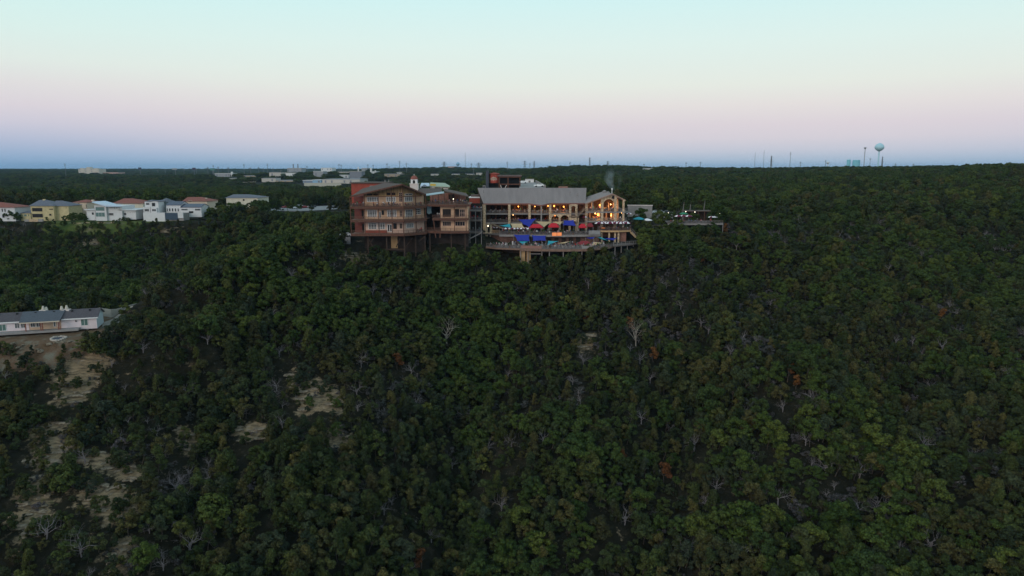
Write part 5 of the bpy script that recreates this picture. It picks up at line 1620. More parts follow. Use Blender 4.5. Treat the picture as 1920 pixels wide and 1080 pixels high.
umbrella(1131, 265.9, ZR, 'orange half-open umbrella at the corner terrace rail', None, .7, umbrella_mesh('orange', 'orange', 1.2, 1.2))

# ================================================================== tables, chairs, people
tabm = mat('table_top', (0.22, 0.16, 0.13), .6, .2, 2); chm = mat('chair_metal', (0.12, 0.11, 0.115), .6, .2, 2); chp = mat('pale_chair', (0.36, 0.33, 0.32), .6, .15, 2)
def table_mesh():
    m = MB(); m.lathe((0, 0, .70), [(.5, 0), (.52, .02), (.5, .05)], 12); m.tube((0, 0, 0.02), (0, 0, .70), .05, n=6); m.lathe((0, 0, 0), [(.3, 0), (.28, .03), (.06, .06)], 8)
    return m.mesh('table', tabm)
def chair_mesh(mm):
    m = MB(); m.box(-.22, .22, -.22, .22, .43, .47); m.box(-.22, .22, .19, .23, .47, .92)
    for sx in (-.19, .19):
        for sy in (-.19, .19): m.box(sx - .02, sx + .02, sy - .02, sy + .02, 0, .43)
    return m.mesh('chair', mm)
TABLE = table_mesh(); CHAIR = [chair_mesh(chm), chair_mesh(chp)]
def person_mesh(name, sit, mats_):
    if not sit:
        J = dict(pel=(0,0,.95), che=(0,0,1.28), nek=(0,.0,1.48), hed=(0,-.01,1.60), top=(0,-.01,1.70))
        for s, k in ((-1, 'l'), (1, 'r')):
            J.update({k+'sh': (s*.19,0,1.41), k+'el': (s*.26,.02,1.13), k+'ha': (s*.24,-.14,.92), k+'hi': (s*.10,0,.90), k+'kn': (s*.12,-.02,.49), k+'an': (s*.12,.03,.07), k+'to': (s*.13,-.15,.04)})
    else:
        J = dict(pel=(0,0,.55), che=(0,.02,.88), nek=(0,0,1.08), hed=(0,-.03,1.20), top=(0,-.03,1.30))
        for s, k in ((-1, 'l'), (1, 'r')):
            J.update({k+'sh': (s*.19,.01,1.01), k+'el': (s*.25,-.08,.76), k+'ha': (s*.16,-.34,.76), k+'hi': (s*.10,-.05,.53), k+'kn': (s*.13,-.45,.53), k+'an': (s*.13,-.43,.09), k+'to': (s*.13,-.60,.05)})
    B = [('pel','che',1),('che','nek',1),('nek','hed',0),('hed','top',3)]
    for k in 'lr': B += [('che',k+'sh',1),(k+'sh',k+'el',1),(k+'el',k+'ha',0),('pel',k+'hi',2),(k+'hi',k+'kn',2),(k+'kn',k+'an',2),(k+'an',k+'to',4)]
    Rr = dict(pel=.155, che=.165, nek=.062, hed=.10, top=.085)
    for k in 'lr': Rr.update({k+'sh': .075, k+'el': .05, k+'ha': .042, k+'hi': .105, k+'kn': .066, k+'an': .045, k+'to': .04})
    ids = list(J); me_ = bpy.data.meshes.new(name + '_sk')
    me_.from_pydata([J[i] for i in ids], [(ids.index(a), ids.index(b_)) for a, b_, _ in B], [])
    o = bpy.data.objects.new(name + '_sk', me_); COL.objects.link(o)
    o.modifiers.new('s', 'SKIN')
    for i, n_ in enumerate(ids):
        me_.skin_vertices[0].data[i].radius = (Rr[n_], Rr[n_] * (.72 if n_ in ('pel', 'che') else 1)); me_.skin_vertices[0].data[i].use_root = (n_ == 'pel')
    sd = o.modifiers.new('d', 'SUBSURF'); sd.levels = 1; sd.render_levels = 1
    bpy.context.view_layer.update()
    ev = o.evaluated_get(bpy.context.evaluated_depsgraph_get())
    r = bpy.data.meshes.new_from_object(ev); r.name = name
    bpy.data.objects.remove(o, do_unlink=True)
    for mm in mats_: r.materials.append(mm)
    for pg_ in r.polygons:
        c_ = pg_.center; best = 9; bi = 0
        for a, b_, mi in B:
            A0, B0 = Vector(J[a]), Vector(J[b_]); d_ = B0 - A0
            t_ = max(0, min(1, (c_ - A0).dot(d_) / d_.length_squared)); dd = (A0 + d_ * t_ - c_).length - Rr[a] * .6
            if dd < best: best, bi = dd, mi
        if bi == 0 and c_.z > J['hed'][2] - .02 and c_.y > .0: bi = 3
        pg_.material_index = bi; pg_.use_smooth = True
    return r
skin_ = mat('skin', (0.42, 0.26, 0.19), .6, .1, 3); hair = mat('dark_hair', (0.03, 0.02, 0.015), .7, .2, 4); shoe = mat('shoes', (0.05, 0.05, 0.05), .7, .1, 3)
SHIRTS = [('white', (0.72, 0.71, 0.72)), ('black', (0.02, 0.02, 0.022)), ('blue', (0.06, 0.12, 0.30)), ('red', (0.38, 0.03, 0.035)), ('grey', (0.25, 0.25, 0.26)), ('green', (0.05, 0.17, 0.09)), ('pink', (0.55, 0.30, 0.33))]
PEOPLE = {}
for nm, cc in SHIRTS:
    sm = mat('shirt_' + nm, cc, .85, .1, 3); tm_ = mat('trousers_' + ('dark' if nm in ('white', 'pink', 'red') else 'denim'), (0.03, 0.03, 0.04) if nm in ('white', 'pink', 'red') else (0.07, 0.09, 0.14), .85, .15, 3)
    for sit in (0, 1):
        PEOPLE[nm, sit] = person_mesh('person', sit, [skin_, sm, tm_, hair, shoe])
RP = random.Random(77)
PLACED = {'person': [], 'chair': []}
def person(x, y, z, rz, sit, where):
    PLACED['person'].append((x, y, z, rz, sit, where, RP.choice(SHIRTS)[0], RP.uniform(.94, 1.06)))
def seating(x, y, z, where, nch=3, occ=.6, pale=0):
    single(TABLE, 'round_table', (x, y, z), 0, 1, 'small round brown table %s' % where, 'table', 'tables ' + where)
    a0 = RP.uniform(0, 6.28)
    for k in range(nch):
        a = a0 + 2 * math.pi * k / nch; cx, cy = x + .78 * math.cos(a), y + .78 * math.sin(a)
        rz = a - math.pi / 2                    # chair back faces away from the table
        PLACED['chair'].append((cx, cy, z, rz, pale, where))
        if RP.random() < occ:
            person(cx, cy, z, rz, 1, where)
def joined(name, items, label, cat):
    """those past the limit: one object"""
    bm_ = bmesh.new(); mats_ = []
    for me_, M in items:
        t0 = me_.copy(); t0.transform(M)
        idx = []
        for mm in t0.materials:
            if mm not in mats_: mats_.append(mm)
            idx.append(mats_.index(mm))
        for pg_ in t0.polygons: pg_.material_index = idx[pg_.material_index]
        bm_.from_mesh(t0); bpy.data.meshes.remove(t0)
    me_ = bpy.data.meshes.new(name); bm_.to_mesh(me_); bm_.free()
    for mm in mats_: me_.materials.append(mm)
    o = bpy.data.objects.new(name, me_); COL.objects.link(o); return tag(o, label, cat, kind='stuff')
def settle():
    ps = sorted(PLACED['person'], key=lambda q: q[1]); rest_ = []
    for i, (x, y, z, rz, sit, where, nm, sc) in enumerate(ps):
        if i < 290: single(PEOPLE[nm, sit], 'person', (x, y, z), rz, sc, 'person in a %s top %s %s' % (nm, 'sitting' if sit else 'standing', where), 'person', 'guests ' + where)
        else: rest_.append((PEOPLE[nm, sit], Matrix.Translation((x, y, z)) @ Matrix.Rotation(rz, 4, 'Z')))
    if rest_: joined('crowd', rest_, 'guests in the background of the upper floors, too small to tell apart', 'crowd')
    cs = sorted(PLACED['chair'], key=lambda q: q[1]); rest_ = []
    for i, (x, y, z, rz, pale, where) in enumerate(cs):
        if i < 290: single(CHAIR[pale], 'metal_chair', (x, y, z), rz, 1, '%s metal chair at a round table %s' % ('pale grey' if pale else 'dark', where), 'chair', 'chairs ' + where)
        else: rest_.append((CHAIR[pale], Matrix.Translation((x, y, z)) @ Matrix.Rotation(rz, 4, 'Z')))
    if rest_: joined('background_chairs', rest_, 'chairs further back on the upper floors, too small to tell apart', 'chairs')
def fill(poly, z, where, ntab, nstand, pale=0, occ=.6, nch=3):
    xs = [q[0] for q in poly]; ys = [q[1] for q in poly]; got = []
    tries = 0
    while len(got) < ntab + nstand and tries < 4000:
        tries += 1
        x, y = RP.uniform(min(xs), max(xs)), RP.uniform(min(ys), max(ys))
        if not inpoly(x, y, poly): continue
        sp_ = 2.3 if len(got) < ntab else .75
        if any((x - a) ** 2 + (y - b_) ** 2 < sp_ ** 2 for a, b_ in got): continue
        got.append((x, y))
        if len(got) <= ntab: seating(x, y, z, where, nch, occ, pale)
        else: person(x, y, z, RP.uniform(0, 6.28), 0, where)
def rect(x0, x1, y0, y1): return [(x0, y0), (x1, y0), (x1, y1), (x0, y1)]
fill([wA.pt(1, -.9, 0).xy[:], wA.pt(wA.len, -.9, 0).xy[:], wB.pt(wB.len - 1, -.9, 0).xy[:], wB.pt(wB.len - 1, -2.0, 0).xy[:], wA.pt(wA.len, -2.2, 0).xy[:], wA.pt(1, -2.2, 0).xy[:]], LZ2, "on the lodge's top deck", 9, 5)
fill(rect(A_[0] + .8, wl.o.x - 1, 244, 248.3), LZ2, "on the lodge's top deck", 1, 3)
fill([wA.pt(wA.len * .6, -.9, 0).xy[:], wB.pt(wB.len - 1, -.9, 0).xy[:], wB.pt(wB.len - 1, -2.2, 0).xy[:], wA.pt(wA.len * .6, -2.2, 0).xy[:]], LZ0, "on the lodge's lowest deck", 2, 2)
fill(rect(xl + 1.2, xr - 1.2, 251.9, 260), WZ2, 'on the roof deck of the lodge wing', 14, 8, occ=.5)
fill(rect(wx0 - 2.2, wx0 - .3, 252, 256), WZ1, 'on the small wing balcony', 1, 2)
for i_, z in enumerate(SZ):
    fill(rect(sx0 + .6, sx1 - .6, 259, 264.5), z, 'on the %s balcony of the steel stair tower' % ('lowest', 'middle', 'top')[i_], 1, 3)
fill(rect(xw + 1.5, P(1066, 400, DM).x, DM + .9, DM + 7.5), MZ3, "on the restaurant's top floor", 22, 12, 1, .55)
fill(rect(xw + 1.5, P(1066, 400, DM).x, DM + .9, DM + 7.5), MZ2, "on the restaurant's middle floor", 20, 10, 0, .55)
fill(rect(XE(1101), XE(1170), DE + .3, DE + 7), RZ3, 'on the top floor of the gable pavilion', 7, 9, 0, .6)
fill(rect(XE(1101), XE(1170), DE + .3, DE + 7), RZ2, 'on the middle floor of the gable pavilion', 9, 4, 1, .6)
fill([(pat[0][0] + 1.5, 264.2), (pat[1][0], 263.4), (pat[2][0], 262.9), (pat[3][0] - 1, 264.9), (pat[3][0] - 1, 272), (pat[0][0] + 1, 272)], ZP, 'on the middle patio', 26, 16, 0, .6)
fill([(lt[0][0] + 1.5, 257.2), (lt[1][0] + 1, 254.2), (lt[2][0], 251), (lt[4][0], 249), (lt[5][0], 250), (lt[6][0], 255.5), (lt[6][0], 262), (lt[0][0] + 3, 263)], ZL, 'on the lowest terrace', 44, 26, 1, .6)
fill(rect(pp[0][0] + 1, pp[2][0] - 1.2, 266.6, 271.5), ZR, 'under the umbrellas of the corner terrace', 9, 4, 0, .7)
fill(rect(g1[0][0] + 1, g1[1][0] + 3, 284, 288), ZG, 'on the garden deck', 8, 6, 0, .6)
fill(rect(g2[0][0] + 1, g2[1][0] + 4, 282, 287), ZG2, 'on the sunken part of the garden deck', 4, 4, 0, .6)

settle()
# potted greenery along the terrace rails
potm = mat('clay_pot', (.28, .14, .09), .9, .2, 2)
POT = MB().lathe((0, 0, 0), [(.22, 0), (.32, .45), (.36, .5), (.3, .5)], 10).mesh('pot', potm)
for zname, z, segs in (('lowest terrace', ZL, [(lt[k], lt[k + 1]) for k in range(7)]), ('middle patio', ZP, [(pat[0], pat[1]), (pat[1], pat[2]), (pat[2], pat[3])]), ('corner terrace', ZR, [(pp[0], pp[1]), (pp[1], pp[2])])):
    for a, b_ in segs:
        w = Wall(a, b_)
        for k in range(max(1, int(w.len / 4.5))):
            if RP.random() < .3: continue
            q = w.pt(w.len * (k + RP.uniform(.2, .8)) / max(1, int(w.len / 4.5)), -.6, z)
            crown = TREES[RP.choice((0, 2, 6, 7))]['parts'][1][1]
            e = thing('potted_plant', q, 'leafy plant in a clay pot at the rail of the %s' % zname, 'plant', 'potted plants of the %s' % zname)
            o = bpy.data.objects.new('pot', POT); COL.objects.link(o); o.parent = e
            o = bpy.data.objects.new('leaves', crown); COL.objects.link(o); o.parent = e; o.scale = (.2, .2, .24); o.location = (0, 0, .3)

# ================================================================== lamps that are lit in the photograph
for (u_, v_, D_, r_, mm, pw_, lab) in [(1057,387.5,279,.30,lampo,280,'round orange lamp glowing over the top floor near the small arch'),(1039,386,279,.32,lampo,280,'orange lamp glowing on the top floor beside the stone column'),(1027.5,386,280,.26,lampo,200,'orange lamp on the top floor inside the roof prow'),
        (972,387,281,.24,lampo,260,'small orange lamp deep inside the west half of the top floor'),(1003,387,281,.2,lampo,160,'dim amber lamp on the top floor between column and prow post'),
        (1124.5,384.5,277,.34,lampo,380,'large orange lamp beside the big arch of the gable pavilion'),(1111.3,381,275,.22,lampc,240,'warm white lamp under the left eave of the pavilion'),(1145,383,277,.2,lampw,260,'amber lamp seen through the big pavilion arch'),
        (1158,383,277,.18,lampw,160,'small amber lamp between the two right pavilion columns'),(1121,401.8,276,.42,lampo,430,'biggest orange lamp glowing on the pavilion middle floor'),(1116,400,277,.2,lampw,160,'small amber lamp left of the biggest orange lamp'),
        (1146,401.5,277,.3,lampo,260,'orange lamp in the middle bay of the pavilion middle floor'),(1165.5,399,275,.16,lampw,100,'tiny amber lamp at the right column of the pavilion middle floor'),(1041,404,279,.2,lampo,260,'amber lamp behind the left middle-floor arch'),
        (914.5,423.4,269.5,.30,lampc,160,'bright white lantern inside the stone portal'),(980,483,252.4,.16,lampw,150,'hidden work lamp warming the board panels under the lowest terrace'),
        (962,403,281,.16,lampw,90,'faint amber lamp on the middle floor of the restaurant'),(850,373,259,.15,lampc,60,'white lamp at the roof bar of the lodge wing')]:
    lamp(P(u_, v_, D_), r_, mm, lab, power=pw_, col=(1, .52, .2) if mm is not lampc else (1, .85, .6))
for k, (u_, v_) in enumerate(((1225.5, 405.5), (1286, 396.8), (1303, 397.5), (1338, 392), (1349, 400.5), (1253, 399))):
    q = P(u_, v_, 289)
    e = thing('post_lamp', (q.x, q.y, ZG - .3), 'small white globe lamp on a post by the garden deck', 'lamp', 'globe lamps of the garden deck')
    m = MB(); m.lathe(q, [(.05, -.16), (.16, 0), (.05, .16)], 8); m.build('globe', lampc, e)
    m = MB(); m.tube((q.x, q.y, ZG - .3), (q.x, q.y, q.z - .15), .05, n=6); m.build('post', black, e)
# ================================================================== houses across the gully
def house(name, label, u0, u1, vb, ve, vr, D, depth, wm_, rm, kind='hip', wins=(), over=.6, ridge=None, base=1.5, frame=None, chim=None, parent=None, gl=None):
    a, b_ = P(u0, ve, D), P(u1, ve, D)
    zb, ze = P(u0, vb, D).z - base, a.z
    e = parent or thing(name, ((a.x + b_.x) / 2, D + depth / 2, zb + base), label, 'house')
    MB().box(a.x, b_.x, D, D + depth, zb, ze).build('wall', wm_, e)
    x0, x1, y0, y1 = a.x - over, b_.x + over, D - over, D + depth + over
    zr = P((u0 + u1) / 2, vr, D + depth / 2).z
    ym = (y0 + y1) / 2; m = MB()
    if kind == 'hip':
        h_ = min((y1 - y0) / 2, (x1 - x0) / 2 - .3)
        if ridge: r0_, r1_ = P(ridge[0], vr, ym).x, P(ridge[1], vr, ym).x
        else: r0_, r1_ = x0 + h_, x1 - h_
        m.face((x0, y0, ze), (x1, y0, ze), (r1_, ym, zr), (r0_, ym, zr)); m.face((x1, y0, ze), (x1, y1, ze), (r1_, ym, zr))
        m.face((x1, y1, ze), (x0, y1, ze), (r0_, ym, zr), (r1_, ym, zr)); m.face((x0, y1, ze), (x0, y0, ze), (r0_, ym, zr))
        m.face((x0, y1, ze - .01), (x1, y1, ze - .01), (x1, y0, ze - .01), (x0, y0, ze - .01))
    elif kind == 'gable':
        for q in ([(x0, y0, ze), (x1, y0, ze), (x1, ym, zr), (x0, ym, zr)], [(x1, y1, ze), (x0, y1, ze), (x0, ym, zr), (x1, ym, zr)]): m.sheet(q, .2)
        g_ = MB()
        for x in (a.x, b_.x): g_.prism([(x - .1, D), (x + .1, D), (x + .1, D + .01), (x - .1, D + .01)], ze, ze + .01); g_.face((x, D, ze), (x, D + depth, ze), (x, ym, zr - .15)) if x > 0 else g_.face((x, D + depth, ze), (x, D, ze), (x, ym, zr - .15))
        g_.build('gable_wall', wm_, e)
    elif kind == 'front':
        xm = (x0 + x1) / 2
        m.sheet([(x0, y0, ze), (xm, y0, zr), (xm, y1, zr), (x0, y1, ze)], .2); m.sheet([(xm, y0, zr), (x1, y0, ze), (x1, y1, ze), (xm, y1, zr)], .2)
        MB().face((a.x, D + .01, ze), (b_.x, D + .01, ze), (xm, D + .01, zr - .1)).build('gable_wall', wm_, e)
    else:
        m.box(x0, x1, y0, y1, ze, ze + .35)
    m.build('roof', rm, e)
    w = Wall((a.x, D), (b_.x, D))
    for q in wins:
        wu0, wv0, wu1, wv1 = q[:4]; cc, rr = q[4:6] if len(q) > 4 else (1, 1)
        w.win(e, wu0, wv0, wu1, wv1, cc, rr, frame or wm_, gl or glass, fw=.10, mw=.08)
    if chim:
        p = P(chim[0], chim[1], D + depth / 2); MB().box(p.x - .5, p.x + .5, p.y - .5, p.y + .5, p.z - 2, p.z).build('chimney', wm_, e)
    return e
ylw = mat('yellow_stone', (0.50, 0.42, 0.24), .9, .15, .8); ivory = mat('ivory_plaster', (0.62, 0.58, 0.48), .9, .08, .8); hw = mat('house_white', (0.60, 0.60, 0.61), .8, .05, .6); peach = mat('peach_plaster', (0.60, 0.50, 0.40), .9, .08)
house('tile_roof_house', 'white two-storey house with pink-red tile roof at the end of the row', -60, 27, 413, 389, 379, 342, 12, hw, redtile, wins=[(4, 401.5, 9, 408.5), (3, 391, 6, 397.5), (8, 391, 11, 397.5)], ridge=(-40, 4))
e = house('stone_house', 'yellow stone house with slate hip roofs and two open loggias', 57, 100, 410, 386, 374.8, 345, 13, ylw, slate, ridge=(74, 88), chim=(83, 373.3),
          wins=[(60, 389.5, 80, 396.8), (60.5, 400.5, 81, 408), (92, 391, 100, 393.5), (92, 400.5, 97, 404.8)])
house('', '', 100.3, 128, 408, 386.2, 376, 347, 11, ylw, slate, parent=e, ridge=(105, 117), wins=[(101, 391, 105.5, 393.5), (105, 400, 106.2, 404.5), (110, 400, 111.2, 404.5), (124, 388.5, 125.5, 391)], over=.5)
house('', '', 38.5, 56.8, 410, 399.8, 393.5, 344.5, 10, ylw, slate, 'hip', parent=e, wins=[(41, 401.5, 43, 406), (45, 401.5, 50.5, 406), (52.5, 401.5, 55, 406)], gl=glassg, over=.3)
house('tile_roof_house', 'small house with brown-red roof tucked behind the yellow stone house', 37, 59, 402, 391, 385.3, 372, 10, peach, redtile, wins=[(39, 394.5, 41.5, 397)])
house('tile_roof_house', 'dark red roofed peach house with corner tower left of the white metal-roofed house', 137, 162, 400, 379.5, 374, 368, 12, peach, redtile, wins=[(142, 381, 150, 385.5, 2, 1), (161, 383, 163, 390)], chim=(174, 374.5))
house('tile_roof_house', 'low brown-roofed house beside dark shrubs next to the peach house', 126, 140, 402, 392, 387, 362, 9, peach, redtile)
e = house('modern_house', 'white modern house with pale blue single-slope metal roof and stacked loggias', 178, 198.5, 408, 386.5, 386, 342, 14, hw, hw, 'flat', wins=[(179, 387.8, 196, 395.5), (179.5, 398.2, 197, 406.5, 3, 1)], over=.2, gl=glassg)
q = [P(172, 378.5, 340.5), P(199.5, 386.4, 340.5), P(228, 386.3, 341), P(224, 383.8, 356), P(198, 376.6, 360), P(178, 377.5, 358)]
MB().sheet([q[0], q[1], q[2], q[3], q[4], q[5]], .3).build('slope_roof', bluemetal, e)
m = MB(); a, b_ = P(176, 380, 342.2), P(198.4, 386.3, 342.2); m.prism([(a.x, 342.1), (b_.x, 342.1), (b_.x, 355), (a.x, 355)], a.z - 2.4, b_.z - .05); m.build('upper_wall', hw, e)
house('', '', 198.7, 228, 408, 387.5, 387, 343, 12, hw, hw, 'flat', parent=e, over=.1, wins=[(205.5, 388.6, 207.5, 391), (209, 388.6, 211, 391), (213.5, 388.6, 215.5, 391), (218, 388.6, 220, 391), (222.5, 388.6, 224.5, 391), (203.5, 399, 213, 404.3, 4, 1)])
house('', '', 162, 177.8, 407, 394, 393.5, 343, 12, hw, hw, 'flat', parent=e, over=.8, wins=[(172, 398, 176.3, 403)])
house('', '', 228.2, 254, 405.5, 394.3, 393.5, 344, 12, hw, hw, 'flat', parent=e, over=1.0, wins=[(219, 399, 220, 400.4), (228.4, 398.5, 230, 403.5), (232, 398.5, 237, 404, 2, 1), (239, 397.5, 240.3, 399.5), (243.5, 397.5, 245, 399.5), (248, 397, 249.3, 399), (251, 397, 252.3, 399)])
house('tile_roof_house', 'long ivory house with broad red hip roof behind the metal-roofed house', 212, 268, 398, 381.5, 372, 376, 16, ivory, redtile, wins=[(233.5, 383.5, 235, 387.5), (237.5, 383.5, 239, 387.5), (260, 382.5, 261.3, 384.3), (263, 382.5, 264.3, 384.3)], ridge=(232, 250))
e = house('gabled_villa', 'white stepped villa with front gable, dark solar roofs and tall garden wall', 281.5, 296.5, 406, 377.5, 375.2, 346, 10, hw, slate, 'front', wins=[(284.5, 380, 291.3, 387.2)], over=.3)
house('', '', 271, 281.3, 406, 378, 374.5, 348, 10, hw, slate, 'hip', parent=e, over=.2, wins=[(273.5, 380, 280.2, 384.6, 3, 1)])
house('', '', 268.5, 281.3, 404, 389.5, 389, 346.5, 2.4, hw, hw, 'flat', parent=e, over=.1, wins=[(271, 391.5, 279.5, 396.5, 3, 1)])
m = house('', '', 296.7, 311.5, 405, 379, 371.5, 352, 9, mat('green_grey_wall', (0.16, 0.20, 0.20), .7, .1), slate, 'hip', parent=e, over=.3, wins=[(301, 378, 303, 384), (305, 378, 307, 384)])
house('', '', 284, 293.5, 400, 390.8, 390.5, 345.2, .8, hw, hw, 'flat', parent=e, over=.05, wins=[(285, 391.7, 292.5, 396.3, 3, 1)])
house('', '', 311, 338.5, 400, 384.3, 377.2, 349, 9, hw, solar, 'gable', parent=e, over=.15, wins=[(312.5, 390.3, 315, 396.5), (316.8, 390.3, 320, 396.5), (322, 390.3, 325.3, 396.5), (327.5, 390.3, 330.5, 396.5), (333, 390.3, 335.5, 396.5), (311.7, 386, 312.8, 387.7), (317.2, 386, 318.3, 387.7), (322.7, 386, 323.8, 387.7), (328, 386, 329.2, 387.7), (333.5, 386, 334.6, 387.7)])
house('', '', 338.7, 377, 401, 388.3, 381.7, 348, 9, hw, solar, 'gable', parent=e, over=.2, wins=[(340, 391.2, 352, 394.6, 4, 1), (354, 395.5, 363, 400), (359, 391, 362, 392), (365.5, 391, 376, 395, 4, 1)])
m = MB(); a, b_ = P(269, 409, 341), P(309.5, 409, 341); m.box(a.x, b_.x, 341, 341.5, P(290, 412, 341).z - 1, P(290, 398.7, 341).z); m.build('garden_wall', hw, e)
m = MB(); a2, b2 = P(309.7, 405, 341), P(333, 405, 341); m.box(a2.x, b2.x, 341.05, 341.4, P(290, 408, 341).z - 1, P(320, 399.5, 341).z); m.build('dark_fence', mat('navy_fence', (0.05, 0.075, 0.11), .8, .15), e)
m = MB(); a2, b2 = P(333.2, 401, 341), P(343, 401, 341); m.box(a2.x, b2.x, 341, 341.5, P(290, 405, 341).z - 1, P(338, 398.7, 341).z); m.build('garden_wall', hw, e)
MB().box(P(268.8, 405, 341.6).x, P(344, 405, 341.6).x, 341.6, 347.9, P(290, 410, 341).z - 1, P(290, 398.9, 346).z).build('pool_terrace', concrete, e)
house('tile_roof_house', 'peach villa with many-angled brown tile roof above the solar roofs', 344, 388, 392, 377.5, 369.3, 378, 14, peach, redtile, wins=[(353, 375.8, 360, 378.5, 3, 1)], ridge=(352, 378), chim=(386, 371))
house('hip_roof_house', 'cream house with broad grey-blue hip roof half hidden by trees', 424, 483, 388, 371, 364.3, 400, 18, ivory, slate, wins=[(455, 373, 459, 377)], ridge=(438, 466), base=4)
# retaining wall, low plinths and garden shrubs in front of the row
for (u0, u1, v0, v1, D, lab) in [(94, 118, 418.5, 422.5, 336, 'short broken limestone retaining wall below the yellow stone house'), (128, 215, 416.8, 419.3, 335, 'long pale limestone retaining wall below the lawns'), (46, 80, 411, 416, 339, 'pale terraced stone steps in front of the yellow loggias')]:
    a, b_ = P(u0, v1, D), P(u1, v0, D)
    e = thing('retaining_wall', ((a.x + b_.x) / 2, D, a.z), lab, 'wall'); n = max(3, int((b_.x - a.x) / 1.8)); rr_ = random.Random(int(u0))
    zlow = min(zf(a.x, D), zf(b_.x, D), a.z) - .6
    for k in range(n):
        x0 = a.x + (b_.x - a.x) * k / n; x1 = a.x + (b_.x - a.x) * (k + .96) / n
        MB().box(x0, x1, D + rr_.uniform(-.1, .1), D + .7, zlow, b_.z + rr_.uniform(-.35, .1)).build('stone', stone if k % 3 else concrete, e)
shr = [(22, 415, .8), (32, 412, .75), (30, 416, .6), (150, 408, .5), (158, 410, .5), (140, 410, .55), (162, 411, .35), (130, 409, .5), (87, 408, .28), (254, 396, .6), (246, 396, .55), (232, 405, .3), (225, 407, .25), (260, 400, .5), (268, 404, .3), (240, 406, .28), (121, 411, .45), (134, 408, .5), (146, 406, .5),(152,394,.6),(262,392,.7),(376,403,.5),(388,398,.7),(395,395,.8),(345,402,.35)]
for k, (u_, v_, s_) in enumerate(shr):
    D_ = 343 if v_ > 404 else 352
    p = P(u_, v_, D_); z = zf(p.x, D_)
    place(TREES[6 + k % 3]['parts'], 'garden_tree', (p.x, D_, z - .2), random.uniform(0, 6), s_, 'small dark garden tree beside the row of houses', 'tree', 'garden trees of the house row')

# ================================================================== long low house on the near bench
hzb = P(182, 611.5, 194).z
ha, hb = P(-130, 611, 182.3), P(182, 611, 194)
lh = thing('bungalow', ((ha.x + hb.x) / 2, 190, hzb), 'long low glow-tinted white bungalow with dark shingle roof and covered tan porch', 'house')
wh = Wall(ha.xy, hb.xy)
glowpinkw = mat('glow_pink_siding', (0.70, 0.60, 0.62), .85, .05, .6); porchw = mat('tan_porch_wall', (0.56, 0.40, 0.29), .85, .08, .8); darksh = mat('dark_shingle', (0.085, 0.075, 0.085), .9, .2, 2.5); darksh2 = mat('blue_grey_shingle', (0.085, 0.095, 0.115), .9, .2, 2.5)  # the pink of the evening glow is put into the front siding colour
hz_e = P(182, 594.2, 194).z; hz_r = hz_e + 1.75
L = wh.len; dep = 8.2
xs = lambda u_, v_=605: wh.at(u_, v_)[0]
m = MB(); wh.obox(m, 0, L, -dep, 0, hzb - .6, hz_e); m.build('wall', glowpinkw, lh)
m = MB(); wh.obox(m, xs(48), xs(114.5), 0, .05, hzb - .3, hz_e - .05); m.build('porch_wall', porchw, lh)
m = MB(); wh.obox(m, xs(48), xs(54), .05, .12, hzb - .3, hz_e - .05); m.build('glow_pink_panel', glowpinkw, lh)
for nm, d0, d1, z0, z1, mm in (('roof', .55, -dep / 2, hz_e - .05, hz_r, darksh), ('roof', -dep - .55, -dep / 2, hz_e - .05, hz_r, darksh)):
    m = MB(); m.sheet([wh.pt(-.4, d0, z0), wh.pt(L + .5, d0, z0), wh.pt(L + .5, d1, z1), wh.pt(-.4, d1, z1)], .18); m.build(nm, mm, lh)
m = MB()
m.face(wh.pt(L, 0, hz_e), wh.pt(L, -dep, hz_e), wh.pt(L, -dep / 2, hz_r - .15)); m.build('gable_wall', mat('shade_blue_siding', (0.50, 0.58, 0.62), .85, .05), lh)  # bluish shade of the end wall painted into its siding
m = MB(); wh.obox(m, L, L + .04, -dep, 0, hzb - .6, hz_e); m.build('end_wall', MATS['shade_blue_siding'], lh)
m = MB(); wh.obox(m, -.4, xs(40), .55, .62, hz_e - .28, hz_e + .02); wh.obox(m, xs(116.5), L + .5, .55, .62, hz_e - .28, hz_e + .02); m.build('fascia', white, lh)
m = MB(); m.sheet([wh.pt(xs(40), 2.1, hz_e - .10), wh.pt(xs(116), 2.1, hz_e - .10), wh.pt(xs(118), -dep / 2 + .3, hz_r + .08), wh.pt(xs(36), -dep / 2 + .3, hz_r + .08)], .18); m.build('porch_roof', darksh2, lh)
m = MB(); wh.obox(m, xs(40), xs(116), 2.1, 2.17, hz_e - .36, hz_e - .08); m.build('porch_fascia', mat('cream_trim', (.55, .46, .36), .8, .05), lh)
for u_ in (51.5, 79.5, 83, 112.5, 115.5):
    x = xs(u_); m = MB(); wh.obox(m, x - .11, x + .11, 1.75, 1.97, hzb - .1, hz_e - .3); m.build('porch_post', mat('red_brown_post', (.22, .085, .06), .8, .1), lh)
for (u0, v0, u1, v1, cc, nm) in [(-3, 608.2, 12, 620.8, 2, 'sliding_door'), (27.5, 606, 37, 615.6, 2, 'window'), (39, 605.8, 47.5, 615, 2, 'window'), (57, 605.2, 66.5, 613.4, 2, 'window'), (68, 604.8, 77.5, 613, 2, 'window'), (100.5, 602.3, 104.5, 612.5, 1, 'window'), (107.5, 602, 111.5, 612.3, 1, 'door'), (151.5, 598, 165, 610.5, 2, 'sliding_door')]:
    wh.win(lh, u0, v0, u1, v1, cc, 1, white, glassg if 'slid' in nm else mat('curtained_glass', (.11, .115, .12), .2, .3, 1, spec=.5), fw=.09, name=nm, d=.06 if 50 < u0 < 113 else 0)
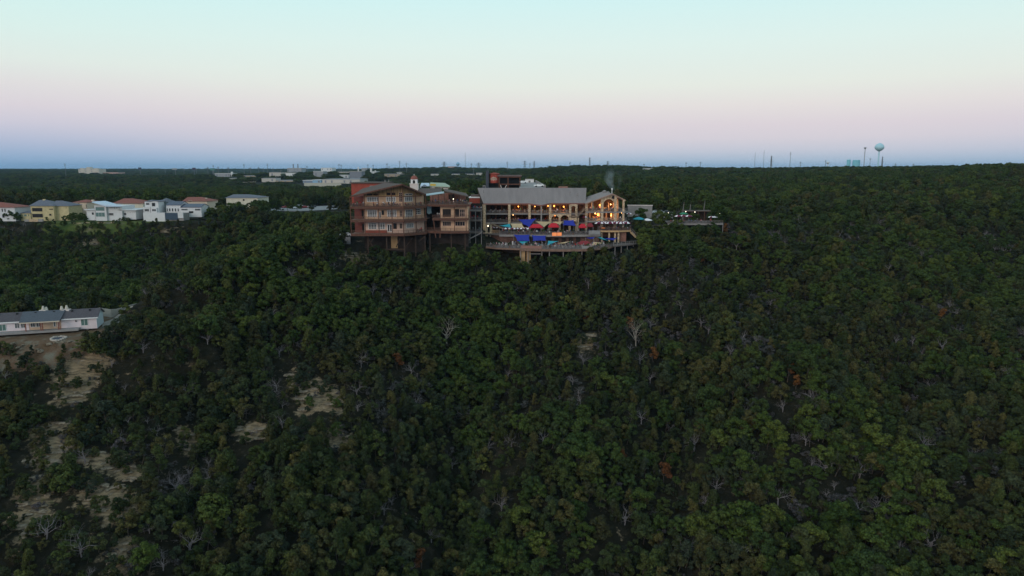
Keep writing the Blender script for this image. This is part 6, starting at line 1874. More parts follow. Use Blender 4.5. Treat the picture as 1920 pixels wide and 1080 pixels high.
for k, (u_, v_) in enumerate(((80.5, 574), (86.5, 575.5), (115, 574), (124.5, 572.5))):
    p = P(u_, v_, 194 + k * .5); zt = p.z; x, y = p.x, p.y
    MB().box(x - .85, x + .85, y - .6, y + .6, hz_r - .9, zt - 1.05).build('chimney_base', offwhite, lh)
    MB().lathe((x, y, zt - 1.05), [(.42, 0), (.40, .3), (.22, .95), (.24, 1.05)], 12).build('chimney_pot', mat('cream_pot', (.56, .52, .44), .85, .1), lh, True)
for k in range(8):
    x = 14 + k * 4.3; m = MB(); f_ = .55
    if x < L - 1: wh.obox(m, x - .22, x + .22, -dep / 2 * .75 - .2, -dep / 2 * .75 + .25, hz_e + 1.15, hz_e + 1.75); m.build('roof_vent', black, lh)
m = MB(); wh.obox(m, xs(142), xs(143.5), 0, .25, hz_e - 1.0, hz_e - .6); m.build('wall_lamp', black, lh)
m = MB(); wh.obox(m, xs(-20), xs(150), .06, 2.3, hzb - .5, hzb + .04); m.build('porch_slab', concrete, lh)
# yard things
def onyard(u_, v_):
    p = hit(u_, v_, 150, 230); return p
p = onyard(168, 607)
gr_ = thing('barbecue_grill', p, 'black covered barbecue grill by the sliding door', 'grill')
MB().lathe(p + Vector((0, 0, .75)), [(.2, 0), (.45, .15), (.5, .4), (.4, .65), (.1, .8)], 12).build('kettle', black, gr_, True)
MB().box(p.x - .65, p.x + .65, p.y - .3, p.y + .3, p.z + .7, p.z + .78).build('shelf', black, gr_)
for sx in (-.45, .45):
    for sy in (-.22, .22):
        MB().box(p.x + sx - .04, p.x + sx + .04, p.y + sy - .04, p.y + sy + .04, p.z - .05, p.z + .7).build('leg', black, gr_)
p = onyard(110, 634.5)
fr = thing('fire_ring', p, 'round ring of pale stones round a fire pit in the yard', 'fire pit')
for k in range(18):
    t_ = 2 * math.pi * k / 18; x, y = p.x + 1.65 * math.cos(t_), p.y + 1.65 * math.sin(t_); z = zf(x, y)
    MB().box(x - .26, x + .26, y - .2, y + .2, z - .1, z + .22 + .06 * (k % 3)).build('stone', mat('pale_rock', (.42, .38, .34), .95, .2, 2), fr)
MB().lathe(p, [(1.3, -.1), (1.3, .06), (.2, .12)], 16).build('ash', char, fr)
for u_, v_, wd in ((82, 616.8, 14), (79, 617.5, 4)):
    pass
p = onyard(82.5, 618.5)
bn = thing('garden_bench', p, 'white garden bench with table in front of the porch', 'bench')
MB().box(p.x - .95, p.x + .95, p.y - .25, p.y + .25, p.z + .42, p.z + .5).build('seat', white, bn); MB().box(p.x - .95, p.x + .95, p.y + .22, p.y + .28, p.z + .5, p.z + .95).build('backrest', white, bn)
for sx in (-.85, .85): MB().box(p.x + sx - .06, p.x + sx + .06, p.y - .22, p.y + .22, p.z - .1, p.z + .42).build('leg', white, bn)
for k, u_ in enumerate((4, 26.5, 45, 50, 124, 136, 165)):
    v_ = 624.8 - u_ * .067; p = onyard(u_, v_ + (0 if k != 6 else 4))
    m = MB(); m.lathe(p + Vector((0, 0, -.05)), [(.28, 0), (.42, .22), (.45, .42), (.38, .42), (.3, .3)], 10)
    tag(m.build('planter', white), 'low white planter bowl along the bungalow front', 'planter', 'planters along the bungalow front')
rkm = MATS['pale_rock']
def rock_mesh(seed, sx, sy, sz):
    r_ = random.Random(seed); bm_ = bmesh.new(); bmesh.ops.create_icosphere(bm_, subdivisions=2, radius=1)
    for v in bm_.verts:
        n_ = noise.noise(v.co * 1.3 + Vector((seed, 0, 0))) * .45
        v.co = Vector((round(v.co.x * 2.2) / 2.2 * .5 + v.co.x * .5, v.co.y, round(v.co.z * 2) / 2 * .4 + v.co.z * .6)) * (1 + n_); v.co = Vector((v.co.x * sx, v.co.y * sy, v.co.z * sz))
    me_ = bpy.data.meshes.new('rock'); bm_.to_mesh(me_); bm_.free(); me_.materials.append(mat('limestone', (.14, .112, .078), .95, .4, 1.6, bump=.6, col2=(.20, .16, .115))); return me_
ROCKS = [rock_mesh(k, .55 + .1 * (k % 3), .45, .28) for k in range(4)]
SLABS = [rock_mesh(20 + k, 1.5 + .4 * (k % 3), .8, .24) for k in range(5)]
for k, (u_, v_) in enumerate(((25, 645), (43, 648), (67, 647), (92, 645.5), (106, 643), (118, 642), (131, 641), (40, 655), (71, 655), (77, 658), (34, 652), (10, 648))):
    p = onyard(u_, v_); single(ROCKS[k % 4], 'yard_rock', p, random.uniform(0, 6), random.uniform(.8, 1.5), 'pale boulder lined up along the lower edge of the yard', 'rock', 'boulders edging the yard')
for k, (u_, v_, s_) in enumerate(((152, 655, .75), (162, 660, .6), (165, 662, .75), (176, 664, .95), (188, 668, 1.05), (196, 655, .7), (206, 660, .9), (5, 668, .7), (20, 672, .6), (60, 668, .4), (120, 664, .35))):
    p = onyard(u_, v_)
    if k < 2: place(LIME[k]['parts'], 'yellow_shrub', p, random.uniform(0, 6), (s_, s_, s_ * .6), 'bright yellow-green shrub at the lower corner of the yard', 'shrub', 'yellow shrubs of the yard')
    else: place(TREES[(0, 1, 3, 2)[k % 4]]['parts'], 'yard_tree', p, random.uniform(0, 6), s_, 'dark juniper standing at the edge of the bungalow yard', 'tree', 'junipers edging the yard')
# pale retaining wall and driveway climbing away behind the bungalow
dw = thing('driveway_wall', P(215, 592, 203), 'pale curved retaining wall along the drive behind the bungalow', 'wall')
pts_ = [(186, 576.5, 203), (196, 578.5, 204), (208, 580, 205), (220, 579, 207), (232, 576, 210), (246, 571.5, 214), (256, 569, 217)]
for a, b_ in zip(pts_[:-1], pts_[1:]):
    A0, B0 = P(*a), P(*b_)
    w = Wall(A0.xy, B0.xy); m = MB(); i0 = 0
    m.hexa([w.pt(0, .15, A0.z - 2.3), w.pt(w.len - .03, .15, B0.z - 2.3), w.pt(w.len - .03, -.15, B0.z - 2.3), w.pt(0, -.15, A0.z - 2.3), w.pt(0, .15, A0.z), w.pt(w.len - .03, .15, B0.z), w.pt(w.len - .03, -.15, B0.z), w.pt(0, -.15, A0.z)])
    m.build('panel', mat('pale_wall_panel', (.40, .37, .33), .9, .15, .7), dw)
dr = []
for a in pts_: q = P(*a); dr.append((q.x, q.y))
m = MB()
for (x0, y0), (x1, y1) in zip(dr[:-1], dr[1:]):
    m.face(*[(x, y, zf(x, y) + .12) for x, y in ((x0 + .5, y0 - .3), (x0 + 3.5, y0 - 5.5), (x1 + 3.5, y1 - 5.5), (x1 + .5, y1 - .3))])
tag(m.build('driveway', mat('gravel_drive', (.27, .25, .22), .95, .2, 1)), 'pale gravel drive below the curved retaining wall', 'driveway', kind='structure')

# ================================================================== limestone ledges on the bare slope
rk = random.Random(4)
SPOTS = []
for w_ in BAREW:
    xs_ = [q[0] for q in w_]; ys_ = [q[1] for q in w_]
    area = (max(xs_) - min(xs_)) * (max(ys_) - min(ys_)); n = int(min(45, max(4, area / 9)))
    t_ = 0; got = 0
    while got < n and t_ < n * 12:
        t_ += 1; x, y = rk.uniform(min(xs_), max(xs_)), rk.uniform(min(ys_), max(ys_))
        if inpoly(x, y, w_): SPOTS.append((x, y)); got += 1
for k, (x, y) in enumerate(SPOTS):
    z = zf(x, y); big = rk.random() < .55
    single((SLABS if big else ROCKS)[k % 4], 'limestone_ledge' if big else 'limestone_rock', (x, y, z - .05), rk.uniform(-.35, .35) if big else rk.uniform(0, 6), rk.uniform(.6, 1.25),
           'flat layered limestone ledge on a bare patch of the slope' if big else 'loose limestone rock on a bare patch of the slope', 'rock', 'ledges of the bare patches' if big else 'loose rocks of the bare patches')
# low shrubs holding on between the ledges
for k in range(150):
    x, y = SPOTS[rk.randrange(len(SPOTS))]; x += rk.uniform(-2, 2); y += rk.uniform(-2, 2)
    place(TREES[(0, 2, 4, 9, 10, 5)[k % 6]]['parts'], 'low_shrub', (x, y, zf(x, y) - .1), rk.uniform(0, 6), rk.uniform(.25, .6), 'low scrubby bush between limestone ledges', 'shrub', 'bushes between the ledges')
# ================================================================== cars
def car_mesh(col):
    m = MB(); m.cur = 0
    prof = [(-2.2, .35), (-2.2, .75), (-2.05, .95), (-1.0, 1.0), (-.5, 1.42), (1.1, 1.42), (1.75, 1.0), (2.15, .9), (2.25, .5), (2.2, .35)]
    n = len(prof)
    def off(i): return .86 if 3 <= i <= 6 and prof[i][1] < 1.2 else (.68 if prof[i][1] > 1.3 else .9)
    i0 = len(m.v); m.v += [Vector((x, -off(i), z)) for i, (x, z) in enumerate(prof)] + [Vector((x, off(i), z)) for i, (x, z) in enumerate(prof)]
    m.f.append(tuple(range(i0, i0 + n))); m.m.append(0); m.f.append(tuple(reversed(range(i0 + n, i0 + 2 * n)))); m.m.append(0)
    for k in range(n):
        j = (k + 1) % n; m.f.append((i0 + k, i0 + n + k, i0 + n + j, i0 + j)); m.m.append(1 if k in (3, 5) else 0)
    m.cur = 1
    for s in (-1, 1): m.face((-.75, s * .84, 1.03), (1.3, s * .84, 1.03), (1.0, s * .72, 1.36), (-.45, s * .72, 1.36))
    m.cur = 2
    for x in (-1.35, 1.4):
        for s in (-1, 1): m.tube((x, s * .72, .33), (x, s * .93, .33), .33, n=10)
    return m.mesh('car', [mat('paint_%s' % col[0], col[1], .35, .03, 1, spec=.5), glass, black])
CARC = [('white', (.75, .75, .76)), ('silver', (.42, .43, .45)), ('black', (.02, .02, .022)), ('red', (.30, .025, .025)), ('blue', (.05, .09, .2))]
CARS = [car_mesh(q) for q in CARC]
def car(x, y, z, rz, ci, where):
    single(CARS[ci], 'parked_car', (x, y, z), rz, 1, '%s car parked %s' % (CARC[ci][0], where), 'car', 'cars parked ' + where)

# valley car park
cp = [P(505, 398, 415), P(560, 400, 410), P(612, 396, 425), P(662, 388, 445), P(662, 384, 485), P(560, 388, 455), P(505, 392, 440)]
zc_ = PADS[1][4] + .05
lotm = MB(); lotm.prism([(q.x, q.y) for q in cp], zc_ - .3, zc_ + .03); tag(lotm.build('car_park', mat('pale_asphalt', (.24, .235, .24), .95, .15, .4)), 'pale asphalt car park among the trees behind the lodge', 'car park', kind='structure')
rc = random.Random(9)
for row in range(2):
    for k in range(13):
        f_ = k / 12
        p = cp[2].lerp(cp[5], .35 + .3 * row) + (cp[3] - cp[2]) * (f_ * .75)
        q = Vector((p.x - 14 + 0 * f_, p.y, 0))
        if inpoly(q.x, q.y, [(w.x, w.y) for w in cp]): car(q.x, q.y, zc_ + .03, R(80) + rc.uniform(-.05, .05), rc.choice((0, 0, 1, 1, 2, 3, 4)), 'in the valley car park')
# two white cars on the parking deck
n_ = (PDK[1] - PDK[0]).cross(PDK[3] - PDK[0]).normalized(); n_ = n_ if n_.z > 0 else -n_
def ondeck(u_, v_):
    r_ = ray(u_, v_); o_ = Vector((0, 0, CAMZ)); k_ = (PDK[0] - o_).dot(n_) / r_.dot(n_); return o_ + r_ * k_
for u_, v_, lab in ((979.5, 343.8, 'white car parked beside the black frame tower on the parking deck'), (1010.5, 350.5, 'white car with dark window parked at the parapet of the parking deck')):
    p = ondeck(u_, v_); single(CARS[0], 'parked_car', p, R(8), 1, lab, 'car')
# cars on the lot beside the garden
gl_ = MB(); q = [P(1205, 402, 309), P(1262, 402, 309), P(1262, 397, 325), P(1205, 397, 325)]; zz = max(zf(w.x, w.y) for w in q) + .1
gl_.prism([(w.x, w.y) for w in q], zz - 2, zz); tag(gl_.build('garden_car_park', MATS['pale_asphalt']), 'small car park under the trees behind the garden wall', 'car park', kind='structure')
for k in range(5):
    p = q[0].lerp(q[1], (k + .6) / 5.5); car(p.x, p.y + 3, zz, R(95), (2, 1, 0, 1, 2)[k], 'behind the garden wall')
# grey lot to the left of the lodge
q = [P(640, 447, 256), P(657, 448, 256), P(657, 432, 275), P(636, 432, 275)]; zz = P(650, 440, 262).z - .3
m = MB(); m.prism([(w.x, w.y) for w in q], zz - 3, zz); tag(m.build('service_yard', MATS['pale_asphalt']), 'small grey service yard beside the lodge', 'yard', kind='structure')
for k in range(4):
    p = q[0].lerp(q[3], (k + .4) / 4.2); car(p.x + 1.6, p.y, zz, R(10), (1, 2, 1, 4)[k], 'beside the lodge')

# ================================================================== garden oaks by the decks
for u_, D_, s_, kx, lab, zz in [(1203, 288, 1.0, 8, 'round dense oak growing through the garden deck below the pale wall', ZG2), (1238, 286, 1.02, 6, 'broad low oak at the middle of the garden deck', ZG2), (1262, 291, .85, 7, 'oak behind the umbrellas of the garden deck', ZG - 1),
                            (1300, 292, .72, 6, 'low oak in front of the bar shelter', ZG - 1), (1345, 288, 1.15, 8, 'tall oak at the far end of the garden deck', ZG - 1.5), (1365, 290, 1.15, 6, 'dense oak beyond the end rail of the garden deck', ZG - 2),
                            (1355, 297, 1.2, 7, 'oak rising behind the last garden table', ZG - 1)]:
    p = P(u_, 415, D_); place(TREES[kx]['parts'], 'garden_oak', (p.x, D_, zz - .3), random.uniform(0, 6), s_, lab, 'tree')
for k, (u_, v_) in enumerate(((1280, 395), (1293, 394), (1319, 393))):
    p = P(u_, v_, 306); z = zf(p.x, 306)
    e = thing('bare_trunk', (p.x, 306, z), 'bare trunk rising behind the garden bar shelter', 'tree', 'pale trunks behind the garden')
    m = MB(); top = P(u_ + 3, v_ - 17, 306.5); mid_ = Vector((p.x + .1, 306.2, (z + top.z) / 2)); m.tube((p.x, 306, z - .3), mid_, .28, .22, 7); m.tube(mid_, top, .22, .12, 7); m.build('trunk', deadwood, e)
    V_, F_ = crown_mesh(900 + k, 4.5, 3.0, 12, 50, .55, 'flat'); cm = bpy.data.meshes.new('trunk_crown'); cm.from_pydata([tuple(Vector(q) + Vector((top.x - p.x, .5, top.z - z - 1.5))) for q in V_], [], F_); cm.materials.append(F_OAK)
    o = bpy.data.objects.new('crown', cm); COL.objects.link(o); o.parent = e

# ================================================================== far buildings
FM = {'hotel': mat('far_cream', (.52, .48, .42), .9, .08), 'pink': mat('far_pink', (.46, .30, .25), .9, .1), 'grey': mat('far_grey', (.30, .31, .33), .9, .1), 'pale': mat('far_pale', (.48, .45, .41), .9, .1), 'tan': mat('far_tan', (.36, .29, .22), .9, .15),
      'white': mat('far_white', (.66, .66, .66), .9, .05), 'blue': mat('far_blue_grey', (.20, .25, .33), .9, .1), 'sky': mat('far_sky_blue', (.25, .42, .58), .8, .1), 'slate': mat('far_slate', (.20, .215, .25), .8, .1), 'brick': mat('far_brick', (.25, .16, .14), .9, .1)}
FL = ['cream multi-storey hotel block with roof towers on the wooded skyline', 'pinkish low block beside the cream hotel', 'grey flat-roofed works below the green billboard', 'flat pale shed at the foot of the stout white silo',
      'long low tan yard building between two tall power poles', 'pale warehouse among power poles above the forest edge', 'white shed next to the pale warehouse among the power poles', 'grey plant with two chimney stacks on the skyline',
      'tall grey block behind the sky blue workshop', 'pale flat-roofed building at the lower forest edge', 'low tan building adjoining the pale one at the lower forest edge', 'blue-grey workshop adjoining the sky blue one',
      'sky blue workshop at the edge of the quarry yard', 'long pale works building behind the quarry yard', 'tall slate-grey factory block above the long pale works', 'white shed adjoining the slate-grey factory', 'white shed on the skyline above the tall grey block',
      'long thin pale warehouse behind the slate-grey factory', 'small grey block beneath the thin grey-white silo', 'tan yard building seen over the lodge roof', 'pale building adjoining the tan yard building over the lodge roof',
      'long brick-coloured building behind the tan yard building', 'longest brick-coloured building on the skyline behind the bell tower', 'pink block under the pale blue water tower', 'low pale warehouse above the green-roofed hall',
      'low pale warehouse in the middle of a row of three', 'low pale warehouse nearest the red drum tower', 'long grey building on the skyline above the red drum', 'small pale block in front of the warehouse row', 'white shed on the skyline beyond the smoke',
      'white shed at the foot of the two white silos', 'thin grey building on the skyline beyond the bell tower dome']
for i, (u_, vb, D_, w_, h_, dp, kd) in enumerate(FARB):
    p = P(u_, vb, D_); hw_ = w_ / FPX * D_ / 2; zt = P(u_, vb - h_, D_).z; zb = min(zf(p.x, D_), p.z) - 2
    lab = FL[i]
    e = thing('far_building', (p.x, D_ + dp / 2, zb + 2), lab, 'building')
    MB().box(p.x - hw_, p.x + hw_, D_, D_ + dp, zb, zt - .5).build('wall', FM[kd], e)
    MB().box(p.x - hw_ - .5, p.x + hw_ + .5, D_ - .5, D_ + dp + .5, zt - .5, zt).build('roof', FM['grey'] if kd in ('pale', 'tan', 'pink') else FM['pale'] if kd == 'slate' else FM['white'] if kd != 'brick' else FM['grey'], e)
    hh = zt - zb - 2; nw = max(2, int(hw_ * 2 / 9)); rows = 4 if kd == 'hotel' else (2 if hh > 12 else 1)
    for r_ in range(rows):
        for k in range(nw):
            if (k + r_ + i) % 3 == 0 and kd != 'hotel': continue
            x = p.x - hw_ + (k + .5) * 2 * hw_ / nw; z = zb + 2 + (r_ + .25) * hh / rows
            MB().box(x - 1.2, x + 1.2, D_ - .12, D_ - .02, z, z + hh / rows * .5).build('window', FM['slate'], e)
    if kd == 'hotel':
        for dx, a_ in ((-.62, 3), (0, 6), (.7, 2.5)): MB().box(p.x + dx * hw_ - 6, p.x + dx * hw_ + 6, D_ - .8, D_ + 14, zb, zt + a_).build('roof_tower', FM[kd], e)
    if u_ == 552:
        for dx in (-6, 10): MB().lathe((p.x + dx, D_ + 10, zt), [(2.2, 0), (1.8, 14)], 10).build('chimney_stack', FM['slate'], e)
# bare quarry yards
for u0, u1, v0, v1, D0_, D1_, lab in ((570, 640, 350, 343, 960, 1090, 'bare pale quarry yard in front of the long works wall'), (455, 480, 342, 339.5, 1130, 1180, 'pale cleared strip at the forest edge')):
    a, b_ = P(u0, v0, D0_), P(u1, v0, D0_); c_, d_ = P(u1, v1, D1_), P(u0, v1, D1_)
    m = MB(); nn = 6
    for k in range(nn):
        f0, f1 = k / nn, (k + 1) / nn; pts4 = [a.lerp(b_, f0), a.lerp(b_, f1), d_.lerp(c_, f1), d_.lerp(c_, f0)]
        m.face(*[(q.x, q.y, zf(q.x, q.y) + 1.2) for q in pts4])
    tag(m.build('quarry_yard', FM['tan']), lab, 'yard', kind='structure')

# ================================================================== silos, poles, pylons, masts, billboards, water towers
def ground_z(u_, v_, D_):
    p = P(u_, v_, D_); return min(p.z, zf(p.x, D_)) - 1
def silo(u_, vb, vt, D_, w_, lab):
    p = P(u_, vb, D_); r_ = w_ / FPX * D_ / 2; zb = ground_z(u_, vb, D_); zt = P(u_, vt, D_).z
    e = thing('white_silo', (p.x, D_, zb), lab, 'silo')
    MB().lathe((p.x, D_, zb), [(r_, 0), (r_, zt - zb)], 16).build('shell', FM['white'], e, False); MB().lathe((p.x, D_, zt), [(r_ * 1.03, 0), (r_ * .9, r_ * .25), (.2, r_ * .5)], 16).build('cap', FM['white'], e)
silo(435.5, 332.5, 323, 1450, 4.2, 'stout white silo at the forest edge by the grey works'); silo(696, 324, 315.5, 1700, 3.6, 'white silo standing on the skyline'); silo(704, 328, 320, 1600, 2.4, 'slim white silo just below the taller one'); silo(672, 322, 313.5, 2000, 2.4, 'thin grey-white silo behind the slate factory')
polem = mat('pole_grey', (.16, .17, .18), .8, .1, 1)
def pole(u_, vb, vt, D_, lab, grp, wpx=.8):
    p = P(u_, vb, D_); zb = ground_z(u_, vb, D_); zt = P(u_, vt, D_).z; r_ = wpx / FPX * D_ / 2
    e = thing('power_pole', (p.x, D_, zb), lab, 'pole', grp)
    m = MB(); m.tube((p.x, D_, zb), (p.x, D_, zt), r_, r_ * .6, 6); m.build('shaft', polem, e)
    m = MB(); L_ = 1.8 * D_ / 1400
    for f_ in (.93, .86): m.bar((p.x - L_, D_, zb + (zt - zb) * f_), (p.x + L_, D_, zb + (zt - zb) * f_), r_ * .9)
    m.build('crossarm', polem, e)
for i, (u_, vb, vt, D_) in enumerate([(123.5, 327, 306, 1500), (458.5, 330, 307, 1500), (502.5, 330, 307, 1500), (401, 331, 309, 1500), (410, 330, 312, 1600), (429, 331, 313, 1500), (541, 330, 319, 1500), (527, 331, 319, 1600), (750, 331, 301, 1500), (762.5, 332, 305, 1450), (636, 322, 307, 2200), (640, 322, 308.5, 2200),
                                      (951, 324, 303, 1500), (993.5, 324, 305.5, 1500), (1068.5, 324, 303.5, 1600), (1207, 322, 307, 1500), (1312.5, 321, 303, 1500), (1480.5, 318, 284.5, 1900), (726, 322, 306, 2200), (700, 318, 309, 2400), (888, 331, 315, 1600), (1547, 316, 300, 1700)]):
    pole(u_, vb, vt, D_, 'tall thin grey power pole rising from the distant trees', 'power poles of the plain', 1.0)
for i, (u_, vt, D_) in enumerate([(390, 313, 2600), (470, 314, 2600), (485, 313, 2600), (494, 315, 2600), (512, 315, 2600), (576, 311, 2600), (590, 314, 2800), (690, 308, 2800), (730, 312, 2800), (884, 306, 2400), (898, 312, 2600), (310, 316, 2600), (296, 318, 2600), (345, 317, 2600), (368, 316, 2600), (1286, 304, 2400), (1500, 303, 2400), (1678, 306, 2300), (1712, 306.5, 2500), (1630, 296, 2400)]):
    pole(u_, 322, vt, D_, 'faint thin pole on the far skyline', 'skyline poles', 1.0)
def pylon(u_, vb, vt, D_, wpx, lab, grp='transmission towers', guyed=False):
    p = P(u_, vb, D_); zb = ground_z(u_, vb, D_); zt = P(u_, vt, D_).z; h_ = zt - zb; hw_ = wpx / FPX * D_ / 2; b_ = D_ / 2600 * .85
    e = thing('lattice_pylon', (p.x, D_, zb), lab, 'pylon', grp); m = MB()
    lv = [(0, 1), (.35, .62), (.62, .38), (.82, .28), (1, .16)]
    for (f0, w0), (f1, w1) in zip(lv[:-1], lv[1:]):
        for sx in (-1, 1):
            for sy in (-1, 1):
                m.bar((p.x + sx * hw_ * w0, D_ + sy * hw_ * w0, zb + h_ * f0), (p.x + sx * hw_ * w1, D_ + sy * hw_ * w1, zb + h_ * f1), b_)
            m.bar((p.x + sx * hw_ * w0, D_ - hw_ * w0, zb + h_ * f0), (p.x - sx * hw_ * w1, D_ - hw_ * w1, zb + h_ * f1), b_ * .8)
    m.build('lattice', polem, e)
    m = MB()
    for f_, l_ in ((.66, 1.7), (.8, 1.5), (.93, 1.2)): m.bar((p.x - hw_ * l_, D_, zb + h_ * f_), (p.x + hw_ * l_, D_, zb + h_ * f_), b_)
    m.build('crossarms', polem, e)
for u_, vb, vt, D_, w_ in ((833, 319, 303, 2400, 6), (897.5, 319, 305, 2400, 7), (984, 318, 301.5, 2300, 5), (1001.5, 317, 302, 2400, 3.4), (1105.5, 317, 295, 1900, 3.6), (1139.5, 318, 302, 1900, 4.6), (1445.5, 316, 292, 2000, 4.2), (1653.5, 312, 293.5, 2000, 3.0)):
    pylon(u_, vb, vt, D_, w_, 'lattice transmission tower standing on the wooded skyline')
for u_, vt, D_, lab in ((872.5, 286, 2600, 'tall lattice radio mast behind the wing roofs'), (1414.5, 286, 3200, 'very thin guyed radio mast, the shorter of the pair'), (1431, 281, 3200, 'very thin guyed radio mast, the taller of the pair')):
    p = P(u_, 318, D_); zb = zf(p.x, D_) - 1; zt = P(u_, vt, D_).z; e = thing('radio_mast', (p.x, D_, zb), lab, 'mast'); m = MB(); r_ = .55
    for a in (0, 2.09, 4.19): m.bar((p.x + r_ * math.cos(a), D_ + r_ * math.sin(a), zb), (p.x + r_ * .6 * math.cos(a), D_ + r_ * .6 * math.sin(a), zt), .35)
    for k in range(14): f_ = (k + .5) / 14; m.box(p.x - r_, p.x + r_, D_ - r_, D_ + r_, zb + (zt - zb) * f_ - .15, zb + (zt - zb) * f_ + .15)
    m.build('mast_frame', polem, e)
for u_, v0, v1, w_, D_, cl_, lab in ((262, 314, 318, 5.5, 1900, 'slate', 'square dark billboard on a single post above the trees'), (327, 315.5, 318.3, 8.5, 1900, 'grey', 'wide open-framed billboard seen at an angle'), (363.5, 314.5, 318.5, 6, 1900, 'brick', 'dark billboard with a purple face'), (398.5, 315.5, 319.5, 9, 1700, 'green', 'green billboard beside the power poles')):
    a, b_ = P(u_ - w_ / 2, v1, D_), P(u_ + w_ / 2, v0, D_); e = thing('billboard', (a.x, D_, zf(a.x, D_) - 1), lab, 'billboard')
    MB().box(a.x, b_.x, D_, D_ + .8, a.z, b_.z).build('board', {'green': mat('far_green', (.08, .20, .18), .8, .1), 'slate': mat('far_dark', (.05, .06, .09), .8, .1), 'brick': mat('far_purple', (.07, .06, .10), .8, .1)}.get(cl_, FM['grey']), e)
    xm = (a.x + b_.x) / 2 + (2 if cl_ == 'grey' else 0); m = MB(); m.tube((xm, D_ + .9, zf(xm, D_) - 1), (xm, D_ + .9, a.z + 1), .7, n=8); m.build('post', polem, e)
wt = mat('water_tower_teal', (.40, .62, .70), .5, .06, .05); wt2 = mat('tank_teal', (.22, .52, .62), .6, .12, .05)
def tower(u_, vb, vt, D_, wpx, hpx, mm, lab, stem=2.4, prof=None):
    p = P(u_, vb, D_); zb = ground_z(u_, vb, D_); zt = P(u_, vt, D_).z; r_ = wpx / FPX * D_ / 2; h_ = hpx / FPX * D_; rs = stem / FPX * D_ / 2
    e = thing('water_tower', (p.x, D_, zb), lab, 'water tower')
    pr = prof or [(.10, -1), (.30, -.92), (.62, -.70), (.88, -.42), (1.0, -.10), (.98, .12), (.85, .45), (.6, .75), (.3, .93), (.05, 1)]
    MB().lathe((p.x, D_, zt - h_ / 2), [(max(a * r_, rs), b_ * h_ / 2) for a, b_ in pr], 28).build('tank', mm, e, True)
    MB().lathe((p.x, D_, zb), [(rs * 1.7, 0), (rs * 1.1, (zt - zb) * .12), (rs, (zt - zb) * .3), (rs, zt - h_ * .9 - zb)], 16).build('stem', mm, e, True)
    return e
tower(1646, 314, 268.3, 1500, 16.5, 15, wt, 'big pale teal water tower with bulb tank on the right skyline')
tower(1619.5, 314, 276, 1500, 5.2, 3.6, mat('mast_grey', (.30, .31, .33), .7, .08), 'slim grey pole tower with small dish top beside the water tower', 1.3, [(.2, -1), (.7, -.2), (1, .3), (.9, .7), (.3, 1)])
tower(858.5, 320, 304, 2400, 7, 7, FM['sky'], 'pale blue water tower far behind the lodge wing', 2.4)
tower(1551.5, 316, 302.5, 2600, 7.5, 5, mat('tower_white', (.55, .60, .64), .6, .05), 'tiny white mushroom tower just above the trees', 1.6, [(.1, -1), (.6, -.5), (1, .1), (.7, .5), (.1, 1)])
for u_, vt, w_, lab in ((1590.5, 299.5, 6.6, 'narrow teal storage tank at the treeline'), (1604.8, 300.3, 13, 'wide teal storage tank at the treeline beside the narrow one')):
    p = P(u_, 314, 1450); zb = zf(p.x, 1450) - 1; zt = P(u_, vt, 1450).z; r_ = w_ / FPX * 1450 / 2; e = thing('storage_tank', (p.x, 1450, zb), lab, 'tank')
    MB().lathe((p.x, 1450, zb), [(r_, 0), (r_, zt - zb)], 28).build('shell', wt2, e); MB().lathe((p.x, 1450, zt), [(r_, 0), (r_ * .6, .6), (.2, .9)], 28).build('roof', wt, e)

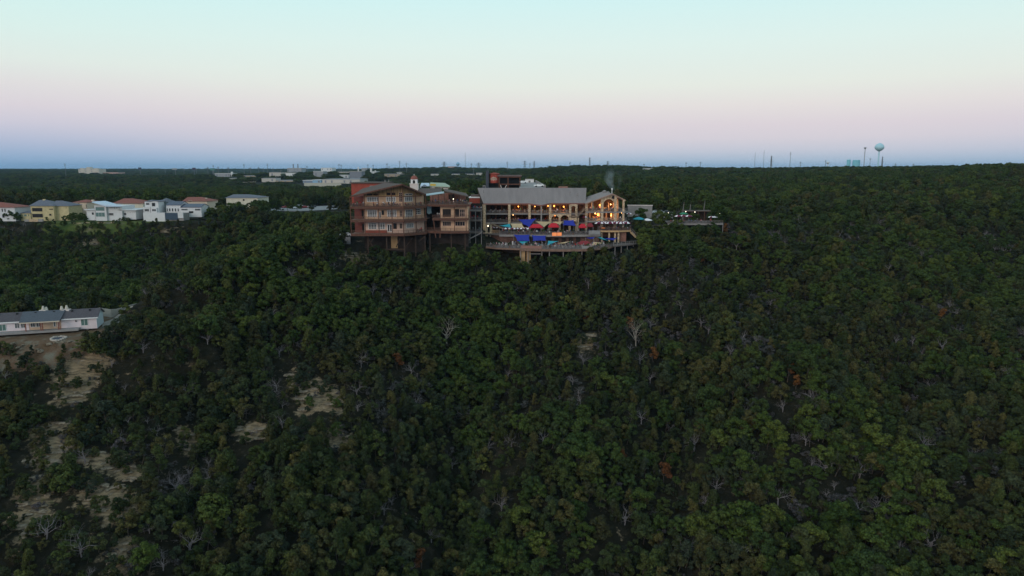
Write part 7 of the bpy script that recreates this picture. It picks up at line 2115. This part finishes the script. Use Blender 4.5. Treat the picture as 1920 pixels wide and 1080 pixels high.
# ================================================================== smoke and haze
def volume_mat(name, col, dens, aniso=0.0):
    m = bpy.data.materials.new(name); m.use_nodes = True; t_ = m.node_tree
    for n_ in list(t_.nodes):
        if n_.type != 'OUTPUT_MATERIAL': t_.nodes.remove(n_)
    v_ = t_.nodes.new('ShaderNodeVolumePrincipled'); v_.inputs['Color'].default_value = (*col, 1); v_.inputs['Density'].default_value = dens; v_.inputs['Anisotropy'].default_value = aniso
    t_.links.new(v_.outputs[0], t_.nodes['Material Output'].inputs['Volume'])
    return m, t_, v_
sm, t_, v_ = volume_mat('smoke', (.80, .90, 1.0), .05)
co = t_.nodes.new('ShaderNodeTexCoord'); ns = t_.nodes.new('ShaderNodeTexNoise'); ns.inputs['Scale'].default_value = 2.2; ns.inputs['Detail'].default_value = 3
t_.links.new(co.outputs['Generated'], ns.inputs['Vector'])
gr2 = t_.nodes.new('ShaderNodeVectorMath'); gr2.operation = 'DISTANCE'; gr2.inputs[1].default_value = (.5, .5, .5); t_.links.new(co.outputs['Generated'], gr2.inputs[0])
m1 = t_.nodes.new('ShaderNodeMapRange'); m1.inputs['From Min'].default_value = .5; m1.inputs['From Max'].default_value = .05; m1.inputs['To Max'].default_value = 1
t_.links.new(gr2.outputs['Value'], m1.inputs['Value'])
m2 = t_.nodes.new('ShaderNodeMath'); m2.operation = 'MULTIPLY'; mt = t_.nodes.new('ShaderNodeMapRange'); mt.inputs['From Min'].default_value = .42; mt.inputs['From Max'].default_value = .75; t_.links.new(ns.outputs['Fac'], mt.inputs['Value'])
t_.links.new(m1.outputs[0], m2.inputs[0]); t_.links.new(mt.outputs['Result'], m2.inputs[1])
m3 = t_.nodes.new('ShaderNodeMath'); m3.operation = 'MULTIPLY'; t_.links.new(m2.outputs[0], m3.inputs[0]); m3.inputs[1].default_value = .2; t_.links.new(m3.outputs[0], v_.inputs['Density'])
p = P(1150, 343, 292)
m = MB(); m.lathe((0, 0, 0), [(.3, -4.5), (1.4, -3.6), (2.6, -1.8), (3.8, .4), (4.3, 2.4), (3.6, 4.2), (2.0, 5.4), (.4, 5.9)], 16)
for k_, q in enumerate(m.v): q.x -= (q.z + 4) * .22
o = m.build('smoke', sm, None, True); o.location = (p.x, p.y, p.z - 4.2); tag(o, 'thin blue smoke drifting up behind the gable pavilion', 'smoke', kind='stuff')

HAZE = 0.000036
hm, _, hv = volume_mat('haze_air', (0.42, 0.70, 1.0), HAZE, 0.0)
m = MB(); m.box(-9800, 9800, -700, 16500, -70, CAMZ + 68)
o = m.build('haze', hm); tag(o, 'pale evening haze over the wooded plain', 'haze', kind='stuff')
